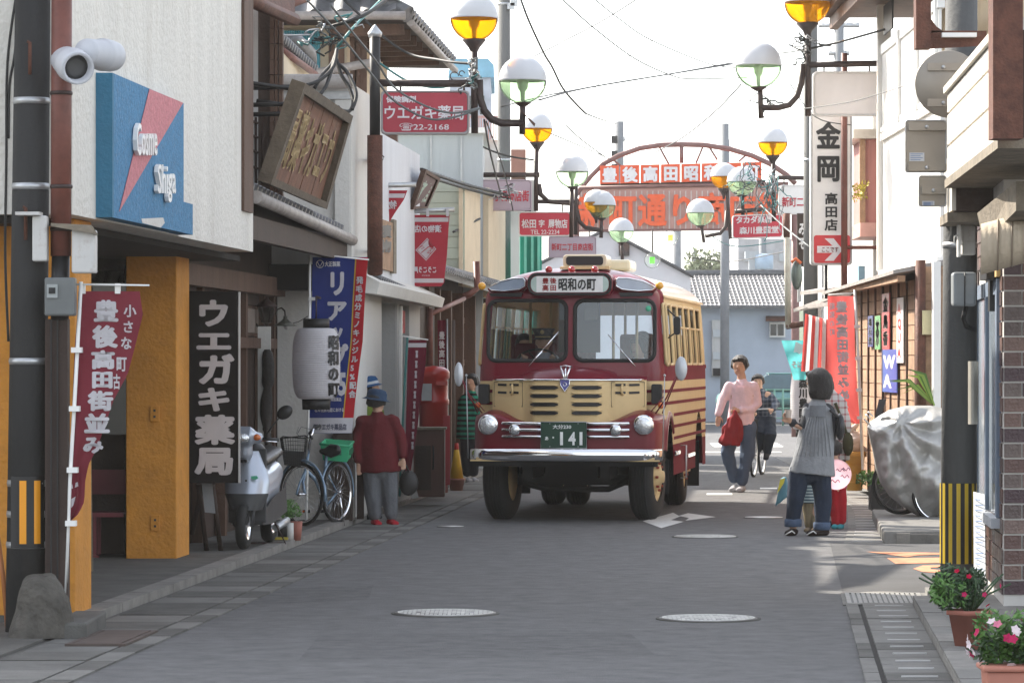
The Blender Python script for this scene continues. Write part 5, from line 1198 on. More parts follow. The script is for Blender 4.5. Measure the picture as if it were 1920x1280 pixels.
q = MB(); q.rod(P(114,480,21.98), P(116,-60,21.98), .062, 14); part('upper_tube', q, redbrown, t)
q = MB(); x0, x1 = P(86,0,21.98).x, P(128,0,21.98).x; q.bb(x0, x1, 21.94, 22.06, 0.02, P(0,598,21.98).z); part('lower_channel', q, wood_d, t)
for x in (96, 108): q = MB(); q.bb(P(x,0,21.94).x-.004, P(x,0,21.94).x+.004, 21.925, 21.939, .1, P(0,600,22.3).z); part('channel_rib', q, black, t)
q = MB(); q.rod(P(112,600,21.98), P(114,478,21.98), .055, 12); part('joint_sleeve', q, black, t)
for y in (175, 350, 430): q = MB(); q.lathe([(.066,-.012),(.07,0),(.066,.012)], P(115,y,21.98), 16); part('clamp', q, iron, t)
# loudspeakers
spw = mat('speaker_white', (.5,.51,.54), rough=.5, var=.08, dirt=.2)
def loudspeaker(label, p_front, p_back, r):
    a, c = V(p_front), V(p_back); d = (a-c).normalized(); M_ = d.to_track_quat('Z', 'Y').to_matrix(); L = (a-c).length
    t = top('loudspeaker', label, 'loudspeaker', c)
    q = MB(); q.lathe([(0,0),(r*.8,0),(r*.85,.02),(r*.9,L*.5),(r,L*.55),(r*1.02,L*.62),(r*.98,L*.9),(r*.92,L),(r*.75,L*.97),(r*.72,L*.8)], c, 24, M_); part('housing', q, spw, t)
    q = MB(); q.lathe([(r*.72,L*.8),(r*.4,L*.83),(0,L*.84)], c, 24, M_); part('speaker_mesh', q, mat('speaker_mesh', (.08,.08,.08), rough=.8), t)
    q = MB(); q.tube([c+M_ @ V((r*1.03,0,L*.35)), c+M_ @ V((r*1.03,0,L*.7))], .012, 6); part('bracket', q, cream, t)
loudspeaker('white drum loudspeaker on the rusty pole facing the camera', P(147,129,21.6), P(120,112,22.02), .103)
loudspeaker('white drum loudspeaker behind the first one, turned away along the street', P(212,106,22.2), P(160,98,21.9), .098)
# boxes on the left poles
def box_thing(name, label, cat, x0, y0, x1, y1, Y, d, m, extra=None, bevel=.012):
    p = P(x0, y1, Y); r_ = P(x1, y0, Y); t = top(name, label, cat, (p.x, Y, p.z))
    q = MB(); q.bb(p.x, r_.x, Y, Y+d, p.z, r_.z); part('case', q, m, t, bevel=bevel)
    return t
t = box_thing('electric_meter', 'grey electric meter box with a round-cornered window on the left pole', 'meter', 83, 520, 140, 592, 21.8, .12, mat('meter_grey', (.13,.14,.14), rough=.4))
q = MB(); q.bb(P(100,0,22.1).x, P(120,0,22.1).x, 21.785, 21.799, P(0,560,22.1).z, P(0,535,22.1).z); w_ = part('window', q, mat('meter_window', (.3,.32,.32), rough=.2), t)
q = MB(); q.bb(P(104,0,22.1).x, P(116,0,22.1).x, 21.778, 21.784, P(0,552,22.1).z, P(0,541,22.1).z); part('dial', q, black, w_)
rb = mat('rust_streaked_white', (.55,.54,.52), rough=.5, var=.1, dirt=.6, dcol=(.2,.09,.05), scale=4)
t = box_thing('junction_box', 'rust-edged white junction box on the left face of the dark pole', 'box', 60, 404, 88, 490, 21.85, .1, rb)
q = MB(); q.bb(P(45,0,22.2).x, P(90,0,22.2).x, 21.8, 21.96, P(0,408,22.2).z, P(0,402,22.2).z); part('lid', q, rb, t)
t = box_thing('junction_box', 'white junction box with a tilted dark lid beside the rusty pole', 'box', 134, 430, 178, 512, 21.85, .14, rb)
q = MB(); q.hexa([P(95,424,21.8), P(184,440,21.8), P(184,440,22), P(95,424,22), P(95,418,21.8), P(172,422,21.8), P(172,422,22), P(95,418,22)]); part('lid', q, wood_g, t)
# boulder and concrete block
def boulder(u, v):
    a = u*2*math.pi; ph = v*math.pi/2*1.0
    r_ = 1+.22*pnoise(V((math.cos(a)*1.3, math.sin(a)*1.3, v*2.2+4)))+.05*pnoise(V((math.cos(a)*5, math.sin(a)*5, v*7)))
    x = math.cos(a)*math.cos(ph)**.35*.185*(1-.28*v)*r_; y = math.sin(a)*math.cos(ph)**.35*.17*r_; z = .36*math.sin(ph)**.8*(1+.08*pnoise(V((math.cos(a)*2, math.sin(a)*2, 1))))
    return V((P(75,0,21.65).x+x+.02*v, 21.65+y, z+.02))
b = MB(); b.grid(boulder, 36, 18); single('boulder', 'rough dark boulder at the foot of the left poles', 'rock', b, mat('boulder_stone', (.085,.078,.068), rough=.95, var=.4, scale=8, bump=.9, bscale=26, dirt=.4))
b = MB(); b.hexa([P(112,1210,20.9)*1, P(162,1214,20.9), P(168,1196,22.6), P(112,1196,22.6), P(112,1182,21.2), P(158,1186,21.2), P(164,1166,22.6), P(112,1168,22.6)]); 
b = MB(); b.bb(P(105,0,21.7).x, P(168,0,21.7).x, 21.55, 22.6, .0, .11); single('concrete_block', 'low worn concrete block beside the boulder', 'block', b, concrete_d, bevel=.015)
b = MB(); b.tube([P(-5,1000,22.2), P(6,1080,22.2), P(14,1175,22.2), P(30,1182,22.2)], .015, 8); single('orange_pipe', 'thin orange pipe at the bottom left corner beside the boulder', 'pipe', b, mat('orange_pipe', (.35,.12,.03), rough=.5))
# right corner pole
t = pole('grey concrete utility pole with yellow and black band at the brick corner', 1797, 26, .262, -60, mat('pole_grey', (.085,.087,.088), rough=.85, var=.25, scale=3, bump=.3, streak=True), (460,), px_top=1803)
rr = .1325; cx = t.location.x
n = 14; zt_, zb_ = P(0,905,26).z, P(0,1055,26).z
ylw = mat('band_yellow', (.5,.34,.02), rough=.5, var=.1)
for i in range(n*2):
    a0 = i*math.pi/n; a1 = a0+math.pi/n-.01; q = MB()
    q.grid(lambda u, v: V((cx+rr*math.sin(a0+(a1-a0)*u), 26-rr*math.cos(a0+(a1-a0)*u), zb_+(zt_-zb_)*v)), 3, 1); part('band_stripe', q, ylw if i % 2 else black, t)
b = MB(); b.lathe([(.133,.78),(.133,2.6)], (cx,26,0), 20)
t = box_thing('control_box', 'grey rounded control box on the pole at the brick corner', 'box', 1787, 510, 1831, 574, 25.6, .14, mat('box_grey', (.24,.26,.27), rough=.4), bevel=.02)
q = MB(); q.tube([P(1812,574,25.7), P(1806,596,25.7), P(1812,612,25.75), P(1826,618,25.8)], .018, 6); part('cable_tail', q, black, t)
q = MB(); q.tube([P(1809,510,25.59), P(1809,574,25.59)], .004, 5); part('seam', q, black, t)
b = MB(); b.grid(lambda u, v: P(1815+18*u, 677+118*v - (0 if u > .3 else 0), 25.55-.05*math.sin(u*3.1)) if True else None, 8, 6); b.bb(P(1822,0,25.6).x, P(1833,0,25.6).x, 25.56, 25.66, P(0,760,25.6).z, P(0,678,25.6).z); single('cable_guard', 'beige curved cable guard on the right side of the corner pole', 'cover', b, mat('beige_guard', (.32,.3,.26), rough=.5))
t = box_thing('junction_box', 'white box with rust stains under the balcony of the brick building', 'box', 1804, 422, 1830, 478, 25.7, .12, rb)
q = MB(); q.bb(P(1797,0,25.6).x, P(1802,0,25.6).x, 25.62, 25.7, P(0,481,25.6).z, P(0,418,25.6).z); part('edge_strip', q, white_p, t)
q = MB(); q.tube([P(1797,440,25.6), P(1790,443,25.6), P(1789,452,25.6), P(1792,458,25.6)], .006, 5); part('hook', q, white_p, t)
# poster on the corner
t = top('notice_sheet', 'narrow white printed notice hanging between the banded pole and the bricks', 'notice', P(1836, 1085, 25.4))
q = MB(); q.hexa([P(1826,1082,25.4), P(1848,1086,25.2), P(1848,1086,25.21), P(1826,1082,25.41), P(1825,921,25.4), P(1846,926,25.2), P(1846,926,25.21), P(1825,921,25.41)]); part('sheet', q, mat('notice_white', (.6,.63,.66), rough=.6), t)
q = MB()
for i in range(14):
    y = 935+i*10; q.add([P(1828,y,25.36), P(1843 if i % 3 else 1838,y+1,25.17), P(1843 if i % 3 else 1838,y+2.8,25.17), P(1828,y+1.8,25.36)], [(0,1,2,3)])
part('print', q, mat('notice_ink', (.12,.2,.38), rough=.6), t, kind='stuff')
# backs of traffic signs
sb = mat('sign_back', (.3,.27,.23), rough=.45, metal=.3, var=.08)
def sign_back(label, shape, Y=25.55):
    t = top('traffic_sign', label, 'traffic sign', P(1765, 400, Y))
    if shape == 'disc':
        q = MB(); c = P(1778,158,Y); q.lathe([(.232,0),(.236,.008),(.232,.016),(0,.016)], c, 40, Matrix.Rotation(R(90), 3, 'X')); q.lathe([(0,0),(.232,0)], c, 40, Matrix.Rotation(R(90), 3, 'X')); part('plate', q, sb, t)
        rails = (126, 193); xs_ = (1738, 1800); lb = (1739, 1768, 165, 184)
    else:
        x0, y0, x1, y1 = shape; q = MB(); q.prism([P(x, y, Y) for x, y in rrect(x0, y0, x1, y1, 5)], (0, .006, 0)); part('plate', q, sb, t)
        q = MB(); q.tube([P(x, y, Y)-V((0,.003,0)) for x, y in rrect(x0+1, y0+1, x1-1, y1-1, 5)], .005, 5, closed=True); part('rim', q, steel, t)
        rails = (y0+13, y1-10) if y1-y0 > 80 else (y0+28,); xs_ = (x0+6, x1-2); lb = (x0+8, x0+36, (y0+y1)/2+12, (y0+y1)/2+28) if y1-y0 > 80 else (x0+7, x0+30, y1-11, y1-3)
    for y in rails:
        for k in (-3, 0, 3): pass
        q = MB(); q.bb(P(xs_[0],0,Y).x, P(xs_[1],0,Y).x, Y-.03, Y-.0005, P(0,y+7,Y).z, P(0,y-7,Y).z); rl = part('rail', q, sb, t)
        q = MB(); q.ell(P((xs_[0]+xs_[1])/2, y, Y-.035), (.014,.01,.014), 10); part('bolt', q, steel, rl)
    q = MB(); q.bb(P(lb[0],0,Y).x, P(lb[1],0,Y).x, Y-.004, Y-.0006, P(0,lb[3],Y).z, P(0,lb[2],Y).z); s_ = part('sticker', q, mat('sticker_pale', (.55,.57,.6), rough=.5), t)
    q = MB()
    for k in range(4): q.bb(P(lb[0]+2,0,Y).x, P(lb[1]-3-(k % 2)*4,0,Y).x, Y-.0055, Y-.0042, P(0,lb[2]+3.2+k*(lb[3]-lb[2])/4.5,Y).z, P(0,lb[2]+2+k*(lb[3]-lb[2])/4.5,Y).z)
    part('sticker_print', q, mat('notice_ink', (.12,.2,.38)), s_, kind='stuff')
sign_back('back of a round traffic sign mounted high on the corner pole', 'disc')
sign_back('back of the larger rectangular plate under the round sign on the corner pole', (1697,225,1775,324))
sign_back('back of the smaller rectangular plate, lowest on the corner pole', (1722,329,1775,388))
t = top('rusty_bracket', 'rusty L-shaped steel bracket reaching out from the top right balcony', 'bracket', P(1780, 92, 24.3))
q = MB(); q.bb(P(1716,0,24.3).x, P(1744,0,24.3).x, 24.25, 24.4, P(0,92,24.3).z, P(0,-30,24.3).z); part('upright', q, rust, t)
q = MB(); q.hexa([P(1745,92,24.3), P(1850,86,24.3), P(1850,86,24.4), P(1745,92,24.4), P(1745,58,24.3), P(1850,58,24.3), P(1850,58,24.4), P(1745,58,24.4)]); part('beam', q, rust, t)
q = MB(); q.add([P(1745,35,24.3), P(1745,62,24.3), P(1770,60,24.3), P(1756,50,24.3)], [(0,1,2,3)]); part('gusset', q, rust, t)
q = MB(); q.bb(P(1768,0,24.2).x, P(1833,0,24.2).x, 24.24, 24.295, P(0,71,24.3).z, P(0,63,24.3).z); part('white_tube', q, white_p, t)
# left pipe with first lamp
t = top('sign_pipe', 'black and rusty pipe bracketed to the white house, carrying the nearest lamp', 'pipe', P(703, 515, 37))
q = MB(); q.rod(P(703,255,37), P(703,62,37), .055, 12); part('upper_pipe', q, black, t)
q = MB(); q.rod(P(703,512,37), P(703,254,37), .08, 14); q.ell(P(703,512,37), (.08,.08,.03), 12); part('lower_pipe', q, rust, t)
q = MB(); q.lathe([(.065,-.02),(.075,.02),(.01,.1),(0,.11)], P(703,66,37), 10); part('finial', q, steel, t)
for y in (300, 470): q = MB(); q.rod(P(700,y,37), P(690,y,39.5), .02, 6); part('wall_bracket', q, iron, t)
q = MB(); q.tube([P(710,296,37), P(718,300,37), P(720,294,37), P(715,290,37)], .006, 5); part('hook', q, iron, t)
t = pole('slim black and redbrown pipe post carrying the second lamp', 871, 54.5, .12, 238, redbrown, (), 'lamp_post')
q = MB(); q.rod(P(870,395,54.4), P(870,250,54.4), .065, 10); part('upper_sleeve', q, black, t)
q = MB(); q.ell(P(872,245,54.4), .05, 8); part('cap', q, white_p, t)
q = MB(); q.rod(P(873,372,54.3), P(873,383,54.3), .06, 8); part('orange_lamp', q, mat('orange_plastic', (.6,.25,.08)), t)
loudspeaker('small white bell loudspeaker on the slim pipe post above the bus mirror', P(899,472,54.1), P(880,465,54.3), .09)
pole('tall concrete utility pole rising behind the second amber lamp', 945, 60, .235, -70, polem, (8, 300))
t = bpy.data.objects[[o.name for o in bpy.data.objects if o.name.startswith('utility_pole')][-1]]
for (x, y) in ((958, 12), (964, 6)): q = MB(); q.box(P(x,y,59.9), (.12,.1,.1)); part('insulator', q, steel, t)
pole('concrete utility pole behind the tall white vertical sign', 1520, 56, .235, -60, polem, (300,))
pole('slim far utility pole in front of the pale blue house', 1359, 92, .24, 232, mat('far_pole', (.22,.23,.24), rough=.8), ())
def crossed(label, px, Y, dia, ytop, arms):
    t = pole(label, px, Y, dia, ytop, mat('far_pole', (.22,.23,.24), rough=.8))
    for y, w_ in arms:
        q = MB(); q.rod(P(px-w_,y,Y), P(px+w_,y,Y), .05, 6); ar = part('crossarm', q, steel, t)
        for k in (-.8,-.3,.3,.8): q = MB(); q.rod(P(px+w_*k,y,Y), P(px+w_*k,y-5,Y), .05, 6); part('insulator', q, white_p, ar)
    return t
t = crossed('far pole with black transformers left of the orange arch', 1161, 110, .32, 228, ((262,12),))
for y in (262, 290, 315): q = MB(); q.box(P(1152,y,109.7), (.18,.2,.22)); part('transformer', q, black, t)
crossed('far pole top with insulators above the arch on the right', 1361.5, 118, .25, 262, ((278,8),))
crossed('far pole with crossarms behind the wire tangle at the top right', 1573, 70, .22, 25, ((48,38),(100,20)))
crossed('short distant pole right of the white gabled hall', 1269, 140, .38, 432, ())
crossed('thin distant pole with crossarms on the horizon', 1302, 240, .3, 470, ((480,14),(492,16)))
t = crossed('distant pole with a round blue transformer above the tiled roof', 1430, 130, .3, 425, ())
q = MB(); q.lathe([(.32,0),(.34,.02),(.34,.5),(.1,.56)], P(1432,505,129.6), 14); part('transformer', q, mat('transformer_blue', (.35,.45,.55), rough=.5), t)
q = MB(); q.box(P(1410,478,129.6), (.5,.3,.25)); q.box(P(1412,500,129.6), (.3,.2,.5)); part('switch_box', q, gm, t)
# ------------------------------------------------------------------ the arch
def arch():
    Y = 80; t = top('street_arch', 'steel arch over the street with orange character boxes and a big red-lettered board', 'arch', P(1278, 790, Y))
    am_ = mat('arch_steel', (.2,.1,.09), rough=.5, var=.2, scale=4)
    pts = [(1075,372),(1090,352),(1108,330),(1130,308),(1160,292),(1200,278),(1240,272),(1280,271),(1320,272),(1370,280),(1410,292),(1445,308),(1475,328),(1492,345)]
    q = MB(); q.tube([P(x,y,Y) for x,y in pts], .06, 8); part('arch_tube', q, am_, t)
    for x in (1079, 1492): q = MB(); q.rod((P(x,0,Y).x, Y+.1, 0), P(x,350 if x > 1200 else 372,Y)+V((0,.1,0)), .09, 10); part('leg', q, am_, t)
    for a, c in (((1278,272),(1278,306)), ((1236,275),(1254,308)), ((1330,276),(1345,300)), ((1318,275),(1305,306)), ((1400,290),(1385,303)), ((1150,300),(1165,312))): q = MB(); q.rod(P(*a,Y), P(*c,Y), .025 if a[0] != 1278 else .05, 6); part('strut', q, am_, t)
    orng = mat('arch_orange', (.75,.1,.03), rough=.5, var=.05); wl_ = mat('arch_white', (.75,.72,.72), rough=.5)
    for i, ch in enumerate('豊後高田昭和の町'):
        x0 = 1125+38.2*i; y0 = 311-.9*i
        q = MB(); q.prism([P(x0,y0+34,Y-.1), P(x0+35.5,y0+33,Y-.1), P(x0+35.5,y0-1,Y-.1), P(x0,y0,Y-.1)], (0,.15,0)); bx = part('letter_box', q, orng, t)
        q = MB(); column(q, ch, lambda x, y, z=0: P(x, y, Y-.106-z*3), x0+4, y0+2, x0+32, y0+32, .05, .02); part('lettering', q, wl_, bx)
    q = MB(); q.rod(P(1125,349,Y), P(1435,341,Y), .05, 6); part('box_rail', q, iron, t)
    q = MB(); q.prism([P(1086,432,Y), P(1478,428,Y), P(1478,346,Y), P(1086,354,Y)], (0,.3,0)); bd = part('board', q, mat('arch_board', (.48,.27,.23), rough=.6, var=.08, dirt=.15), t)
    for i in range(38):
        x = 1090+i*10.3; q = MB(); q.bb(P(x,0,Y).x-.012, P(x,0,Y).x+.012, Y-.02, Y-.001, P(0,429,Y).z, P(0,358,Y).z); part('board_rib', q, mat('arch_rib', (.55,.47,.43)), bd)
    q = MB(); q.rod(P(1086,352,Y-.04), P(1478,344,Y-.04), .04, 6); q.rod(P(1086,433,Y-.04), P(1478,429,Y-.04), .03, 6); part('board_edge', q, am_, t)
    for i, ch in enumerate('新町通り商店街'):
        x0 = 1084+56*i; q = MB(); column(q, ch, lambda x, y, z=0: P(x, y-(x-1084)*.006, Y-.08-z*3), x0, 361, x0+54, 427, .035, .0); part('big_lettering', q, mat('neon_red', (.75,.11,.03), rough=.5, var=.15, scale=8), t)
arch()
# hanging square lamps beyond
def lantern_sq(label, px, py, Y, c, ytop):
    t = top('hanging_lamp', label, 'lamp', P(px, py+18, Y), group='clear hanging lamps under the arch')
    q = MB(); q.ell(P(px,py,Y), 15*S(Y), 18, k=10); part('globe', q, tint_glass('clear_globe', (.93,.95,.95), .05), t)
    q = MB(); q.box(P(px,py,Y), (9*S(Y),.1,12*S(Y))); part('coloured_core', q, mat('core_'+label[:5], c, rough=.5, emit=.25), t)
    q = MB(); q.rod(P(px,py-15,Y), P(px,ytop,Y), .02, 6); part('rod', q, iron, t)
lantern_sq('green cored clear hanging lamp just above the bus roof corner', 1223, 488, 76, (.1,.7,.02), 432)
lantern_sq('yellow cored clear hanging lamp below the arch board', 1257, 446, 84, (.8,.55,.05), 432)
# convex mirror and rusty frame post
t = top('frame_post', 'cream pipe post with rusty bracket frame in front of the pale blue house', 'post', (P(1478,0,58).x, 58, 0))
cp = mat('cream_rusty_pipe', (.5,.48,.4), rough=.6, var=.15, dirt=.5, dcol=(.25,.1,.04), scale=3)
q = MB(); q.rod((P(1478,0,58).x,58,P(0,615,58).z), P(1475,405,58), .05, 10); part('pipe', q, cp, t)
q = MB(); q.rod(P(1474,612,58), P(1514,606,58), .05, 8); part('lower_rail', q, rust, t)
q = MB(); q.rod(P(1475,445,58), P(1475,400,58), .058, 8); part('rusty_top', q, rust, t)
t = top('traffic_mirror', 'round traffic mirror seen edge-on with orange rim beside the cream pipe', 'mirror', P(1500, 560, 57))
q = MB(); q.ell(P(1494,515,57), (.09,.05,.24), 16); part('mirror', q, mat('mirror_back', (.12,.15,.14), rough=.3, metal=.5), t)
q = MB(); q.tube([P(1484,492,56.9), P(1492,485,56.9), P(1502,494,56.9)], .03, 6); part('orange_hood', q, mat('mirror_orange', (.7,.15,.05)), t)
q = MB(); q.bb(P(1496,0,57).x, P(1503,0,57).x, 57, 57.1, P(0,566,57).z, P(0,530,57).z); part('arm', q, steel, t)
t = top('brown_hanging_sign', 'dark brown vertical hanging sign with pale characters behind the concrete pole', 'sign', P(1505, 520, 58.5))
q = MB(); q.bb(P(1495,0,58.5).x, P(1512,0,58.5).x, 58.5, 58.6, P(0,500,58.5).z, P(0,400,58.5).z); part('panel', q, wood_d, t)
q = MB(); column(q, 'みそ', px_fn(58.49), 1497, 415, 1511, 470, .04); part('lettering', q, wt, t)
# ------------------------------------------------------------------ banners
def bann(name, label, cat, rows, Y, amp, m, fr=.35, nu=18, nv=40, base=None):
    t = top(name, label, cat, base if base is not None else P(rows[0][1], rows[-1][0], Y))
    ph = random.uniform(0, 6)
    def edges(y):
        y = min(max(y, rows[0][0]), rows[-1][0])
        for a, c in zip(rows, rows[1:]):
            if a[0] <= y <= c[0]:
                f = (y-a[0])/(c[0]-a[0]); return a[1]+(c[1]-a[1])*f, a[2]+(c[2]-a[2])*f
        return rows[-1][1:]
    def fn(x, y, z=0):
        e = edges(y); u = (x-e[0])/max(1, e[1]-e[0]); v = (y-rows[0][0])/(rows[-1][0]-rows[0][0])
        d = amp*(.3+v)*math.sin(u*5+v*4+ph)+amp*.5*math.sin(v*14+u*2+ph*2)+amp*.25*math.sin(u*13-v*6)
        return P(x, y, Y+d)-V((0, z, 0))
    q = MB(); Hh = rows[-1][0]-rows[0][0]
    def g(u, v):
        y = rows[0][0]+Hh*v; e = edges(y); return fn(e[0]+(e[1]-e[0])*u, y)
    q.grid(g, nu, nv); c = part('cloth', q, m, t)
    return t, c, fn, edges
def region(mb, fn, edges, y0, y1, u0, u1, lift=.003, nu=6, nv=12, slope=0):
    def g(u, v):
        y = y0+(y1-y0)*v; e = edges(y); uu = u0+(u1-u0)*u
        return fn(e[0]+(e[1]-e[0])*uu, y, lift)
    mb.grid(g, nu, nv)
banred = cloth_mat('banner_maroon', (.20,.035,.05), .25); banwh = cloth_mat('banner_white', (.62,.60,.62), .25)
t, c, fn, ed = bann('nobori_banner', 'faded maroon banner curling from a white pole beside the left poles', 'banner', [(546,147,262),(590,145,268),(650,140,253),(700,138,240),(750,136,213),(800,135,196),(840,133,182),(870,132,166),(900,132,160),(940,132,158),(962,131,148),(975,131,134)], 22.0, .02, banred, base=(P(122,0,22).x,22,.02))
q = MB(); q.tube([P(152,528,21.95), P(140,750,21.95), P(131,900,21.95), P(122,1128,21.95)], .012, 8); part('pole', q, white_p, t)
q = MB(); q.rod(P(142,533,21.95), P(280,535,21.95), .0065, 6); part('crossbar', q, white_p, t)
for x, y in ((141,655),(137,765),(133,880),(130,980)): q = MB(); q.bb(P(x-8,0,21.9).x, P(x+12,0,21.9).x, 21.9, 21.97, P(0,y+6,21.9).z, P(0,y-4,21.9).z); part('strap', q, white_p, t)
for x in (152, 218): q = MB(); q.bb(P(x-5,0,21.9).x, P(x+5,0,21.9).x, 21.97, 22.0, P(0,550,21.9).z, P(0,531,21.9).z); part('strap', q, white_p, t)
q = MB()
for ch, bx in zip('豊後高田街並み', ((176,562,222,604),(174,609,220,652),(171,656,216,692),(171,694,213,728),(166,732,212,770),(158,774,206,813),(155,816,194,850))): column(q, ch, lambda x, y, z=0: fn(x, y, .006+z), bx[0], bx[1], bx[2], bx[3], .055, 0)
for ch, bx in zip('小さな町古', ((232,570,256,595),(229,600,252,625),(226,630,248,656),(218,666,238,697),(212,700,226,730))): column(q, ch, lambda x, y, z=0: fn(x, y, .006+z), bx[0], bx[1], bx[2], bx[3], .03, 0)
part('lettering', q, banwh, c)
q = MB(); q.add([fn(x, y, .006) for x, y in ((133,908),(146,903),(147,911),(134,916))], [(0,1,2,3)]); q.add([fn(x, y, .006) for x, y in ((134,935),(142,930),(138,946),(134,952))], [(0,1,2,3)]); part('lettering', q, banwh, c, kind='stuff')
# blue and red banner
bl = cloth_mat('banner_blue', (.02,.035,.17), .2); rd = cloth_mat('banner_red', (.5,.02,.03), .25); yl = cloth_mat('banner_yellow', (.6,.4,.05), .2)
t, c, fn, ed = bann('nobori_banner', 'deep blue banner with a red edge hanging behind the white paper lantern', 'banner', [(482,586,690),(560,585,684),(640,582,680),(700,580,672),(760,577,665),(782,576,663),(812,574,660)], 35.6, .018, bl, base=(P(581,0,35.6).x,35.6,.06))
q = MB(); region(q, fn, ed, 483, 783, .795, 1.0, nv=36); part('red_edge', q, rd, c)
q = MB(); region(q, fn, ed, 483, 783, .77, .793, .004, 2, 36); part('yellow_line', q, yl, c)
q = MB(); region(q, fn, ed, 783, 811.5, 0, 1.0, .004, 10, 6); part('white_foot', q, banwh, c)
q = MB(); f6 = lambda x, y, z=0: fn(x, y, .007+z)
for ch, bx in zip('リアップ', ((613,505,652,556),(611,560,651,603),(614,604,646,640),(614,643,652,690))): column(q, ch, f6, *bx, .05, 0)
word(q, '5', f6, 634, 742, 649, 698, .04); word(q, 'X', f6, 612, 742, 629, 698, .04)
part('lettering', q, banwh, c)
q = MB(); chars = '発毛成分ミノキシジル5%配合'
for i, ch in enumerate(chars):
    y = 518+i*16.4; x = 668-(y-518)*.066; column(q, ch, f6, x, y, x+13, y+14.5, .04, 0)
part('lettering', q, banwh, c)
q = MB(); word(q, '大正製薬', f6, 609, 500, 638, 490, .03); q.tube([f6(600+7*math.cos(a/12*6.283), 495+7*math.sin(a/12*6.283)) for a in range(12)], .004, 4, closed=True); q.tube([f6(595,491), f6(600,500), f6(605,491)], .005, 4)
word(q, '第1類医薬品', f6, 613, 752, 640, 745, .03); word(q, '壮年性脱毛症における', f6, 590, 772, 645, 764, .03); part('small_print', q, banwh, c, kind='stuff')
q = MB(); word(q, '㈲ウエガキ薬品店', f6, 588, 806, 650, 794, .03); part('dark_print', q, mat('banner_ink', (.08,.08,.12)), c)
q = MB(); q.tube([P(581,470,35.55), P(580,640,35.55), P(577,830,35.55), P(574,985,35.55)], .014, 8); part('pole', q, white_p, t)
q = MB(); q.rod(P(574,475,35.55), P(692,487,35.55), .008, 6); part('crossbar', q, white_p, t)
for y in (560, 600, 700): q = MB(); q.bb(P(578,0,35.5).x, P(590,0,35.5).x, 35.53, 35.6, P(0,y+3,35.5).z, P(0,y-3,35.5).z); part('strap', q, white_p, t)
# pickles flags (seen from behind, so the writing is reversed)
pr = cloth_mat('flag_red', (.33,.035,.05), .3)
def mword(q, s, fn, x0, y0, x1, y1, bold=.03): word(q, s, lambda x, y, z=0: fn(x0+x1-x, y, .006+z), x0, y0, x1, y1, bold)
t, c, fn, ed = bann('shop_flag', 'hanging red flag with white diamond crest and reversed writing beyond the white house', 'flag', [(403,767,843),(430,766,841),(480,764,838),(515,763,834),(530,764,833),(537,771,827)], 43, .015, pr)
for y0_, y1_ in ((408, 416), (522, 530)): q = MB(); region(q, fn, ed, y0_, y1_, .02, .98, nv=2, nu=10); part('white_band', q, banwh, c)
q = MB(); mword(q, '漬物の店', fn, 777, 436, 828, 422); mword(q, 'こうこう屋', fn, 775, 512, 818, 500, .05); mword(q, 'KOUKOUYA', fn, 791, 518, 806, 515, .0); part('lettering', q, banwh, c)
q = MB(); q.add([fn(x, y, .005) for x, y in ((801,446),(818,467),(799,489),(779,469))], [(0,1,2,3)]); cr = part('crest', q, banwh, c)
q = MB(); q.tube([fn(x, y, .009) for x, y in ((801,449),(815,467),(799,486),(782,469))], .005, 4, closed=True); q.tube([fn(x, y, .009) for x, y in ((790,474),(803,463),(808,462),(812,466),(806,468))], .006, 4); q.tube([fn(x,y,.009) for x, y in ((785,465),(792,461),(796,464),(790,467))], .005, 4); q.tube([fn(x,y,.009) for x, y in ((802,472),(808,470),(807,475),(801,474))], .005, 4); part('crest_lines', q, letr, cr)
q = MB(); q.rod(P(752,397,42.98), P(852,393,42.98), .03, 8); part('crossbar', q, steel, t)
for x in (765, 802, 839): q = MB(); q.bb(P(x-2.5,0,43).x, P(x+2.5,0,43).x, 42.94, 43.02, P(0,406,43).z, P(0,391,43).z); part('strap', q, banwh, t)
q = MB(); q.rod(P(760,405,43), P(761,520,43), .012, 6); part('side_rod', q, steel, t)
t, c, fn, ed = bann('shop_flag', 'red flag blown and folded to a point behind the rusty pipe', 'flag', [(357,684,764),(375,681,757),(400,679,740),(430,675,722),(470,672,700),(500,671,692),(525,676,686)], 40.2, .03, pr)
q = MB(); region(q, fn, ed, 363, 371, .02, .98, nv=3, nu=10); part('white_band', q, banwh, c)
q = MB(); mword(q, '物の店', fn, 692, 392, 744, 376); part('lettering', q, banwh, c)
q = MB(); q.add([fn(x, y, .005) for x, y in ((712,397),(724,412),(711,424),(690,426),(694,418))], [(0,1,2,3,4)]); part('crest', q, banwh, c)
q = MB(); q.rod(P(663,349,40.15), P(780,346,40.15), .03, 8); part('crossbar', q, steel, t)
for x in (683, 722): q = MB(); q.bb(P(x-2.5,0,40).x, P(x+2.5,0,40).x, 40.1, 40.22, P(0,360,40).z, P(0,344,40).z); part('strap', q, banwh, t)
q = MB(); q.rod(P(671,365,40.1), P(676,480,40.1), .01, 6); part('side_rod', q, steel, t)
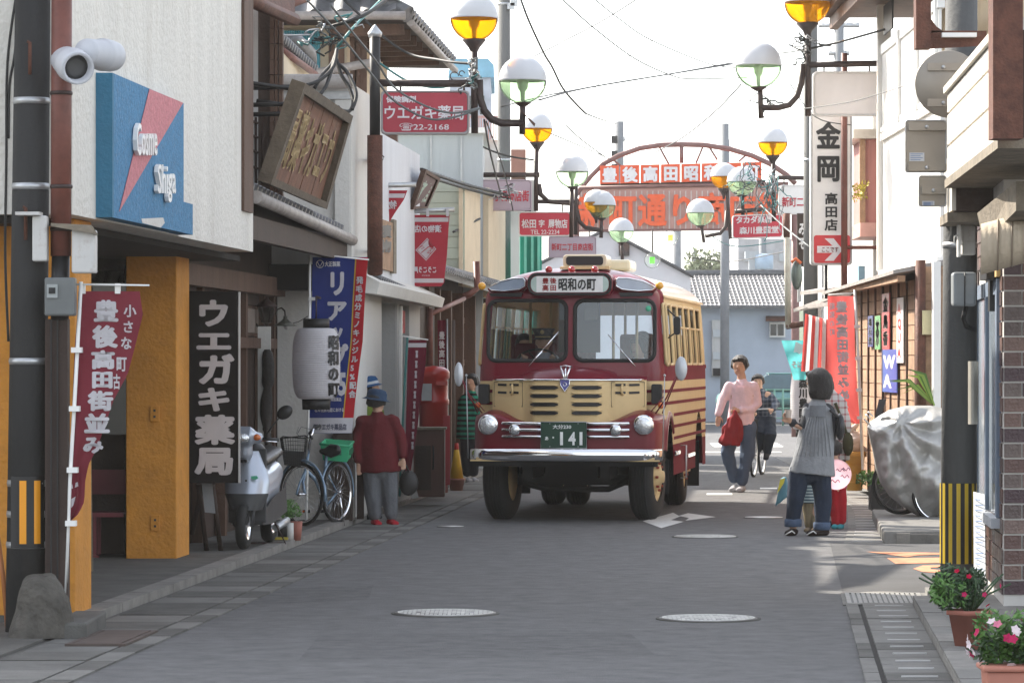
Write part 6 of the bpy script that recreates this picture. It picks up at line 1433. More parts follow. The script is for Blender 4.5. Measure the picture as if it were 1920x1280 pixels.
# maroon banner by the postbox
t, c, fn, ed = bann('nobori_banner', 'narrow dark maroon banner on a green pole beside the red postbox', 'banner', [(637,766,800),(680,764,798),(760,762,788),(820,760,780),(885,758,770)], 38.6, .02, cloth_mat('banner_dark', (.13,.015,.03), .2), base=(P(752,0,38.5).x,38.5,.06))
q = MB(); region(q, fn, ed, 643, 651, .0, 1.0, nv=2); part('white_band', q, banwh, c)
q = MB()
for i in range(10): y = 655+i*19; column(q, '冨', lambda x, yy, z=0: fn(x, yy, .006+z), 779-i*.9, y, 784-i*.9, y+17, .02, .1)
part('edge_lettering', q, banwh, c)
q = MB(); q.tube([P(764,632,38.55), P(757,750,38.55), P(749,930,38.55)], .013, 8); part('pole', q, mat('pole_teal', (.03,.14,.13), rough=.4), t)
q = MB(); q.rod(P(748,629,38.5), P(803,637,38.5), .008, 6); part('crossbar', q, white_p, t)
q = MB(); q.hexa([P(770,935,38.4), P(785,933,38.4), P(785,933,38.7), P(770,935,38.7), P(770,893,38.5), P(775,893,38.5), P(775,893,38.6), P(770,893,38.6)]); part('white_foot_plate', q, concrete, t)
# far dark banner with characters beside the postbox
t, c, fn, ed = bann('nobori_banner', 'thin maroon banner with white characters between the postbox and the bus mirror', 'banner', [(600,820,836),(700,822,838),(800,824,838)], 46, .02, cloth_mat('banner_dark', (.13,.015,.03), .2), base=(P(838,0,46).x,46,.06))
q = MB(); column(q, '豊後高田街並み', lambda x, y, z=0: fn(x, y, .006+z), 823, 620, 834, 740, .04); part('lettering', q, banwh, c)
q = MB(); q.rod(P(838,598,46), V((P(840,0,46).x,46,.06)), .014, 6); part('pole', q, steel, t)
# right red banner, reversed writing
rr_ = cloth_mat('banner_rose', (.5,.09,.085), .45)
t, c, fn, ed = bann('nobori_banner', 'sunlit rose-red banner with reversed white writing on the right kerb', 'banner', [(555,1552,1601),(650,1551,1603),(720,1552,1607),(762,1556,1610),(780,1570,1612),(794,1600,1613)], 42.5, .02, rr_, base=(P(1632,0,42.5).x,42.5,.1))
q = MB()
for i, ch in enumerate('豊後高田街並みめぐり'):
    x = 1567+i*.6; y = 564+i*23.5; column(q, ch, lambda xx, yy, z=0: fn(2*x+22-xx, yy, .006+z), x, y, x+22, y+22, .05, 0)
for i, ch in enumerate('昭和の町'):
    column(q, ch, lambda xx, yy, z=0: fn(2*1555+10-xx, yy, .006+z), 1555, 567+i*16, 1565, 581+i*16, .03, 0)
part('lettering', q, banwh, c)
q = MB(); q.tube([P(1603,543,42.4), P(1610,680,42.4), P(1618,880,42.4)], .018, 8); part('pole', q, white_p, t)
q = MB(); q.rod(P(1553,553,42.4), P(1606,549,42.4), .01, 6); part('crossbar', q, white_p, t)
for y in (612, 672, 731, 783): q = MB(); q.bb(P(1602+(y-612)*.03,0,42.4).x, P(1612+(y-612)*.03,0,42.4).x, 42.36, 42.45, P(0,y+3,42.4).z, P(0,y-3,42.4).z); part('strap', q, white_p, t)
# vertical black pharmacy sign
t = top('vertical_sign', 'black vertical pharmacy sign with large white characters beside the ochre pillar', 'sign', P(400, 905, 30.25))
q = MB(); q.prism([P(348,905,30.25), P(446,905,30.25), P(445,547,30.25), P(348,545,30.25)], (0,.06,0)); part('panel', q, mat('sign_black', (.01,.009,.009), rough=.75, spec=.15), t)
q = MB(); q.bb(P(446.2,0,30.2).x, P(449,0,30.2).x, 30.25, 30.31, P(0,905,30.25).z, P(0,547,30.25).z); part('edge_trim', q, alu, t)
q = MB()
for ch, bx in zip('ウエガキ薬局', ((368,560,432,614),(366,617,436,660),(370,662,440,722),(368,724,434,772),(366,777,440,833),(366,836,440,890))): column(q, ch, px_fn(30.24), *bx, .05, -.02)
part('lettering', q, mat('sign_grey_white', (.5,.48,.49), rough=.5), t)
for z in (2.0, 1.0): q = MB(); q.rod((P(349,0,30.3).x-.25, 30.28, z), (P(349,0,30.3).x, 30.28, z), .012, 6); part('bracket', q, iron, t)
# ------------------------------------------------------------------ small things on the left
# paper lantern
def plantern(label, px, y0, y1, w_, Y, txt, tx0, tx1, hook):
    c = P(px, (y0+y1)/2, Y); h = (y1-y0)*S(Y)/2; r = w_/2*S(Y)
    t = top('paper_lantern', label, 'lantern', P(px, y1+15, Y))
    q = MB(); prof = []; n = 96
    for i in range(n+1):
        v = -1+2*i/n; e = (1-abs(v)**3.2)**.45 if abs(v) < 1 else 0
        rr = r*(.62+.38*e); prof.append((rr*(1+(-.012 if i % 3 == 0 else .006)), v*h))
    q.lathe(prof, c, 36); bd = part('paper', q, cloth_mat('lantern_paper', (.66,.64,.66), .3), t)
    q = MB(); q.lathe([(r*.55,0),(r*.55,.09),(r*.5,.09),(0,.09)], c+V((0,0,h)), 28); part('top_ring', q, black, t)
    q = MB(); q.lathe([(0,-.1),(r*.58,-.1),(r*.6,0)], c-V((0,0,h)), 28); part('bottom_ring', q, black, t)
    def fl(x, y, z=0):
        dx = (x-px)*S(Y); v = max(-.98, min(.98, (c.z-(HC+(HY-y)/F*Y))/h)); e = (1-abs(v)**3.2)**.45; rr = r*(.62+.38*e)+.006+z
        dx = min(dx, rr*.99); return V((c.x+dx, c.y-math.sqrt(max(0, rr*rr-dx*dx)), HC+(HY-y)/F*Y))
    q = MB(); column(q, txt, fl, tx0, y0+12, tx1, y1-4, .05, 0); part('lettering', q, black, bd)
    q = MB(); q.rod(c+V((0,0,h+.09)), c+V((0,.0,h+hook)), .008, 6); q.rod(c+V((0,0,h+hook)), c+V((0,1.2,h+hook)), .012, 6); part('hanger', q, iron, t)
plantern('large ribbed white paper lantern with black brushwork in front of the blue banner', 593, 615, 748, 90, 34.9, '昭和の町', 617, 637, .3)
plantern('white paper lantern with black characters behind the woman in grey', 1507, 697, 805, 50, 52, '森川豊国堂', 1496, 1512, .25)
# carriage lamp and dish lamp
t = top('wall_lantern', 'dark carriage lantern bracketed to the timber shop', 'lamp', P(500, 618, 35.5))
c = P(500,590,35.5); s_ = S(35.5)
q = MB(); q.lathe([(21*s_,0),(17*s_,5*s_),(6*s_,12*s_),(3*s_,16*s_),(0,18*s_)], c+V((0,0,15*s_)), 6); part('roof', q, iron, t)
q = MB(); q.lathe([(9*s_,-14*s_),(16*s_,14*s_)], c, 6); part('glass', q, tint_glass('smoked', (.4,.38,.36), .4), t)
for k in range(6):
    a = k*math.pi/3; q = MB(); q.rod(c+V((9*s_*math.cos(a),9*s_*math.sin(a),-14*s_)), c+V((16*s_*math.cos(a),16*s_*math.sin(a),14*s_)), .006, 5); part('glazing_bar', q, iron, t)
q = MB(); q.lathe([(2*s_,-28*s_),(4*s_,-18*s_),(10*s_,-14*s_)], c, 8); part('base', q, iron, t)
q = MB(); q.tube([P(497,612,35.5), P(484,612,35.5), P(476,603,35.6), P(474,585,35.7)], .012, 6); part('bracket', q, iron, t)
t = top('dish_lamp', 'small enamel dish lamp on a curled arm beside the carriage lantern', 'lamp', P(537, 610, 36))
q = MB(); q.lathe([(.118,0),(.05,.045),(.02,.07),(.02,.1),(0,.1)], P(535,611,36), 20); part('shade', q, mat('dish_enamel', (.12,.12,.1), rough=.3), t)
q = MB(); q.tube([P(535,594,36), P(534,583,36), P(528,577,36.1), P(520,580,36.3), P(517,590,36.6)], .008, 6); part('arm', q, iron, t)
q = MB(); q.ell(P(537,612,36), .03, 10); part('bulb', q, white_l, t)
q = MB(); q.tube([P(545,607,36), P(560,603,36), P(582,590,35.7)], .004, 5); part('cord', q, black, t)
t = top('carved_board', 'black gnarled wooden hanging board on the pale strip of the timber shop', 'sign', P(500, 878, 35.4))
b = MB()
def gn(u, v):
    a = u*2*math.pi; w_ = (12+3*pnoise(V((0, v*9, 1))))*(.45+.55*abs(math.sin(v*9.5))**.4)*(1 if v < .7 else .6)
    return P(501+w_*math.cos(a)+2*math.sin(v*9), 655+222*v, 35.35+.04*math.sin(a))
b.grid(gn, 12, 40); part('board', b, mat('carved_black', (.02,.015,.013), rough=.5, var=.4, scale=20, bump=.5), t)
b = MB(); b.bb(P(484,0,35.5).x, P(508,0,35.5).x, 35.45, 35.5, P(0,1000,35.5).z, P(0,612,35.5).z); part('pale_strip', b, plaster, t)
# easel sign, bench, leaning post
t = top('easel_sign', 'small dark easel sign with a printed sheet behind the black vertical sign', 'sign', P(395, 1035, 30.6))
for pts in (((372,907),(388,1035)), ((398,907),(414,1033)), ((380,907),(360,1000))): b = MB(); b.rod(P(*pts[0],30.5+.0), P(*pts[1],30.7), .022, 6); part('leg', b, wood_d, t)
b = MB(); b.hexa([P(384,960,30.5), P(404,962,30.5), P(404,962,30.53), P(384,960,30.53), P(378,905,30.45), P(398,905,30.45), P(398,905,30.48), P(378,905,30.48)]); part('sheet', b, mat('sheet_grey', (.3,.32,.34)), t)
t = top('red_bench', 'dark red bench with a red back panel in the recess of the white shop', 'bench', P(190, 1050, 30.1))
rbm = mat('bench_red', (.16,.025,.035), rough=.6, var=.2)
b = MB(); b.bb(P(150,0,30).x, P(236,0,30).x, 30.0, 30.05, P(0,926,30).z, P(0,880,30).z); part('back_panel', b, rbm, t)
b = MB(); b.bb(P(143,0,29.8).x, P(236,0,29.8).x, 29.6, 30.0, P(0,965,30).z, P(0,957,30).z); part('seat', b, rbm, t)
for x in (150, 187): 
    for y in (29.65, 29.95): b = MB(); b.bb(P(x-3,0,30).x, P(x+3,0,30).x, y, y+.03, .07, P(0,965,30).z); part('leg', b, rbm, t)
b = MB(); b.bb(P(143,0,29.8).x, P(190,0,29.8).x, 29.62, 29.65, P(0,1042,30).z, P(0,1036,30).z); part('stretcher', b, rbm, t)
b = MB(); b.hexa([P(159,1086,27.7), P(175,1084,27.7), P(175,1084,27.75), P(159,1086,27.75), P(163,865,27.7), P(172,857,27.7), P(172,857,27.75), P(163,865,27.75)]); single('leaning_post', 'weathered narrow wooden post standing behind the maroon banner', 'post', b, wood_g)
# postbox, cabinet, traffic cone
t = top('postbox', 'old cylindrical red postbox beside the brown cabinet', 'postbox', P(815, 900, 43))
pbr = mat('postbox_red', (.42,.02,.015), rough=.35, var=.12, scale=4, coat=.3); c = V((P(813,0,43.3).x, 43.3, .1)); s_ = S(43.3)
z = lambda y: (HY-y)*s_+HC-.1
q = MB(); q.lathe([(.17,0),(.17,z(760)),(.185,z(757)),(.185,z(750)),(.168,z(746)),(.168,z(712)),(.19,z(708)),(.19,z(697)),(.175,z(693)),(.12,z(688)),(0,z(685))], c, 32); part('body', q, pbr, t)
q = MB(); q.box(P(800,735,43.05), (.12,.02,.2)); part('notice_plate', q, mat('plate_grey', (.4,.42,.42)), t)
q = MB(); q.box(c+V((.1,-.19,z(718))), (.14,.06,.05)); part('slot_hood', q, pbr, t)
q = MB(); q.bb(c.x+.12, c.x+.2, 43.0, 43.1, .2, z(778)+.1); part('side_panel', q, mat('poster_red', (.4,.04,.05)), t)
t = top('wooden_cabinet', 'brown wooden cabinet standing in front of the red postbox', 'cabinet', P(800, 915, 41.5))
cb = mat('cabinet_brown', (.09,.035,.025), rough=.5, var=.3, scale=4, bump=.15, streak=True)
p, r_ = P(776,0,41.5), P(834,0,41.5); b = MB(); b.bb(p.x, r_.x, 41.3, 41.8, .12, P(0,805,41.3).z); part('carcass', b, cb, t, bevel=.01)
b = MB(); b.bb(p.x+.02, p.x+.2, 41.27, 41.297, .2, P(0,835,41.3).z); part('door', b, wood_d, t)
b = MB(); b.bb(p.x-.01, r_.x+.02, 41.25, 41.82, P(0,805,41.3).z, P(0,801,41.3).z); part('top_board', b, wood_g, t)
b = MB(); b.tube([P(812,835,41.2), P(813,850,41.2), P(812,880,41.2)], .01, 5); part('cord', b, black, t)
t = top('potted_cone', 'yellow traffic cone with red stripe standing in a terracotta pot', 'traffic cone', P(856, 905, 44.5))
c = P(856, 905, 44.5); c.z = .08; s_ = S(44.5)
q = MB(); q.lathe([(.075,0),(.095,.13),(.105,.13),(.105,.15),(0,.15)], c, 18); part('pot', q, mat('terracotta', (.35,.17,.13), rough=.8), t)
q = MB(); q.lathe([(.085,.15),(.03,.5),(.025,.505)], c, 18); part('cone', q, mat('cone_yellow', (.65,.42,.02), rough=.4), t)
q = MB(); q.lathe([(.032,.48),(.022,.58),(0,.58)], c, 18); part('cone_top', q, mat('cone_red', (.5,.03,.02), rough=.4), t)
b = MB(); b.bb(P(846,0,46).x-.25, P(846,0,46).x-.12, 44, 44.3, .1, .38); single('concrete_post', 'short grey concrete stub beside the brown cabinet', 'bollard', b, concrete, bevel=.03)
t = pole('timber post with wires beside the pipe downspout behind the postbox', 843, 49, .17, 600, wood_d, (), 'timber_post')
# right-hand small things
t = top('striped_awning', 'red and white striped cloth awning glowing in the sun behind the red banner', 'awning', P(1540, 690, 47))
def aw2(u, v): return P(1510+52*u-8*v*(1-u), 588+14*u+v*(108-10*u), 47.5-1.1*v+.05*math.sin(u*18))
for i in range(8): b = MB(); b.grid(lambda u, v: aw2((i+u)/8, v), 3, 10); part('stripe', b, cloth_mat('awn_white', (.75,.72,.7), .5) if i % 2 else cloth_mat('awn_red', (.6,.08,.07), .5), t)
t, c, fn, ed = bann('teal_banner', 'small teal and white banner under the striped awning', 'banner', [(638,1465,1520),(660,1472,1518),(690,1482,1515),(712,1488,1510)], 50, .03, cloth_mat('banner_teal', (.1,.4,.42), .4))
q = MB(); q.add([fn(x, y, .006) for x, y in ((1492,640),(1512,650),(1500,664),(1488,660))], [(0,1,2,3)]); word(q, 'そば', fn, 1484, 690, 1506, 676, .05); part('lettering', q, banwh, c)
# soft-serve cone model
t = top('ice_cream_model', 'giant soft-serve ice cream cone model with a yellow waffle base', 'shop display', P(1602, 935, 44))
c = P(1602, 932, 44); c.z = .1; s_ = S(44)
q = MB(); q.lathe([(.095,0),(.125,.40),(.15,.41),(.15,.46),(.13,.47)], c, 24); wc = part('cone', q, mat('waffle_yellow', (.5,.28,.05), rough=.6, var=.15), t)
for z_ in (.1,.2,.3): q = MB(); q.lathe([(.100+z_*.075,z_-.006),(.108+z_*.075,z_),(.100+z_*.075,z_+.006)], c, 24); part('cone_ridge', q, mat('waffle_yellow', (.5,.28,.05)), wc)
q = MB(); q.tube([c+V(((.105-.0045*i*.7)*math.cos(i*.52), (.105-.0045*i*.7)*math.sin(i*.52), .48+.0135*i)) for i in range(34)], [.055*(1-.022*i) for i in range(34)], 10); q.ell(c+V((0,0,.58)), (.10,.10,.14), 12); part('swirl', q, mat('cream_swirl', (.55,.5,.47), rough=.5), t)
# leaning boards by the planks
b = MB(); b.hexa([P(1636,800,41), P(1646,800,41), P(1646,800,41.04), P(1636,800,41.04), P(1648,748,41.3), P(1662,748,41.3), P(1662,748,41.34), P(1648,748,41.34)]); single('leaning_board', 'black framed board leaning against the plank wall above the covered bicycle', 'board', b, black)
# kerb island and pots beside the covered bicycle
b = MB(); b.hexa([(3.36,33.0,0),(6,33.0,0),(6,37.9,0),(3.74,37.9,0),(3.36,33.05,.12),(6,33.05,.12),(6,37.9,.12),(3.74,37.9,.12)]); struct('kerb_island', b, concrete, bevel=.02)
t = top('planter', 'dark square pot with a bushy green plant beside the covered bicycle', 'plant', P(1655, 960, 38.5))
c = P(1655, 960, 38.2); c.z = .1
b = MB(); b.bb(c.x-.14, c.x+.2, 38.0, 38.3, .1, .37); part('pot', b, mat('pot_dark', (.03,.028,.026), rough=.7), t, bevel=.01)
leafg = mat('leaf_green', (.07,.16,.03), rough=.55, var=.45, scale=9); leafd = mat('leaf_dark', (.025,.06,.02), rough=.5, var=.45, scale=9)
part('leaves', leafy((c.x-.1,38.1,.42), .17, 420, .06, 5, 1.0), leafg, t, kind='stuff')
t = top('palm_plant', 'spiky green palm fronds behind the covered bicycle', 'plant', P(1745, 780, 37.6))
rnd = random.Random(4)
for i in range(11):
    a = rnd.uniform(1.9, 3.5); L_ = rnd.uniform(.35,.62); o = P(1752, 760, 37.45+.02*i)
    tip = o+V((math.cos(a)*L_*.9, -.05, abs(math.sin(a))*L_*1.3*(.4+.6*rnd.random())+.1)); mid = o.lerp(tip, .55)+V((0,0,.12))
    b = MB(); w_ = V((.012,0,.012)); b.add([o-w_*.6, o+w_*.6, mid-w_, mid+w_, tip], [(0,1,3,2),(2,3,4)]); part('frond', b, leafg if i % 2 else mat('leaf_lime', (.2,.3,.05), rough=.5), t)
b = MB(); b.rod(P(1752,960,37.5), P(1752,755,37.5), .03, 8); part('stem', b, wood_m, t)
# covered motorcycle
outl = [(1626,800),(1632,790),(1650,778),(1668,768),(1700,760),(1745,760),(1780,768),(1800,790),(1812,850),(1812,930),(1795,975),(1765,980),(1738,972),(1712,962),(1690,948),(1668,930),(1650,905),(1642,880),(1636,845),(1629,815)]
Yc = 36.3
def cov(sgn):
    def g(u, v):
        k = u*len(outl); i = int(k) % len(outl); f = k-int(k); p0 = outl[i]; p1 = outl[(i+1) % len(outl)]
        x, y = p0[0]+(p1[0]-p0[0])*f, p0[1]+(p1[1]-p0[1])*f; cx_, cy_ = 1715, 850
        r = 1-v; px_, py_ = cx_+(x-cx_)*r, cy_+(y-cy_)*r
        d = .42*math.sqrt(max(0, 1-r**2.6))
        a = math.atan2(py_-790, px_-1690)
        fold = .055*math.sin(a*9+math.hypot(px_-1690, py_-790)*.035)*min(1, math.hypot(px_-1690,py_-790)/60)+.09*abs(pnoise(V((px_*.022, py_*.016, 3))))+.05*pnoise(V((px_*.05, py_*.05, 1)))+.03*(1-abs(2*pnoise(V((px_*.03+py_*.02, py_*.012, 9)))))
        return P(px_, py_, Yc-sgn*d-(fold if sgn > 0 else 0)*(1 if r < .97 else 0))
    return g
t = top('covered_bicycle', 'bicycle wrapped in a crumpled silver tarpaulin on the right kerb', 'bicycle', (P(1715,0,Yc).x, Yc, .1))
tarp = mat('silver_tarp', (.4,.395,.38), rough=.38, metal=.25, var=.12, scale=3, bump=.5, bscale=14, dirt=.15, dcol=(.2,.18,.17))
b = MB(); b.grid(cov(1), 160, 40); part('tarpaulin', b, tarp, t)
b = MB(); b.grid(cov(-1), 60, 16); part('tarpaulin_back', b, tarp, t)
def bike_wheel(t, c, r, rot, tyre=.018, par=None):
    q = MB(); q.lathe([(r-.005,-tyre),(r,-tyre*.7),(r+.004,0),(r,tyre*.7),(r-.005,tyre),(r-.03,tyre*.6),(r-.03,-tyre*.6),(r-.005,-tyre)], c, 40, rot); w = part('wheel', q, rubber, t)
    q = MB(); q.lathe([(r-.028,-tyre*.7),(r-.045,-tyre*.5),(r-.045,tyre*.5),(r-.028,tyre*.7)], c, 40, rot, cap=False); part('rim', q, chrome, w)
    q = MB()
    for i in range(28):
        a = i/28*2*math.pi; q.rod(V(c)+rot @ V((.02*math.cos(a+.6), .02*math.sin(a+.6), .025*(1 if i % 2 else -1))), V(c)+rot @ V(((r-.04)*math.cos(a), (r-.04)*math.sin(a), 0)), .0014, 3)
    part('spokes', q, chrome, w, kind='stuff')
    q = MB(); q.lathe([(0,-.045),(.02,-.045),(.014,-.02),(.014,.02),(.02,.045),(0,.045)], c, 12, rot); part('hub', q, chrome, w)
    return w
rot = Matrix.Rotation(R(90), 3, 'X'); rot = Matrix.Rotation(R(8), 3, 'Z') @ rot
bike_wheel(t, (P(1690,0,Yc+.1).x, Yc+.1, .43), .30, rot); bike_wheel(t, (P(1770,0,Yc-.2).x-.03, Yc-.25, .35), .30, rot)
b = MB(); b.rod(P(1733,960,Yc), P(1722,988,Yc), .012, 6); part('kickstand', b, iron, t)
for x, y in ((1632,785),(1628,793),(1636,780)): 
    b = MB(); b.tube([P(x,y,Yc), P(x-8,y-8,Yc-.05)], .008, 5); part('handlebar_end', b, steel, t)
b = MB(); word(b, 'LB', lambda x, y, z=0: cov(1)(0,0)*0+P(x, y+(x-1655)*.35, Yc-.40), 1649, 850, 1661, 828, .03)
# potted flowers at the bottom right
terra = mat('pot_terracotta', (.3,.11,.08), rough=.7, var=.12)
def flowers(t, c, r, n, cols, seed, size=.032, squash=.7, front=True):
    rnd = random.Random(seed)
    pet = {}
    for col_ in set(cols):
        q = MB()
        for k in range(5):
            a = k*2*math.pi/5; d_ = V((math.cos(a), math.sin(a), .25)); s_ = V((-math.sin(a), math.cos(a), 0))
            q.add([V((0,0,0)), d_*size*.6+s_*size*.42, d_*size*1.05, d_*size*.6-s_*size*.42], [(0,1,2,3)])
        me = q.mesh('flower'); me.materials.append(cloth_mat('petal_'+col_, {'pink': (.5,.03,.12), 'rose': (.65,.2,.3), 'white': (.75,.65,.68), 'red': (.45,.01,.05)}[col_], .3)); pet[col_] = me
    for i in range(n):
        d_ = V((rnd.gauss(0,1), rnd.gauss(0,1)-.8, rnd.gauss(0,.7)+.35)).normalized()*r*rnd.uniform(.85,1.1)
        o = bpy.data.objects.new('flower', pet[cols[rnd.randrange(len(cols))]]); COL.objects.link(o); o.parent = t
        o.location = WMI[t.name] @ (V(c)+V((d_.x, d_.y, d_.z*squash))); o.rotation_euler = d_.to_track_quat('Z', 'Y').to_euler()
t = top('potted_plant', 'terracotta pot of dark leaves and small pink flowers at the brick corner', 'potted plant', (P(1818,0,20.25).x, 20.25, .06))
c = V((P(1818,0,20.25).x, 20.25, .06))
q = MB(); q.lathe([(.085,0),(.125,.19),(.14,.19),(.14,.215),(.12,.215),(.11,.18),(0,.18)], c, 6, Matrix.Rotation(.3, 3, 'Z')); part('pot', q, terra, t)
for i in range(9):
    a = i*.7; q = MB(); q.tube([c+V((0,0,.18)), c+V((.1*math.cos(a), .08*math.sin(a), .3)), c+V((.26*math.cos(a)-.03, .16*math.sin(a), .36+.03*(i % 3)))], .006, 5); part('stem', q, leafd, t)
rl = lambda c_, r_, n_, s_, sd, sq: leafy(c_, r_, n_, s_, sd, sq)
part('leaves', rl(c+V((-.03,0,.32)), .2, 1700, .042, 11, .62), leafd, t, kind='stuff'); part('bright_leaves', rl(c+V((-.12,-.03,.31)), .15, 520, .04, 12, .6), leafg, t, kind='stuff')
flowers(t, c+V((-.02,0,.34)), .22, 9, ['pink','red'], 3, .017, .6)
t = top('planter_box', 'terracotta planter of white and pink flowers in the bottom right corner', 'potted plant', (P(1893,0,17.3).x, 17.3, .06))
c = V((P(1888,0,17.3).x, 17.3, .06))
q = MB(); q.prism([c+V((x, -.12, z)) for x, z in ((-.10,0),(.45,0),(.47,.13),(-.11,.13))], (0,.24,0)); q.prism([c+V((x, -.14, z)) for x, z in ((-.13,.131),(.49,.131),(.49,.158),(-.13,.158))], (0,.28,0)); part('box', q, mat('pot_salmon', (.42,.17,.12), rough=.6, var=.08), t, bevel=.01)
part('leaves', rl(c+V((.03,0,.26)), .20, 1700, .042, 21, .58), leafg, t, kind='stuff'); part('dark_leaves', rl(c+V((.04,.02,.24)), .2, 800, .042, 22, .55), leafd, t, kind='stuff')
flowers(t, c+V((.0,0,.27)), .2, 24, ['white','rose','pink','white','pink'], 8, .024, .6)
# potted plant by the bicycle
t = top('potted_plant', 'small leafy plant in black and red plastic pots between the scooter and the bicycle', 'potted plant', P(540, 1010, 32.5))
c = P(540, 1010, 32.5); c.z = .06
for dx, m_, h in ((-.045, rubber, .17), (.03, white_p, .16), (.075, terra, .17)): q = MB(); q.lathe([(.04,0),(.055,h),(.05,h),(0,h-.02)], c+V((dx,0,0)), 14); part('pot', q, m_, t)
part('leaves', rl(c+V((0,0,.28)), .11, 420, .04, 31, 1.2), leafg, t, kind='stuff')
b = MB(); b.box(P(525,1013,32.3)*1+V((0,0,.02)), (.14,.1,.02)); single('yellow_tray', 'flat yellow tray on the pavement under the scooter', 'tray', b, mat('tray_yellow', (.4,.32,.04)))
# ------------------------------------------------------------------ overhead wires
wirem = mat('wire_black', (.02,.02,.02), rough=.6); wireg = mat('wire_grey', (.12,.13,.13), rough=.6); wiret = mat('wire_teal', (.05,.2,.2), rough=.5)
def wire(label, pts, r=.008, m=None, sag=None, grp='overhead wires crossing the pale sky'):
    pp = []
    if len(pts) == 2 and sag is not None:
        a = P(*pts[0]); c_ = P(*pts[1]); pp = cable(a, c_, sag, 16)
    else:
        for i in range(len(pts)-1):
            p0 = P(*pts[max(i-1,0)]); p1 = P(*pts[i]); p2 = P(*pts[i+1]); p3 = P(*pts[min(i+2,len(pts)-1)])
            for k in range(6):
                t_ = k/6; pp.append(.5*((2*p1)+(-p0+p2)*t_+(2*p0-5*p1+4*p2-p3)*t_**2+(-p0+3*p1-3*p2+p3)*t_**3))
        pp.append(P(*pts[-1]))
    b = MB(); b.tube(pp, r, 5); return single('overhead_wire', label, 'wire', b, m or wirem, grp)
WL = [('thin wire from the top left sky down to the right-hand lamp', [(1050,-5,45),(1110,50,50),(1190,110,55),(1260,142,60),(1300,148,62),(1400,146,65)], .007),
 ('wire sagging from the top centre to the far right lamps', [(1110,-5,45),(1160,35,48),(1220,75,52),(1330,120,58),(1395,128,60)], .006),
 ('wire rising from the left rooftops to the top of the sky', [(1000,107,60),(1110,50,55),(1150,27,52),(1200,-5,50)], .007),
 ('long wire from the left globes to the right lamp', [(1010,188,50),(1100,165,55),(1250,140,60),(1375,120,65)], .009),
 ('second long wire just below the first to the right lamp', [(940,200,50),(1060,172,55),(1220,145,60),(1372,118,65)], .007),
 ('loose kinked wire hanging down the middle of the sky', [(975,-5,50),(992,40,50),(1020,100,51),(1035,125,52),(1055,165,53),(1080,195,54),(1098,213,55)], .011),
 ('thin wire running down from the kinked wire to the far pole', [(1098,213,55),(1130,225,70),(1155,232,105)], .008),
 ('wire from the right lamp dropping left to the arch', [(1390,158,60),(1340,210,64),(1280,258,70),(1230,285,78)], .009),
 ('faint wire from the arch up to the top right sky', [(1105,175,60),(1180,105,58),(1230,70,56),(1310,-5,52)], .005),
 ('short wire at the left of the arch sloping to its top', [(1062,235,60),(1090,262,64),(1135,295,72)], .008),
 ('wire from the second lamp to the far pole', [(1007,240,56),(1060,262,62),(1130,292,75),(1165,310,90)], .007),
 ('teal wire looping from the tiled roof to the first lamp', [(700,110,37),(760,150,37),(810,164,37),(850,160,37),(885,150,37)], .009),
 ('pale cable crossing in front of the red pharmacy board', [(620,10,34),(660,60,34.5),(705,115,35.5),(740,165,36.3),(800,200,36.6),(850,212,36.7),(897,203,36.8)], .008),
 ('second pale cable crossing the red pharmacy board lower down', [(575,0,34),(640,70,34.5),(705,150,35.5),(740,190,36.3),(800,222,36.6),(850,220,36.7),(900,203,36.8)], .008),
 ('black cable from the tiled house to the first lamp', [(640,-5,38),(720,70,38),(770,102,38),(820,112,37.5),(850,117,37.2),(888,120,37)], .010),
 ('green cable climbing from the bundle to the top of the frame', [(628,95,35),(660,55,35),(705,10,36),(720,-5,36)], .010),
 ('thick black cable from the bundle to the top left', [(620,50,35),(680,30,35),(730,-5,36)], .013),
 ('wire from the low bracket of the gabled sign to the lamps', [(790,318,44),(870,345,50),(940,363,54),(950,366,55)], .018),
 ('lower black wire to the pink street board', [(800,330,44),(870,352,50),(930,368,55)], .016),
 ('wire from the pipe post cap to the second lamp', [(874,250,54),(905,275,54.5),(950,292,55),(1000,300,55.5)], .010),
 ('wires hanging from the nearest lamp elbow down to the second board', [(908,225,38),(918,280,42),(930,330,48),(938,360,54)], .008),
 ('second hanging wire from the nearest lamp elbow', [(912,228,38),(935,290,44),(950,340,50),(962,395,55)], .006),
 ('wire from the right lamp arm to the white vertical sign', [(1480,155,46),(1530,220,46),(1600,235,46)], .005),
 ('faint wire crossing the blank light box to the balcony', [(1500,205,44),(1600,190,43),(1700,160,42),(1745,145,41)], .004),
 ('black cable from the right lamp to the house eave', [(1515,92,45),(1570,80,45),(1660,55,44)], .010),
 ('cable from the right lamp going up and left', [(1515,90,45),(1480,98,48),(1400,105,56)], .007),
 ('wires below the green lamp on the right running to the arch', [(1330,440,76),(1380,462,80),(1480,450,80)], .008),
 ('thin low wire under the arch at the right', [(1290,482,110),(1370,490,110),(1480,470,100)], .010),
 ('white stay wire from the red board down to the vertical sign', [(1427,385,60),(1470,425,58),(1518,463,55)], .010),
 ('black cable at the left edge beside the dark pole', [(30,-5,22.3),(14,120,22.3),(12,300,22.3),(10,480,22.3),(16,640,22.3)], .006),
 ('second cable at the left edge beside the dark pole', [(36,-5,22.3),(28,100,22.3),(18,160,22.3),(16,260,22.3)], .006),
 ('white thin cable down the rusty pole', [(118,-5,22.2),(116,40,22.2),(125,75,22.2),(129,105,22.2)], .004),
 ('cable along the lower left roofs to the rain pipe', [(850,435,50),(880,420,52),(900,410,53)], .012)]
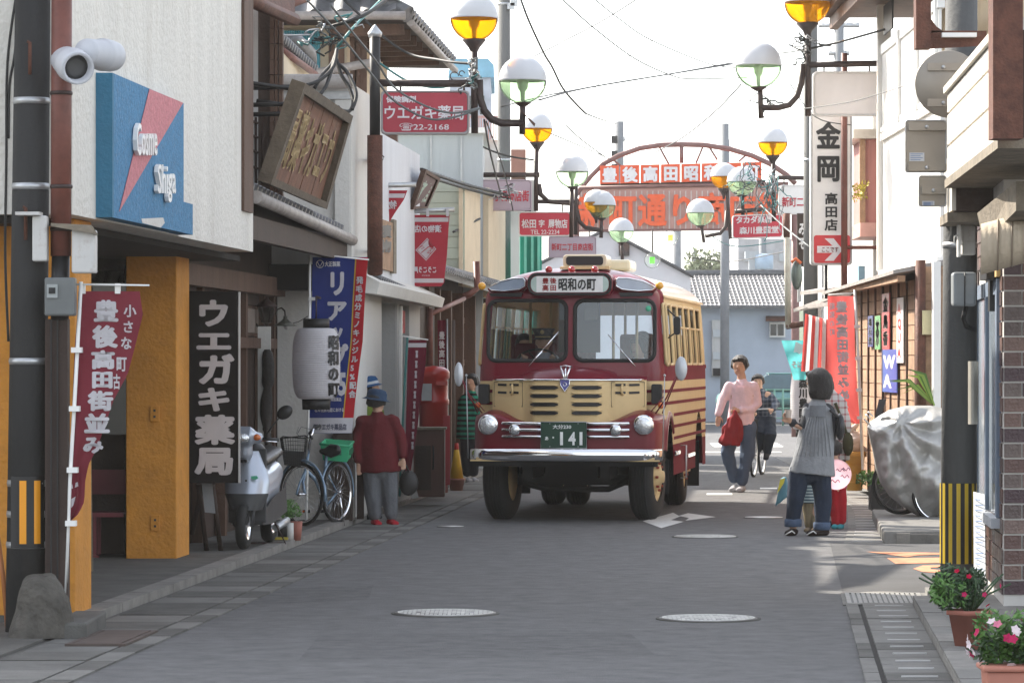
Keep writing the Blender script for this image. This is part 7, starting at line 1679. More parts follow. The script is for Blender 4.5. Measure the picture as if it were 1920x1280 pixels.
for lab, pts, r in WL: wire(lab, pts, r*1.45, wiret if 'teal' in lab or 'green' in lab else (wireg if 'pale' in lab or 'faint' in lab or 'white' in lab else wirem))
def tangle(label, px, py, Y, w_, h_, n, seed, mats_):
    t = top('wire_tangle', label, 'wires', P(px, py+h_/2, Y)); rnd = random.Random(seed)
    for i in range(n):
        b = MB(); x, y = px+rnd.uniform(-w_,w_)/2, py+rnd.uniform(-h_,h_)/2; pts = []
        for k in range(9): pts.append(P(x, y, Y+rnd.uniform(-.04,.04))); x += rnd.gauss(0, w_*.16); y += rnd.gauss(h_*.05, h_*.12)
        b.tube(pts, rnd.uniform(.006,.011), 5); part('loop', b, mats_[i % len(mats_)], t)
tangle('tangle of black cables and pale clips above the gold carved sign', 620, 55, 35, 60, 40, 14, 1, [wirem, wireg, steel, wiret])
tangle('coil of white insulators and wires on the post of the nearest lamp', 888, 120, 36.9, 14, 26, 10, 2, [steel, wireg, white_p])
tangle('clump of wires and clips at the elbow of the nearest lamp', 886, 150, 36.9, 22, 20, 9, 3, [steel, wireg, wiret])
tangle('knot of wires with a spotlight over the pink street board', 948, 360, 54, 34, 26, 12, 4, [steel, wirem, white_p])
tangle('messy black wires hanging over the green globe on the right', 1412, 330, 59, 40, 60, 18, 5, [wirem, wireg, wiret])
tangle('bundle of teal and grey wires wound round the amber lamp post on the right', 1448, 360, 59.5, 26, 70, 20, 6, [wiret, wireg, steel])
tangle('wire coil near the nearest lamp post on the right', 1510, 85, 44.8, 34, 30, 12, 7, [wirem, wireg, steel])
tangle('loose wires under the nearest green globe on the right', 1440, 185, 45, 30, 26, 6, 8, [wirem, wireg])
# thick drooping cable bundle above the carved sign
for i, pts in enumerate(([(632,92,34.4),(625,125,34.2),(600,150,34.0),(575,160,33.9)], [(632,92,34.4),(622,130,34.2),(612,160,34.0),(600,178,33.9)], [(630,110,34.4),(640,140,34.3),(655,165,34.2),(662,190,34.1),(656,208,34.0),(640,207,33.9),(633,200,33.9)], [(628,105,34.4),(622,120,34.3),(605,140,34.1),(590,165,34)], [(626,115,34.4),(650,135,34.3),(668,175,34.1),(660,206,34)])):
    b = MB(); pp = []
    for k in range(len(pts)-1):
        p0 = P(*pts[max(k-1,0)]); p1 = P(*pts[k]); p2 = P(*pts[k+1]); p3 = P(*pts[min(k+2,len(pts)-1)])
        for j in range(6): t_ = j/6; pp.append(.5*((2*p1)+(-p0+p2)*t_+(2*p0-5*p1+4*p2-p3)*t_**2+(-p0+3*p1-3*p2+p3)*t_**3))
    pp.append(P(*pts[-1])); b.tube(pp, .018, 7); single('power_cable', ('leftmost thick black cable drooping onto the carved sign', 'thick black cable ending at the top frame of the carved sign', 'looped thick black cable at the right of the carved sign', 'inner thick black cable of the bundle above the carved sign', 'outermost thick black cable curling down beside the carved sign')[i], 'cable', b, wirem, 'thick cables drooping over the carved sign')
# ------------------------------------------------------------------ people
def chain(mb, pts, rad, n=12, fe=None):
    """a limb: rings of given (rx, ry) radii along pts, rounded at both ends"""
    pts = [V(p) for p in pts]; rad = [(r, r) if not isinstance(r, tuple) else r for r in rad]; m = len(pts)
    P_, R_ = [], []
    t0 = (pts[1]-pts[0]).normalized(); t1 = (pts[-1]-pts[-2]).normalized()
    e0 = min(rad[0]); e1 = min(rad[-1])
    for k in (85, 60, 35): P_.append(pts[0]-t0*e0*math.sin(R(k))*.9); R_.append((rad[0][0]*math.cos(R(k)), rad[0][1]*math.cos(R(k))))
    P_ += pts; R_ += rad
    for k in ((35, 60, 85) if not (n >= 14 if fe is None else fe) else (2,)): P_.append(pts[-1]+t1*e1*math.sin(R(k))*.9); R_.append((rad[-1][0]*math.cos(R(k)), rad[-1][1]*math.cos(R(k))))
    vs = []; M_ = len(P_)
    for i in range(M_):
        t = (P_[min(i+1, M_-1)]-P_[max(i-1, 0)]).normalized()
        u = V((1,0,0)) if abs(t.x) < .85 else V((0,0,1)); u = (u-t*u.dot(t)).normalized(); w_ = t.cross(u)
        for j in range(n): a = 2*math.pi*j/n; vs.append(P_[i]+u*math.cos(a)*R_[i][0]+w_*math.sin(a)*R_[i][1])
    fs = [(i*n+j, i*n+(j+1) % n, (i+1)*n+(j+1) % n, (i+1)*n+j) for i in range(M_-1) for j in range(n)]+[tuple(range(n))[::-1], tuple(range((M_-1)*n, M_*n))]
    mb.add(vs, fs, True)
def remesh(mb, vox, it=4, wob=0, wf=14):
    me = mb.mesh('tmp'); o = bpy.data.objects.new('tmp', me); COL.objects.link(o)
    r = o.modifiers.new('r', 'REMESH'); r.mode = 'VOXEL'; r.voxel_size = vox; r.use_smooth_shade = True
    s_ = o.modifiers.new('s', 'SMOOTH'); s_.factor = .5; s_.iterations = it
    dg = bpy.context.evaluated_depsgraph_get(); dg.update(); m2 = bpy.data.meshes.new_from_object(o.evaluated_get(dg))
    q = MB(); nr = [v.normal.copy() for v in m2.vertices]
    q.v = [v.co+(nr[i]*wob*pnoise(V((v.co.x*wf, v.co.y*wf, v.co.z*wf*.3))) if wob else V((0,0,0))) for i, v in enumerate(m2.vertices)]
    q.f = [tuple(p.vertices) for p in m2.polygons]; q.sm = [True]*len(q.f); q.mi = [0]*len(q.f)
    bpy.data.objects.remove(o); bpy.data.meshes.remove(me); bpy.data.meshes.remove(m2); return q
skin = mat('skin', (.5,.3,.205), rough=.55, var=.08, scale=12, sss=.08); hair = mat('hair_black', (.014,.011,.01), rough=.38, var=.5, scale=60, bump=.8, bscale=120, streak=True)
def cloth(name, c, **k): return mat(name, c, rough=.88, var=.14, scale=7, bump=.35, bscale=35, spec=.2, **k)
def striped(name, c1, c2, freq, duty=.5, both=False):
    if name in MATS: return MATS[name]
    m = cloth(name, c1); n = m.node_tree; L = n.links; b = n.nodes["Principled BSDF"]
    tc = n.nodes.new("ShaderNodeTexCoord"); sx = n.nodes.new("ShaderNodeSeparateXYZ"); L.new(tc.outputs["Object"], sx.inputs[0])
    def st(i):
        a = n.nodes.new("ShaderNodeMath"); a.operation = 'MULTIPLY'; a.inputs[1].default_value = freq; L.new(sx.outputs[i], a.inputs[0])
        f = n.nodes.new("ShaderNodeMath"); f.operation = 'FRACT'; L.new(a.outputs[0], f.inputs[0])
        g = n.nodes.new("ShaderNodeMath"); g.operation = 'GREATER_THAN'; g.inputs[1].default_value = duty; L.new(f.outputs[0], g.inputs[0]); return g
    o = st(2)
    if both:
        h = st(0); a = n.nodes.new("ShaderNodeMath"); a.operation = 'ADD'; L.new(o.outputs[0], a.inputs[0]); L.new(h.outputs[0], a.inputs[1]); d = n.nodes.new("ShaderNodeMath"); d.operation = 'MULTIPLY'; d.inputs[1].default_value = .5; L.new(a.outputs[0], d.inputs[0]); o = d
    x = n.nodes.new("ShaderNodeMix"); x.data_type = 'RGBA'; L.new(o.outputs[0], x.inputs[0]); x.inputs[6].default_value = tuple(c1)+(1,); x.inputs[7].default_value = tuple(c2)+(1,)
    L.new(x.outputs[2], b.inputs["Base Color"]); return m
def hand(mb, wrist, tip, side=1, s=1.0, curl=.4):
    """palm, four bent fingers of unequal length and a thumb"""
    w0 = V(wrist); d = (V(tip)-w0).normalized(); u = d.cross(V((0,1,0))); u = u.normalized() if u.length > .1 else V((1,0,0)); nrm = d.cross(u)
    chain(mb, [w0, w0+d*.045*s, w0+d*.085*s], [(.024*s,.018*s),(.036*s,.017*s),(.038*s,.014*s)], 8)
    for k, (o, L_) in enumerate(((-.027,.062),(-.009,.075),(.009,.07),(.027,.055))):
        b0 = w0+d*.08*s+u*o*s; b1 = b0+d*L_*.5*s+nrm*curl*.01*s; b2 = b1+(d*(1-curl)+nrm*curl).normalized()*L_*.5*s
        chain(mb, [b0, b1, b2], [.0095*s,.009*s,.0075*s], 6)
    b0 = w0+d*.03*s+u*.03*side*s; chain(mb, [b0, b0+(d+u*side*.9).normalized()*.035*s, b0+(d*1.3+u*side*.6).normalized()*.065*s], [.012*s,.0105*s,.009*s], 6)
def head(mb, c, r, face, tilt=0):
    """skull, jaw, nose, ears in one surface; face = unit direction the person looks"""
    c = V(c); f = V(face).normalized(); sd_ = V((0,0,1)).cross(f).normalized(); up = f.cross(sd_)
    M_ = Matrix((sd_, f, up)).transposed()
    mb.ell(c+up*.012, (r*.78, r*.92, r*.98), 20, M_, 14)
    mb.ell(c+f*r*.2-up*r*.52, (r*.56, r*.62, r*.6), 16, M_, 10)
    chain(mb, [c+f*r*.86+up*r*.12, c+f*r*1.02-up*r*.16], [r*.09, r*.14], 8)
    mb.ell(c+f*r*.78-up*r*.48, (r*.24, r*.1, r*.08), 10, M_, 8)
    for s_ in (1, -1): mb.ell(c+sd_*s_*r*.8-up*r*.1, (r*.08, r*.16, r*.24), 10, M_, 8)
    return M_
def facefeat(t, c, r, M_):
    c = V(c); q = MB()
    for s_ in (1, -1):
        q.ell(c+M_ @ V((s_*r*.33, r*.86, r*.06)), (r*.07, r*.04, r*.025), 8, M_, 6)
        q.tube([c+M_ @ V((s_*r*.16, r*.9, r*.22)), c+M_ @ V((s_*r*.36, r*.87, r*.27)), c+M_ @ V((s_*r*.52, r*.76, r*.2))], r*.016, 5)
    part('eyes_and_brows', q, hair, t, kind='stuff')
    q = MB(); q.tube([c+M_ @ V((-r*.2, r*.84, -r*.46)), c+M_ @ V((0, r*.9, -r*.47)), c+M_ @ V((r*.2, r*.84, -r*.46))], r*.04, 6); part('mouth', q, mat('lips', (.3,.08,.07), rough=.5), t)
def hairpart(t, c, r, M_, long=0, m=None, back=True):
    c = V(c); q = MB(); q.ell(c+M_ @ V((0, -r*.16, r*.2)), (r*.93, r*1.0, r*.98), 18, M_, 12)
    if long: chain(q, [c+M_ @ V((0, -r*.25, 0)), c+M_ @ V((0, -r*.3, -r*long*.55)), c+M_ @ V((0, -r*.25, -r*long))], [(r*.98, r*.85), (r*1.02, r*.8), (r*.82, r*.6)], 14)
    for s_ in (1, -1): chain(q, [c+M_ @ V((s_*r*.62, r*.25, r*.55)), c+M_ @ V((s_*r*.8, r*.12, -r*(.05+long*.6)))], [r*.26, r*.2], 8)
    chain(q, [c+M_ @ V((-r*.5, r*.62, r*.66)), c+M_ @ V((0, r*.8, r*.7)), c+M_ @ V((r*.5, r*.62, r*.66))], [r*.22, r*.25, r*.22], 8)
    part('hair', remesh(q, r*.08, 5, r*.02, 60), m or hair, t)
def shoe(mb, ankle, toe, h=.06, w_=.045):
    a, t_ = V(ankle), V(toe); a = V((a.x, a.y, h*.6)); chain(mb, [a-(V((t_.x,t_.y,a.z))-a)*.35, a, V((t_.x, t_.y, h*.45))], [(w_*.8,h*.55),(w_,h*.62),(w_*.95,h*.42)], 10)
denim = cloth('denim', (.018,.027,.047)); denim2 = cloth('denim_light', (.07,.10,.16))
def PP(Y): return lambda x, y, d=0: P(x, y, Y+d)
# 1 elderly woman in a dark red cardigan, seen from behind
f = PP(36.75); t = top('person', 'elderly woman in dark red cardigan and blue bucket hat seen from behind, hands down', 'person', P(710, 983, 36.75))
b = MB(); M1 = head(b, f(707,752), .098, (.5,.86,.05)); chain(b, [f(707,765), f(708,780)], [.045,.055]); chain(b, [f(708,804), f(710,850), f(711,868)], [(.14,.09),(.15,.1),(.15,.1)])
chain(b, [f(676,790), f(668,835,-.02), f(672,868,-.04)], [.032,.03,.026]); chain(b, [f(741,790), f(752,830,-.02), f(755,858,-.05)], [.032,.03,.026]); hand(b, f(755,858,-.05), f(757,880,-.06), -1, .85); hand(b, f(672,868,-.04), f(674,890,-.05), 1, .85)
chain(b, [f(698,890), f(700,935), f(704,975)], [0.058,0.047,.04]); chain(b, [f(724,890), f(728,935), f(733,972,.05)], [0.058,0.047,.04]); part('body', remesh(b, .009), skin, t)
b = MB(); chain(b, [f(708,778), f(708,792), f(710,830), f(712,862), f(713,884)], [(.07,.06),(.165,.10),(.185,.12),(.20,.135),(.215,.14)], 20); chain(b, [f(678,791), f(739,791)], [.07,.07])
chain(b, [f(684,790), f(672,812), f(667,838,-.02), f(671,862,-.04)], [.07,.062,.055,.046]); chain(b, [f(733,788), f(747,810), f(754,835,-.02), f(756,854,-.05)], [.07,.062,.055,.046]); part('cardigan', remesh(b, .011, 5, .012, 12), cloth('cardigan_red', (.11,.014,.018)), t)
b = MB(); chain(b, [f(697,870), f(698,925), f(703,965)], [(.10,.11),(.085,.09),(.07,.075)]); chain(b, [f(726,870), f(730,925,.02), f(734,964,.05)], [(.10,.11),(.085,.09),(.07,.075)]); chain(b, [f(698,884), f(727,884)], [.1,.1]); part('trousers', remesh(b, .011, 3, .01, 18), cloth('trousers_grey', (.12,.125,.135)), t)
for a, c in (((703,975,0),(709,984,-.12)), ((733,972,.05),(741,983,-.08))):
    b = MB(); shoe(b, f(*a), f(*c)); part('shoe', remesh(b, .007, 2), cloth('shoe_red', (.35,.02,.03)), t)
def bucket(t, c, r, m, band=None, tilt=.15):
    M_ = Matrix.Rotation(tilt, 3, 'Y'); q = MB(); q.lathe([(r*1.45,-r*.18),(r*1.38,-.2*r),(r*1.0,.02*r),(r*.98,.45*r),(r*.8,.78*r),(r*.4,.9*r),(0,.92*r)], c, 24, M_, cap=False); h_ = part('hat', q, m, t)
    if band: q = MB(); q.lathe([(r*1.02,.05*r),(r*1.015,.32*r)], c, 24, M_, cap=False); part('hat_band', q, band, h_)
hairpart(t, f(707,751), .098, M1, .45, cloth('hair_dusty', (.05,.047,.045)))
bucket(t, f(706,746), .104, cloth('hat_blue', (.03,.055,.10)))
b = MB(); b.ell(P(766,905,36.9), (.10,.05,.13), 14); b.tube([P(757,885,36.8), P(762,872,36.85), P(770,892,36.9)], .008, 6); single('handbag', 'black handbag hanging by the hand of the woman in the red cardigan', 'bag', b, mat('bag_black', (.015,.014,.014), rough=.5))
# 2 companion in a green jacket
f = PP(38.2); t = top('person', 'woman in lime green jacket and blue sun hat behind the woman in red', 'person', P(693, 970, 38.2))
b = MB(); M1 = head(b, f(694,728), .10, (.9,-.2,0)); chain(b, [f(690,742), f(689,756)], [.045,.055]); chain(b, [f(688,765), f(688,840)], [(0.111,0.074),(0.111,0.081)]); chain(b, [f(682,850), f(684,962)], [.08,.04]); chain(b, [f(700,850), f(702,960)], [.08,.04]); chain(b, [f(672,770), f(668,810), f(676,835)], [.032,.03,.026]); chain(b, [f(705,770), f(712,805), f(716,830)], [.032,.03,.026]); hand(b, f(716,830), f(722,842), 1, .85); hand(b, f(676,835), f(680,848), 1, .85); part('body', remesh(b, .01), skin, t)
b = MB(); chain(b, [f(690,752), f(689,768), f(688,810), f(688,855)], [(.08,.07),(.18,.12),(.18,.13),(.18,.13)], 18); chain(b, [f(673,770), f(704,770)], [.072,.072]); chain(b, [f(677,768), f(668,805), f(674,830)], [.075,.065,.05]); chain(b, [f(702,768), f(711,800), f(715,826)], [.075,.065,.05]); part('jacket', remesh(b, .012, 4, .02), cloth('jacket_lime', (.12,.17,.02)), t)
b = MB(); chain(b, [f(681,850), f(682,955)], [.1,.07]); chain(b, [f(700,850), f(702,955)], [.1,.07]); part('trousers', remesh(b, .012, 3, .012), cloth('trousers_beige', (.22,.2,.17)), t)
for x in (684, 702): b = MB(); shoe(b, f(x,965), f(x+8,975,-.12)); part('shoe', remesh(b, .008, 2), cloth('shoe_dark', (.02,.02,.025)), t)
bucket(t, f(692,722), .105, cloth('hat_navy', (.02,.07,.17)), cloth('hat_band_white', (.5,.52,.55)), -.2)
hairpart(t, f(692,730), .1, M1, .9)
# 3 striped person beyond the postbox
f = PP(50); t = top('person', 'person in green and black striped shirt half hidden by the bus mirror', 'person', P(880, 898, 50))
b = MB(); M1 = head(b, f(884,716), .105, (-.4,-.9,0)); chain(b, [f(884,729), f(883,742)], [.045,.055]); chain(b, [f(880,750), f(878,815)], [(0.111,0.074),(0.104,0.074)]); chain(b, [f(874,820), f(876,885)], [.085,.04]); chain(b, [f(886,820), f(888,885)], [.085,.04]); chain(b, [f(868,752), f(866,780), f(872,800)], [.032,.03,.026]); chain(b, [f(892,752), f(893,778), f(890,790)], [.032,.03,.026]); hand(b, f(890,788), f(886,776), 1, .9); hand(b, f(872,800), f(876,806), 1, .9); part('body', remesh(b, .011), skin, t)
b = MB(); chain(b, [f(883,738), f(881,752), f(879,790), f(878,822)], [(.08,.07),(.17,.11),(.16,.12),(.17,.12)], 16); chain(b, [f(869,754), f(891,754)], [.066,.066]); chain(b, [f(871,752), f(866,778), f(871,796)], [.07,.062,.05]); chain(b, [f(891,752), f(893,772)], [.07,.06]); part('striped_shirt', remesh(b, .013, 4, .01), striped('stripe_green', (.015,.02,.02), (.02,.2,.13), 14), t)
b = MB(); chain(b, [f(875,815), f(876,885)], [.1,.07]); chain(b, [f(886,815), f(888,885)], [.1,.07]); part('trousers', remesh(b, .013, 3), cloth('trousers_black', (.015,.016,.02)), t)
for x in (876, 888): b = MB(); shoe(b, f(x,890), f(x+5,897,-.14)); part('shoe', remesh(b, .009, 2), cloth('sneaker', (.4,.4,.42)), t)
hairpart(t, f(884,716), .105, M1, .3)
# 4 man in a pink shirt carrying a red jacket
f = PP(46.2); t = top('person', 'man in pale pink shirt and jeans beside the bus, red jacket in hand', 'person', P(1388, 918, 46.2))
hc = f(1387,685); b = MB(); M1 = head(b, hc, .118, (-.28,-.95,-.06)); chain(b, [f(1390,702), f(1391,717)], [.055,.062]); chain(b, [f(1391,740), f(1391,770), f(1386,790)], [(.17,.1),(.15,.1),(.15,.11)])
chain(b, [f(1364,725), f(1353,752,-.02), f(1347,778,-.08)], [.036,.034,.029]); chain(b, [f(1417,726), f(1420,762,.02), f(1384,770,-.16)], [.036,.034,.029]); hand(b, f(1386,769,-.16), f(1372,772,-.2), -1, 1.0, .7); hand(b, f(1347,778,-.08), f(1346,795,-.1), 1, 1)
chain(b, [f(1373,805), f(1362,850,-.12), f(1377,898,.05)], [0.061,0.047,.042]); chain(b, [f(1403,805), f(1402,855), f(1391,905,-.05)], [0.061,0.047,.042]); part('body', remesh(b, .009), skin, t); facefeat(t, hc, .118, M1)
b = MB(); chain(b, [f(1391,714), f(1391,726), f(1391,762), f(1388,796)], [(.07,.07),(.165,.105),(.165,.12),(.175,.13)], 18); chain(b, [f(1368,724), f(1354,752,-.02), f(1346,776,-.08)], [.07,.06,.046]); chain(b, [f(1368,726), f(1413,726)], [.07,.07]); chain(b, [f(1413,724), f(1420,758,.02), f(1410,768,-.06), f(1390,769,-.14)], [.07,.064,.056,.048]); b2 = remesh(b, .011, 5, .014, 11); part('shirt', b2, cloth('shirt_pink', (.74,.55,.60)), t)
b = MB(); b.add([f(1382,712,-.10), f(1390,722,-.125), f(1376,724,-.12)], [(0,1,2)]); b.add([f(1399,712,-.10), f(1391,722,-.125), f(1404,724,-.12)], [(0,1,2)]); part('collar', b, cloth('shirt_pink', (.62,.42,.47)), t, kind='stuff')
b = MB(); chain(b, [f(1374,800), f(1364,848,-.12), f(1376,896,.05)], [(.112,.115),(.092,.095),(.066,.07)]); chain(b, [f(1403,800), f(1402,850), f(1392,902,-.05)], [(.112,.115),(.09,.095),(.068,.07)]); chain(b, [f(1376,806), f(1401,806)], [.10,.10]); part('jeans', remesh(b, .011, 3, .018, 16), denim2, t)
for a, c in (((1377,900,.05),(1373,911,-.1)), ((1391,908,-.05),(1386,918,-.22))): b = MB(); shoe(b, f(*a), f(*c), .075, .05); part('shoe', remesh(b, .008, 2), cloth('sneaker', (.4,.4,.42)), t)
hairpart(t, hc, .118, M1, .12)
b = MB(); chain(b, [f(1380,772,-.24), f(1377,786,-.24), f(1372,808,-.24), f(1368,832,-.24)], [(.03,.03),(.075,.06),(.12,.08),(.14,.08)], 14); chain(b, [f(1370,790,-.24), f(1358,828,-.22)], [.05,.05]); chain(b, [f(1382,790,-.22), f(1385,822,-.2)], [.05,.06]); single('red_jacket', 'bundled red quilted jacket hanging from the hand of the man in pink', 'jacket', remesh(b, .011, 2, .035, 22), cloth('jacket_red', (.22,.015,.02)))
# 5 cyclist behind him
f = PP(52.7); t = top('person', 'cyclist in dark checked shirt riding behind the man in pink', 'person', P(1432, 860, 52.7))
hc = f(1421,716); b = MB(); M1 = head(b, hc, .105, (-.1,-1,0)); chain(b, [f(1424,728), f(1426,738)], [.05,.06]); chain(b, [f(1430,745), f(1434,772,.1), f(1434,790,.15)], [(.16,.1),(.15,.1),(.15,.12)])
chain(b, [f(1414,745), f(1407,765,-.1), f(1411,775,-.3)], [.032,.03,.027]); chain(b, [f(1444,745), f(1455,758,-.1), f(1449,767,-.3)], [.032,.03,.027]); hand(b, f(1449,767,-.3), f(1442,769,-.36), 1, .95, .7); hand(b, f(1411,775,-.3), f(1416,776,-.36), 1, .95, .7)
chain(b, [f(1428,790,.1), f(1421,812,-.25), f(1420,845)], [0.061,0.047,.04]); chain(b, [f(1440,790,.1), f(1445,815,-.3), f(1438,850)], [0.061,0.047,.04]); part('body', remesh(b, .01), skin, t); facefeat(t, hc, .105, M1)
b = MB(); chain(b, [f(1425,734), f(1428,744), f(1433,768,.1), f(1434,788,.15)], [(.08,.07),(.175,.11),(.17,.12),(.17,.13)], 16); chain(b, [f(1414,746), f(1444,746)], [.07,.07]); chain(b, [f(1416,744), f(1407,764,-.1), f(1410,773,-.28)], [.07,.06,.045]); chain(b, [f(1442,744), f(1455,757,-.1), f(1450,766,-.28)], [.07,.06,.045]); part('checked_shirt', remesh(b, .012, 4, .015), striped('check_navy', (.04,.055,.085), (.18,.2,.24), 16, .6, True), t)
b = MB(); chain(b, [f(1428,788,.1), f(1422,812,-.25), f(1421,842)], [.11,.085,.06]); chain(b, [f(1440,788,.1), f(1445,815,-.3), f(1438,848)], [.11,.085,.06]); part('trousers', remesh(b, .012, 3, .012), cloth('trousers_navy', (.02,.028,.045)), t)
for a, c in (((1420,850),(1418,858,-.15)), ((1438,850),(1436,859,-.15))):
    b = MB(); p0 = f(*a); p1 = f(*c); chain(b, [p0, p1], [(.045,.04),(.045,.03)]); part('shoe', remesh(b, .009, 2), cloth('shoe_dark', (.02,.02,.025)), t)
hairpart(t, hc, .105, M1, .1)
t = top('bicycle', 'bicycle ridden straight towards the camera by the cyclist in the checked shirt', 'bicycle', (P(1420,0,52.5).x, 52.5, 0))
rot = Matrix.Rotation(R(78), 3, 'Z') @ Matrix.Rotation(R(90), 3, 'X')
bike_wheel(t, (P(1412,0,52.3).x, 52.2, .33), .33, rot); bike_wheel(t, (P(1429,0,53.2).x, 53.25, .33), .33, rot)
for a, c in (((1412,847,-.4),(1414,775,-.2)), ((1414,790,-.2),(1428,840,.4)), ((1424,800,.3),(1429,847,.5)), ((1408,768,-.3),(1450,766,-.3))): b = MB(); b.rod(f(*a), f(*c), .014, 6); part('frame_tube', b, steel, t)
b = MB(); b.bb(P(1403,0,52).x, P(1420,0,52).x, 51.9, 52.1, P(0,812,52).z, P(0,785,52).z); part('basket', b, black, t)
# 6 woman in grey
f = PP(34.6); t = top('person', 'woman in grey smock dress with black bob and rolled jeans watching the bus', 'person', P(1515, 1003, 34.6))
hc = f(1533,716); b = MB(); M1 = head(b, hc, .112, (-.75,.62,0)); chain(b, [f(1533,735), f(1532,757)], [.05,.055]); chain(b, [f(1533,784), f(1528,820), f(1524,862)], [(.15,.1),(.14,.1),(.16,.12)])
chain(b, [f(1516,770), f(1505,805,-.02), f(1482,790,-.03)], [.032,.03,.026]); hand(b, f(1484,791,-.03), f(1473,779,-.05), 1, .9, .6); chain(b, [f(1554,772), f(1566,810,.02), f(1556,835,.05)], [.032,.03,.026]); hand(b, f(1556,835,.05), f(1550,845,.08), 1, .9)
chain(b, [f(1502,890), f(1492,935,-.04), f(1487,985)], [0.065,0.049,.042]); chain(b, [f(1540,895), f(1543,940), f(1541,992,-.05)], [0.065,0.049,.042]); part('body', remesh(b, .008), skin, t)
b = MB(); chain(b, [f(1534,752), f(1533,766), f(1532,795), f(1528,835), f(1524,868), f(1522,888)], [(.07,.06),(.14,.10),(.155,.11),(.18,.13),(.205,.15),(.222,.16)], 24); chain(b, [f(1518,770), f(1550,772)], [.07,.07]); part('smock', remesh(b, .01, 4, .012, 13), cloth('smock_grey', (.22,.23,.245)), t)
b = MB()
for i in range(9):
    u = -1+2*i/8; b.tube([f(1533+16*u, 782, -.118+.03*u*u), f(1530+24*u, 815, -.135+.04*u*u), f(1526+32*u, 855, -.16+.05*u*u)], [.003,.005,.003], 5)
part('pleats', b, cloth('smock_grey', (.22,.23,.245)), t, kind='stuff')
b = MB(); b.grid(lambda u, v: f(1518+31*u, 760+21*v, -.115-.012*math.sin(u*3.14)+.02*abs(u-.5)), 8, 4); part('yoke', b, cloth('yoke_grey', (.16,.17,.185)), t)
b = MB(); chain(b, [f(1519,768), f(1505,803,-.02), f(1488,793,-.03)], [.072,.058,.045]); q1 = b; part('left_sleeve' if False else 'sleeve', remesh(b, .009, 4, .015), cloth('sleeve_charcoal', (.04,.042,.048)), t)
b = MB(); chain(b, [f(1551,768), f(1562,805,.02), f(1557,828,.05)], [.07,.058,.045]); part('sleeve', remesh(b, .009, 4, .015), cloth('sleeve_charcoal', (.04,.042,.048)), t)
b = MB(); chain(b, [f(1500,880), f(1491,932,-.04), f(1487,975)], [(.105,.11),(.084,.088),(.07,.073)]); chain(b, [f(1538,885), f(1543,938), f(1541,980,-.05)], [(.105,.11),(.086,.09),(.072,.076)]); chain(b, [f(1501,886), f(1538,888)], [.1,.1]); chain(b, [f(1501,888), f(1538,890)], [.1,.1]); part('jeans', remesh(b, .01, 3, .012, 16), denim, t)
for x, y, d in ((1487,980,0), (1541,986,-.05)): b = MB(); c = f(x,y,d); b.lathe([(.074,-.035),(.082,-.03),(.082,.03),(.075,.04)], c, 20, cap=False); part('jean_cuff', b, denim2, t)
for a, c in (((1487,992),(1478,998,-.10)), ((1541,998,-.05),(1518,1004,-.14))):
    b = MB(); shoe(b, f(*a), f(*c), .065, .045); s_ = part('shoe', remesh(b, .007, 2), cloth('shoe_brown', (.03,.02,.018)), t)
    b = MB(); p = f(*c); b.tube([V((p.x-.03,p.y-.04,.02)), V((p.x+.03,p.y-.05,.055)), V((p.x+.06,p.y-.03,.03))], .006, 5); part('shoe_stripe', b, white_p, s_)
hairpart(t, hc, .118, M1, 1.35)
b = MB(); b.lathe([(.025,0),(.032,.06),(.034,.075)], f(1478,783,-.08), 12, cap=False); single('paper_cup', 'small clear drink cup held up by the woman in grey', 'cup', b, mat('cup_pale', (.5,.42,.36), rough=.3))
b = MB(); b.ell(f(1575,800,-.02), (.045,.1,.13), 14); b.tube([f(1556,768,-.1), f(1570,780,-.08), f(1577,792,-.02)], .016, 6); single('shoulder_bag', 'black leather shoulder bag under the arm of the woman in grey', 'bag', b, mat('bag_leather', (.014,.015,.018), rough=.3))
# 7 person in checked shirt behind her
f = PP(36.4); t = top('person', 'person in pale checked shirt mostly hidden behind the woman in grey', 'person', P(1560, 975, 36.4))
hc = f(1541,718); b = MB(); M1 = head(b, hc, .108, (-.5,.85,0)); chain(b, [f(1552,728), f(1556,742)], [.05,.055]); chain(b, [f(1560,755), f(1562,850)], [(0.111,0.074),(0.111,0.081)]); chain(b, [f(1545,757), f(1538,800), f(1530,830)], [.032,.03,.027]); chain(b, [f(1578,757), f(1586,800), f(1584,835)], [.032,.03,.027]); hand(b, f(1584,835), f(1583,850), 1, .9); hand(b, f(1530,830), f(1528,842), 1, .9); chain(b, [f(1552,860), f(1550,965)], [.085,.042]); chain(b, [f(1568,860), f(1562,962)], [.085,.042]); part('body', remesh(b, .01), skin, t)
b = MB(); chain(b, [f(1554,738), f(1560,756), f(1562,810), f(1563,862)], [(.08,.07),(.16,.11),(.155,.12),(.17,.13)], 16); chain(b, [f(1546,758), f(1577,758)], [.066,.066]); chain(b, [f(1548,756), f(1539,800), f(1532,826)], [.065,.055,.045]); chain(b, [f(1576,756), f(1586,800), f(1584,826)], [.065,.055,.045]); part('checked_shirt', remesh(b, .012, 4, .015), striped('check_pale', (.42,.4,.38), (.25,.07,.07), 15, .72, True), t)
b = MB(); chain(b, [f(1552,858), f(1550,958)], [.1,.07]); chain(b, [f(1568,858), f(1562,955)], [.1,.07]); part('trousers', remesh(b, .012, 3), cloth('trousers_brown', (.05,.035,.03)), t)
for x, y in ((1550,965), (1562,962)): b = MB(); shoe(b, f(x,y), f(x-6,y+8,-.1)); part('shoe', remesh(b, .008, 2), cloth('shoe_dark', (.02,.02,.025)), t)
hairpart(t, hc, .108, M1, .8, cloth('hair_grey', (.08,.075,.07)))
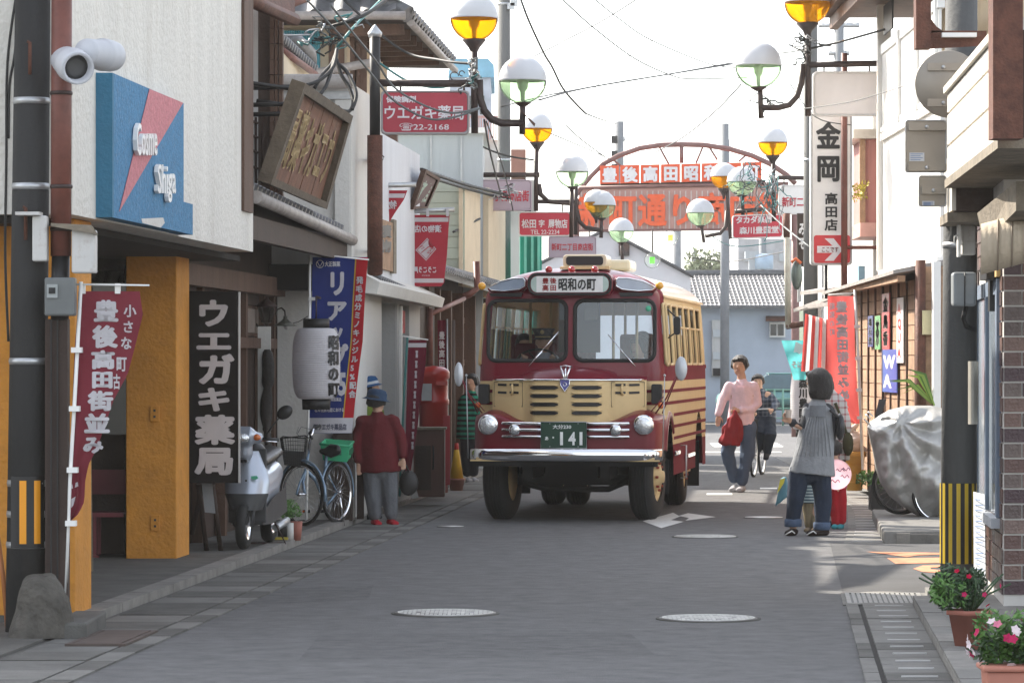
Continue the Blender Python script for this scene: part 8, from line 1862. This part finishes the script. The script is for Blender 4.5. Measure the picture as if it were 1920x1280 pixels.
b = MB(); b.ell(f(1590,832,-.1), (.055,.1,.12), 12); b.tube([f(1566,755,-.13), f(1580,790,-.14), f(1588,815,-.1)], .016, 6); single('cloth_bag', 'olive cloth bag slung behind the person in the checked shirt', 'bag', b, cloth('bag_olive', (.05,.045,.02)))
# 8, 9 children
f = PP(35.3)
t = top('person', 'small child in striped shirt and khaki trousers behind the legs of the woman in grey', 'person', P(1522, 998, 35.3))
hc = f(1519,868); b = MB(); M1 = head(b, hc, .09, (-.6,.8,0)); chain(b, [f(1519,884), f(1519,892)], [.035,.04]); chain(b, [f(1520,900), f(1521,935)], [(.09,.065),(.09,.07)]); chain(b, [f(1508,900), f(1503,918), f(1495,925)], [.028,.025,.02]); chain(b, [f(1531,900), f(1535,918), f(1534,932)], [.028,.025,.02]); hand(b, f(1495,925), f(1489,926), 1, .6); hand(b, f(1534,932), f(1534,938), 1, .6); chain(b, [f(1515,940), f(1517,985)], [.05,.03]); chain(b, [f(1528,940), f(1530,988,-.05)], [.05,.03]); part('body', remesh(b, .007), skin, t)
b = MB(); chain(b, [f(1519,892), f(1520,900), f(1521,920), f(1521,942)], [(.04,.04),(.1,.075),(.1,.08),(.105,.085)], 14); chain(b, [f(1510,900), f(1503,917), f(1498,922)], [.038,.034,.028]); chain(b, [f(1530,900), f(1535,915)], [.038,.033]); part('striped_shirt', remesh(b, .008, 3), striped('stripe_child', (.3,.36,.36), (.03,.06,.09), 34, .6), t)
b = MB(); chain(b, [f(1515,936), f(1516,960), f(1517,984)], [.062,.055,.045]); chain(b, [f(1528,936), f(1529,960), f(1530,985,-.05)], [.062,.055,.045]); part('trousers', remesh(b, .008, 3, .01, 20), cloth('trousers_khaki', (.2,.16,.10)), t)
for x, d in ((1517,0), (1530,-.05)): b = MB(); shoe(b, f(x,990,d), f(x-5,998,d-.07), .05, .032); part('shoe', remesh(b, .006, 2), cloth('shoe_tan', (.2,.15,.1)), t)
hairpart(t, hc, .09, M1, .4)
b = MB(); b.hexa([f(1453,948,-.2), f(1476,930,-.2), f(1478,930,-.1), f(1456,948,-.1), f(1463,897,-.2), f(1474,895,-.2), f(1475,895,-.12), f(1465,897,-.12)]); bg_ = mat('bag_tealblue', (.08,.2,.25), rough=.35)
t2 = top('plastic_bag', 'blue and yellow plastic carrier bag beside the knee of the woman in grey', 'bag', P(1465, 950, 35.1))
part('bag', remesh(b, .008, 3, .02, 20), bg_, t2); b = MB(); b.hexa([f(1457,925,-.215), f(1470,905,-.215), f(1470,905,-.205), f(1457,925,-.205), f(1463,898,-.215), f(1472,896,-.215), f(1472,896,-.205), f(1463,898,-.205)]); part('yellow_print', b, mat('bag_yellow', (.6,.5,.05), rough=.4), t2)
f = PP(36.0); t = top('person', 'child in bright red trousers and teal shoes holding a pink ball', 'person', P(1572, 992, 36))
hc = f(1563,842,.1); b = MB(); M1 = head(b, hc, .09, (.2,.95,0)); chain(b, [f(1565,858,.08), f(1567,868,.05)], [.035,.04]); chain(b, [f(1569,875), f(1570,915)], [(.09,.065),(.085,.07)]); chain(b, [f(1560,878), f(1553,898,-.05), f(1560,905,-.15)], [.028,.025,.02]); chain(b, [f(1578,878), f(1583,895), f(1580,905,-.1)], [.028,.025,.02]); hand(b, f(1560,905,-.15), f(1566,908,-.18), 1, .6); hand(b, f(1580,905,-.1), f(1577,908,-.14), 1, .6); chain(b, [f(1566,918), f(1568,980)], [.05,.03]); chain(b, [f(1576,918), f(1577,978)], [.05,.03]); part('body', remesh(b, .007), skin, t)
b = MB(); chain(b, [f(1567,868), f(1569,878), f(1570,915)], [(.05,.045),(.1,.075),(.1,.08)], 14); chain(b, [f(1561,878), f(1554,896,-.05), f(1558,902,-.12)], [.038,.034,.028]); chain(b, [f(1577,878), f(1582,893), f(1580,902,-.08)], [.038,.034,.028]); part('sweater', remesh(b, .008, 3), cloth('sweater_rose', (.45,.12,.16)), t)
b = MB(); chain(b, [f(1566,912), f(1567,945), f(1568,978)], [.062,.055,.045]); chain(b, [f(1576,912), f(1577,945), f(1577,976)], [.062,.055,.045]); part('trousers', remesh(b, .008, 3, .015, 20), cloth('trousers_red', (.33,.012,.02)), t)
for x in (1567, 1577): b = MB(); shoe(b, f(x,984), f(x-3,993,-.08), .05, .034); part('shoe', remesh(b, .006, 2), cloth('shoe_teal', (.05,.25,.28)), t)
hairpart(t, hc, .09, M1, .5)
t2 = top('pink_ball', 'pale pink ball with dark printed squiggles held by the child in red trousers', 'ball', f(1571,918,-.28))
c = f(1568,889,-.3); b = MB(); b.ell(c, .15, 24, k=16); bl_ = part('ball', b, tint_glass('pink_film', (.97,.78,.84), .7), t2)
b = MB()
for a in ((.4,-.1),(.1,.3),(.5,.35),(-.2,-.4)): 
    pts = []
    for k in range(7): u_, v_ = a[0]+.09*k-.2, a[1]+.1*math.sin(k*1.7); dd = V((u_, -math.sqrt(max(.05,1-u_*u_-v_*v_)), v_)).normalized(); pts.append(c+dd*.153)
    b.tube(pts, .005, 4)
part('print', b, mat('ball_print', (.15,.06,.12)), bl_, kind='stuff')
# driver and passengers (bus coordinates)
BM = Matrix.Translation(bus.location) @ Matrix.Rotation(bus_rz, 4, 'Z')
def seated(label, x, y, z, face, shirt, hl=.3, cap=False, hands=None):
    g = lambda a, b_, c_: BM @ V((x+a, y+b_, z+c_))
    t = top('person', label, 'person', g(0,0,-.6)); hc = g(0,0,.12); fd = BM.to_3x3() @ V(face)
    b = MB(); M_ = head(b, hc, .105, fd); chain(b, [g(0,.01,.03), g(0,.02,-.06)], [.05,.06]); chain(b, [g(0,.02,-.14), g(0,.08,-.5)], [(.17,.1),(.15,.11)]); chain(b, [g(-.08,.05,-.55), g(-.1,-.35,-.5), g(-.1,-.38,-.9)], [.085,.06,.045]); chain(b, [g(.08,.05,-.55), g(.1,-.35,-.5), g(.1,-.38,-.9)], [.085,.06,.045])
    for s_ in (1, -1):
        e = hands if hands else (.12, -.25, -.45); chain(b, [g(s_*.19,.02,-.12), g(s_*.25,-.08,-.36), g(s_*e[0],e[1]+.06,e[2])], [.032,.03,.027]); hand(b, g(s_*e[0],e[1]+.06,e[2]), g(s_*(e[0]-.02),e[1],e[2]+.02), 1, .95, .8)
    part('body', remesh(b, .011), skin, t); facefeat(t, hc, .105, M_)
    b = MB(); chain(b, [g(0,.01,-.03), g(0,.02,-.12), g(0,.05,-.3), g(0,.08,-.52)], [(.08,.07),(.2,.12),(.19,.13),(.18,.14)], 16)
    for s_ in (1, -1): e = hands if hands else (.12, -.25, -.45); chain(b, [g(s_*.18,.02,-.13), g(s_*.25,-.06,-.35), g(s_*e[0]*1.05,e[1]+.1,e[2])], [.07,.06,.045])
    part('shirt', remesh(b, .013, 4, .01), shirt, t)
    if not cap: hairpart(t, hc, .105, M_, hl)
    else:
        R3 = BM.to_3x3(); cm = mat('cap_navy', (.012,.013,.02), rough=.7)
        q = MB(); q.lathe([(.09,.03),(.098,.05),(.098,.09),(.125,.13),(.12,.145),(0,.15)], hc, 22, cap=False); cp_ = part('cap', q, cm, t)
        q = MB(); q.grid(lambda u, v: hc+R3 @ V((math.sin(-1+2*u)*(.095+.05*v), -math.cos(-1+2*u)*(.095+.05*v), .045-.02*v)), 10, 2); part('cap_peak', q, cm, cp_)
        q = MB(); q.tube([hc+R3 @ V((.1*math.sin(a), -.1*math.cos(a), .055)) for a in (-.9,-.5,0,.5,.9)], .007, 5); q.ell(hc+R3 @ V((0,-.12,.105)), (.022,.01,.022), 8); part('cap_badge', q, gold, cp_)
seated('bus driver in peaked cap and pale grey shirt gripping the steering wheel', -.40, 1.45, 1.74, (.12,-1,-.05), cloth('driver_shirt', (.32,.32,.35)), cap=True, hands=(.16,-.42,-.06))
seated('dark haired bus passenger sitting behind the left half of the windscreen', -.72, 2.35, 1.72, (.2,-1,0), cloth('passenger_pink', (.3,.15,.17)))
seated('black haired bus passenger standing out behind the right half of the windscreen', .60, 2.2, 1.74, (.6,.7,0), cloth('passenger_dark', (.03,.03,.04)), .7)
seated('bus passenger in white top seen through the front side window', .62, 1.45, 1.68, (-.5,-.8,0), cloth('passenger_white', (.5,.48,.5)), .6)
# ------------------------------------------------------------------ scooter
sz = -R(6.5); sct = top('scooter', 'silver motor scooter parked on the left pavement beside the black sign', 'scooter', (P(457,0,30.95).x, 30.95, .06), sz)
silv = mat('scooter_silver', (.42,.46,.53), rough=.28, metal=.45, var=.05, coat=.5); dgrey = mat('scooter_grey', (.045,.047,.05), rough=.5); seatb = mat('scooter_seat', (.012,.012,.013), rough=.35)
def sp_(name, q, m, par=None, **k): return part(name, q, m, par or sct, local=True, **k)
def swheel(y, r, w_, nm):
    M_ = Matrix.Rotation(R(90), 3, 'Y'); q = MB(); q.lathe([(r*.6,-w_*.4),(r*.85,-w_/2),(r*.97,-w_*.3),(r,0),(r*.97,w_*.3),(r*.85,w_/2),(r*.6,w_*.4)], (0,y,r), 36, M_, cap=False); w0 = sp_('tyre', q, rubber)
    q = MB(); q.lathe([(r*.62,-w_*.42),(r*.5,-w_*.2),(r*.2,-w_*.3),(0,-w_*.35)], (0,y,r), 24, M_, cap=False); q.lathe([(r*.62,w_*.42),(r*.5,w_*.2),(r*.2,w_*.3),(0,w_*.35)], (0,y,r), 24, M_, cap=False); sp_('rim', q, chrome, w0)
swheel(0, .195, .09, 'front'); swheel(1.18, .19, .10, 'rear')
for s_ in (1, -1): q = MB(); q.tube([(s_*.07,0,.195), (s_*.075,.1,.45)], .018, 8); sp_('fork_leg', q, dgrey)
def shield(u, v):     # leg shield and front cowl
    z = .33+.50*v; w_ = (.175+.02*math.sin(v*3.1))*(1-.30*max(0, v-.5)/.5)*(.8+.2*min(1, v/.25)); a = (u-.5)*math.pi*.92
    return V((w_*math.sin(a), -.02+.10*v-.16*math.cos(a)*(1-.25*v)+.15, z))
q = MB(); q.grid(lambda u, v: shield(u, .28+.72*v), 20, 14); sp_('front_cowl', q, silv)
q = MB(); q.grid(lambda u, v: shield(u, .30*v)*1+V((0,.005,0)), 20, 5); sp_('lower_cowl', q, dgrey)
q = MB(); q.bb(-.165,.165,.16,.19,.22,.85); sp_('inner_shield', q, dgrey, bevel=.01)
q = MB(); q.grid(lambda u, v: V((.1*math.sin((u-.5)*3), .02+v*.2-.13*math.cos((u-.5)*3)*.2, .36+.05*math.sin(v*3))), 10, 6); sp_('mudguard', q, dgrey)
q = MB(); chain(q, [V((-.13,.06,.94)), V((-.05,-.01,.96)), V((.05,-.01,.96)), V((.13,.06,.94))], [(.05,.05),(.085,.075),(.085,.075),(.05,.05)], 14); chain(q, [V((0,.05,.80)), V((0,.04,.92))], [.07,.07]); q2 = remesh(q, .01, 4); sp_('handlebar_cowl', q2, silv)
q = MB(); q.ell((-.01,-.072,.945), (.075,.03,.042), 16); sp_('headlight', q, lamp_g)
for s_ in (1, -1):
    q = MB(); q.ell((s_*.115,-.018,.95), (.036,.03,.028), 12); sp_('indicator', q, mat('indicator_orange', (.6,.14,.02), rough=.15, coat=.7))
    q = MB(); q.tube([(s_*.14,.06,.935), (s_*.28,.11,.925)], .017, 8); sp_('grip', q, seatb)
    q = MB(); q.tube([(s_*.15,.0,.92), (s_*.28,.04,.91)], .006, 6); sp_('brake_lever', q, chrome)
q = MB(); q.tube([(.17,.08,.96), (.24,.10,1.06), (.30,.10,1.13)], .007, 6); ma_ = sp_('mirror_stem', q, seatb)
q = MB(); q.ell((.335,.10,1.16), (.075,.02,.055), 16, Matrix.Rotation(R(-35), 3, 'Y')); sp_('mirror', q, seatb, ma_)
q = MB(); chain(q, [V((0,.45,.72)), V((0,.8,.76)), V((0,1.15,.80))], [(.13,.06),(.15,.07),(.14,.06)], 14); sp_('seat', remesh(q, .012, 3), seatb)
q = MB(); q.ell((0.02,.33,.80), (.12,.12,.11), 14); sp_('helmet', q, seatb)
q = MB(); chain(q, [V((0,.42,.45)), V((0,.8,.5)), V((0,1.25,.62))], [(.14,.2),(.16,.2),(.12,.12)], 16); sp_('rear_body', remesh(q, .014, 3), silv)
q = MB(); q.bb(-.13,.13,.18,.5,.2,.26); sp_('footboard', q, dgrey, bevel=.01)
for s_ in (1, -1): q = MB(); q.hexa([(s_*.14,.16,.2),(s_*.16,.5,.2),(s_*.18,1.1,.28),(s_*.16,1.1,.28),(s_*.14,.16,.3),(s_*.16,.5,.42),(s_*.17,1.1,.5),(s_*.16,1.1,.5)]); sp_('side_panel', q, dgrey)
q = MB(); q.tube([(.13,.8,.15), (.14,1.2,.18), (.14,1.3,.19)], .035, 8); sp_('exhaust', q, steel)
q = MB(); q.tube([(-.12,.75,.2), (-.17,.85,.01), (.2,.9,.01), (.13,.75,.2)], .011, 6); sp_('stand', q, iron)
fs_ = lambda x, y, z=0: V((x, -.125-.25*abs(x)**0*0-z, y))
q = MB(); word(q, 'YAMAHA', lambda x, y, z=0: V((x, -.06, y)), -.035, .768, .035, .778, .02); part('maker_lettering', q, chas, sct, local=True)
q = MB(); q.prism([V((x, -.06, z)) for x, z in rrect(-.038,.738,.038,.764,.008,3)], (0,.02,0)); sp_('horn_slot', q, seatb)
q = MB(); q.prism([V((x, .005, z)) for x, z in ((.06,.62),(.11,.625),(.125,.605),(.10,.59),(.065,.598))], (0,.01,0)); sp_('green_sticker', q, mat('sticker_green', (.1,.5,.3)))
for x, z in ((-.03,.655),(.03,.585)): q = MB(); q.ell((x,-.055,z), (.009,.008,.009), 8); sp_('cowl_bolt', q, chas)
# ------------------------------------------------------------------ bicycle with green crate
t = top('bicycle', 'pale blue city bicycle with wire basket leaning by the white wall', 'bicycle', (P(600,0,35.8).x, 35.8, .06))
r1 = Matrix.Rotation(R(44), 3, 'Z') @ Matrix.Rotation(R(90), 3, 'X'); r2 = Matrix.Rotation(R(64), 3, 'Z') @ Matrix.Rotation(R(90), 3, 'X')
r1 = Matrix.Rotation(R(-44), 3, 'Z') @ Matrix.Rotation(R(90), 3, 'X')
rad = .305; fc = V((P(566,0,35.4).x, 35.4, .06+rad)); rc = V((P(632,0,36.0).x, 36.0, .06+rad))
bike_wheel(t, fc, rad, r1, .017); bike_wheel(t, rc, rad, r2, .017)
bfm = mat('bike_blue', (.16,.24,.33), rough=.3, metal=.3, var=.06, coat=.4); f = PP(35.6)
ht_ = f(578,850,-.05); hb_ = f(573,880,-.05)
for nm, pts, r, m_ in (('fork', [ht_, hb_, f(568,905,-.1), fc+V((.03,.02,0))], .016, bfm), ('fork', [hb_, f(562,905,-.14), fc-V((.05,.03,0))], .012, bfm), ('down_tube', [hb_, f(592,900,.1), f(603,925,.2), f(612,948,.3)], .02, bfm), ('top_tube', [f(577,868,-.05), f(595,888,.1), f(606,915,.25)], .014, bfm),
    ('seat_tube', [f(612,948,.3), f(608,900,.25), f(612,852,.2)], .017, bfm), ('chain_stay', [f(612,948,.3), rc], .012, bfm), ('seat_stay', [f(610,880,.25), rc+V((0,0,0))], .01, bfm),
    ('stem', [ht_, f(582,820,-.1), f(588,803,-.1)], .015, chrome), ('handlebar', [f(585,822,-.16), f(580,812,-.1), f(590,800,-.08), f(605,797,0), f(628,803,.05)], .013, seatb), ('kickstand', [rc+V((.03,0,-.05)), f(645,985,.5)], .009, chrome)):
    q = MB(); q.tube(pts, r, 8); part(nm, q, m_, t)
for c_, rt, a0, a1 in ((fc, r1, -10, 175), (rc, r2, -10, 180)):
    q = MB(); q.tube([c_+rt @ V(((rad+.025)*math.cos(R(a)), (rad+.025)*math.sin(R(a)), 0)) for a in range(a0, a1, 10)], .014, 6); part('mudguard', q, bfm, t)
q = MB(); chain(q, [f(605,846,.2), f(620,845,.15), f(634,843,.12)], [(.05,.03),(.07,.035),(.05,.03)], 10); part('saddle', q, seatb, t)
bt = MB(); c = f(550,0,-.15)
def bk(a, s): x0, x1, y0, y1 = (527,577,817,0) ; return None
topc = [f(525,822,-.25), f(572,816,-.25), f(580,822,.0), f(530,818,.0)]; botc = [f(533,870,-.2), f(568,876,-.2), f(572,872,-.02), f(537,868,-.02)]
q = MB(); q.tube(topc, .007, 5, closed=True); q.tube(botc, .006, 5, closed=True); bsk = part('basket_rim', q, chas, t)
q = MB()
for i in range(4):
    a0, a1, b0, b1 = topc[i], topc[(i+1) % 4], botc[i], botc[(i+1) % 4]
    for k in range(10): q.rod(a0.lerp(a1, k/10), b0.lerp(b1, k/10), .002, 3)
    for k in range(1, 7): q.rod(a0.lerp(b0, k/7), a1.lerp(b1, k/7), .002, 3)
part('basket_mesh', q, chas, bsk, kind='stuff')
q = MB(); q.hexa([botc[0], botc[1], botc[2], botc[3], topc[0]*.5+botc[0]*.5, topc[1]*.5+botc[1]*.5, topc[2]*.5+botc[2]*.5, topc[3]*.5+botc[3]*.5]); part('basket_bag', q, mat('bag_greyblack', (.03,.03,.032), rough=.6), bsk)
for x, y, d in ((575,958,.1), (604,958,.2)): q = MB(); q.box(f(x,y,d), (.07,.05,.03)); pd = part('pedal', q, seatb, t); q = MB(); q.box(f(x-6,y,d-.03), (.02,.01,.015)); part('reflector', q, mat('orange_lens', (.6,.12,.02)), pd)
q = MB(); q.tube([f(560,800,-.1), f(556,812,-.15), f(566,822,-.1), f(578,815,-.1)], .003, 4); q.tube([f(585,805,-.1), f(565,800,-.12), f(558,812,-.1)], .003, 4); part('brake_cable', q, seatb, t, kind='stuff')
t = top('plastic_crate', 'green plastic crate strapped on the rear rack of the pale blue bicycle', 'crate', P(632, 865, 36))
gc = mat('crate_green', (.03,.36,.17), rough=.45, var=.06); f = PP(36.0)
tp = [f(600,832,-.2), f(655,836,-.2), f(663,828,.1), f(610,824,.1)]; bo = [f(606,862,-.18), f(650,866,-.18), f(658,856,.08), f(614,854,.08)]
for i in range(4):
    a0, a1, b0, b1 = tp[i], tp[(i+1) % 4], bo[i], bo[(i+1) % 4]; n_ = ((a1-a0).cross(b0-a0)).normalized()*.008
    q = MB(); q.hexa([b0, b1, b1+n_, b0+n_, a0, a1, a1+n_, a0+n_]); part('side', q, gc, t)
q = MB(); q.hexa(bo+[p+V((0,0,.01)) for p in bo]); part('bottom', q, gc, t)
q = MB(); q.tube(tp, .012, 6, closed=True); part('lip', q, gc, t)
for i in (0, 1):
    for k in range(4):
        a = tp[i].lerp(tp[i+1], .2+.17*k).lerp(bo[i].lerp(bo[i+1], .2+.17*k), .45); q = MB(); q.box(a+(V((0,-.012,0)) if i == 0 else V((.012,-.005,0))), (.022,.004,.05)); part('slot', q, mat('crate_slot', (.01,.12,.06)), t)
# parked car and fence at the far end
t = top('parked_car', 'pale green car roof and windows behind the far green fence', 'car', P(1460, 790, 97))
c = P(1470, 790, 97); cm_ = mat('car_green', (.12,.27,.26), rough=.3, coat=.5)
q = MB(); chain(q, [c+V((-1.6,0,.55)), c+V((-.3,0,.62)), c+V((1.2,0,.58)), c+V((2.0,0,.5))], [(.25,.5),(.32,.8),(.32,.8),(.2,.6)], 12); part('body', remesh(q, .05, 2), cm_, t)
q = MB(); q.hexa([c+V(p) for p in ((-1.0,-.7,.85),(1.3,-.7,.85),(1.3,.7,.85),(-1.0,.7,.85),(-.5,-.55,1.25),(.9,-.55,1.25),(.9,.55,1.25),(-.5,.55,1.25))]); part('cabin', q, mat('car_glass', (.1,.16,.18), rough=.1), t, bevel=.04)
q = MB(); q.bb(c.x-.45, c.x+.85, 96.5, 97.5, c.z+1.25, c.z+1.3); part('roof', q, cm_, t, bevel=.02)
for dx in (-1.0, 1.1): q = MB(); q.lathe([(.28,-.08),(.3,0),(.28,.08)], c+V((dx,-.75,.3)), 18, Matrix.Rotation(R(90), 3, 'X')); part('wheel', q, rubber, t)
t = top('green_fence', 'light green metal fence in front of the parked car at the far end', 'fence', P(1455, 792, 94))
fm = mat('fence_green', (.2,.4,.3), rough=.5)
for x in range(1372, 1500, 16): q = MB(); q.rod((P(x,0,94).x, 94, 0), (P(x,0,94).x, 94, .95), .03, 6); part('post', q, fm, t)
for z_ in (.2,.45,.7,.93): q = MB(); q.rod((P(1370,0,94).x, 94, z_), (P(1500,0,94).x, 94, z_), .018, 5); part('rail', q, fm, t)

# ------------------------------------------------------------------ thin scattering volume, added to veil the view and lift the blacks
HZ = .00035
b = MB(); b.bb(-45, 60, -3, 300, -1.0, 13.5)
hz = single('veil_haze', None, None, b, bpy.data.materials.new('veil_haze_air'), kind='stuff')
hm = hz.data.materials[0]; hm.use_nodes = True; hn = hm.node_tree; hn.nodes.clear()
ho = hn.nodes.new("ShaderNodeOutputMaterial"); hv = hn.nodes.new("ShaderNodeVolumePrincipled")
hv.inputs["Color"].default_value = (.95,.93,.9,1); hv.inputs["Density"].default_value = HZ; hv.inputs["Anisotropy"].default_value = .35
hn.links.new(hv.outputs[0], ho.inputs["Volume"])
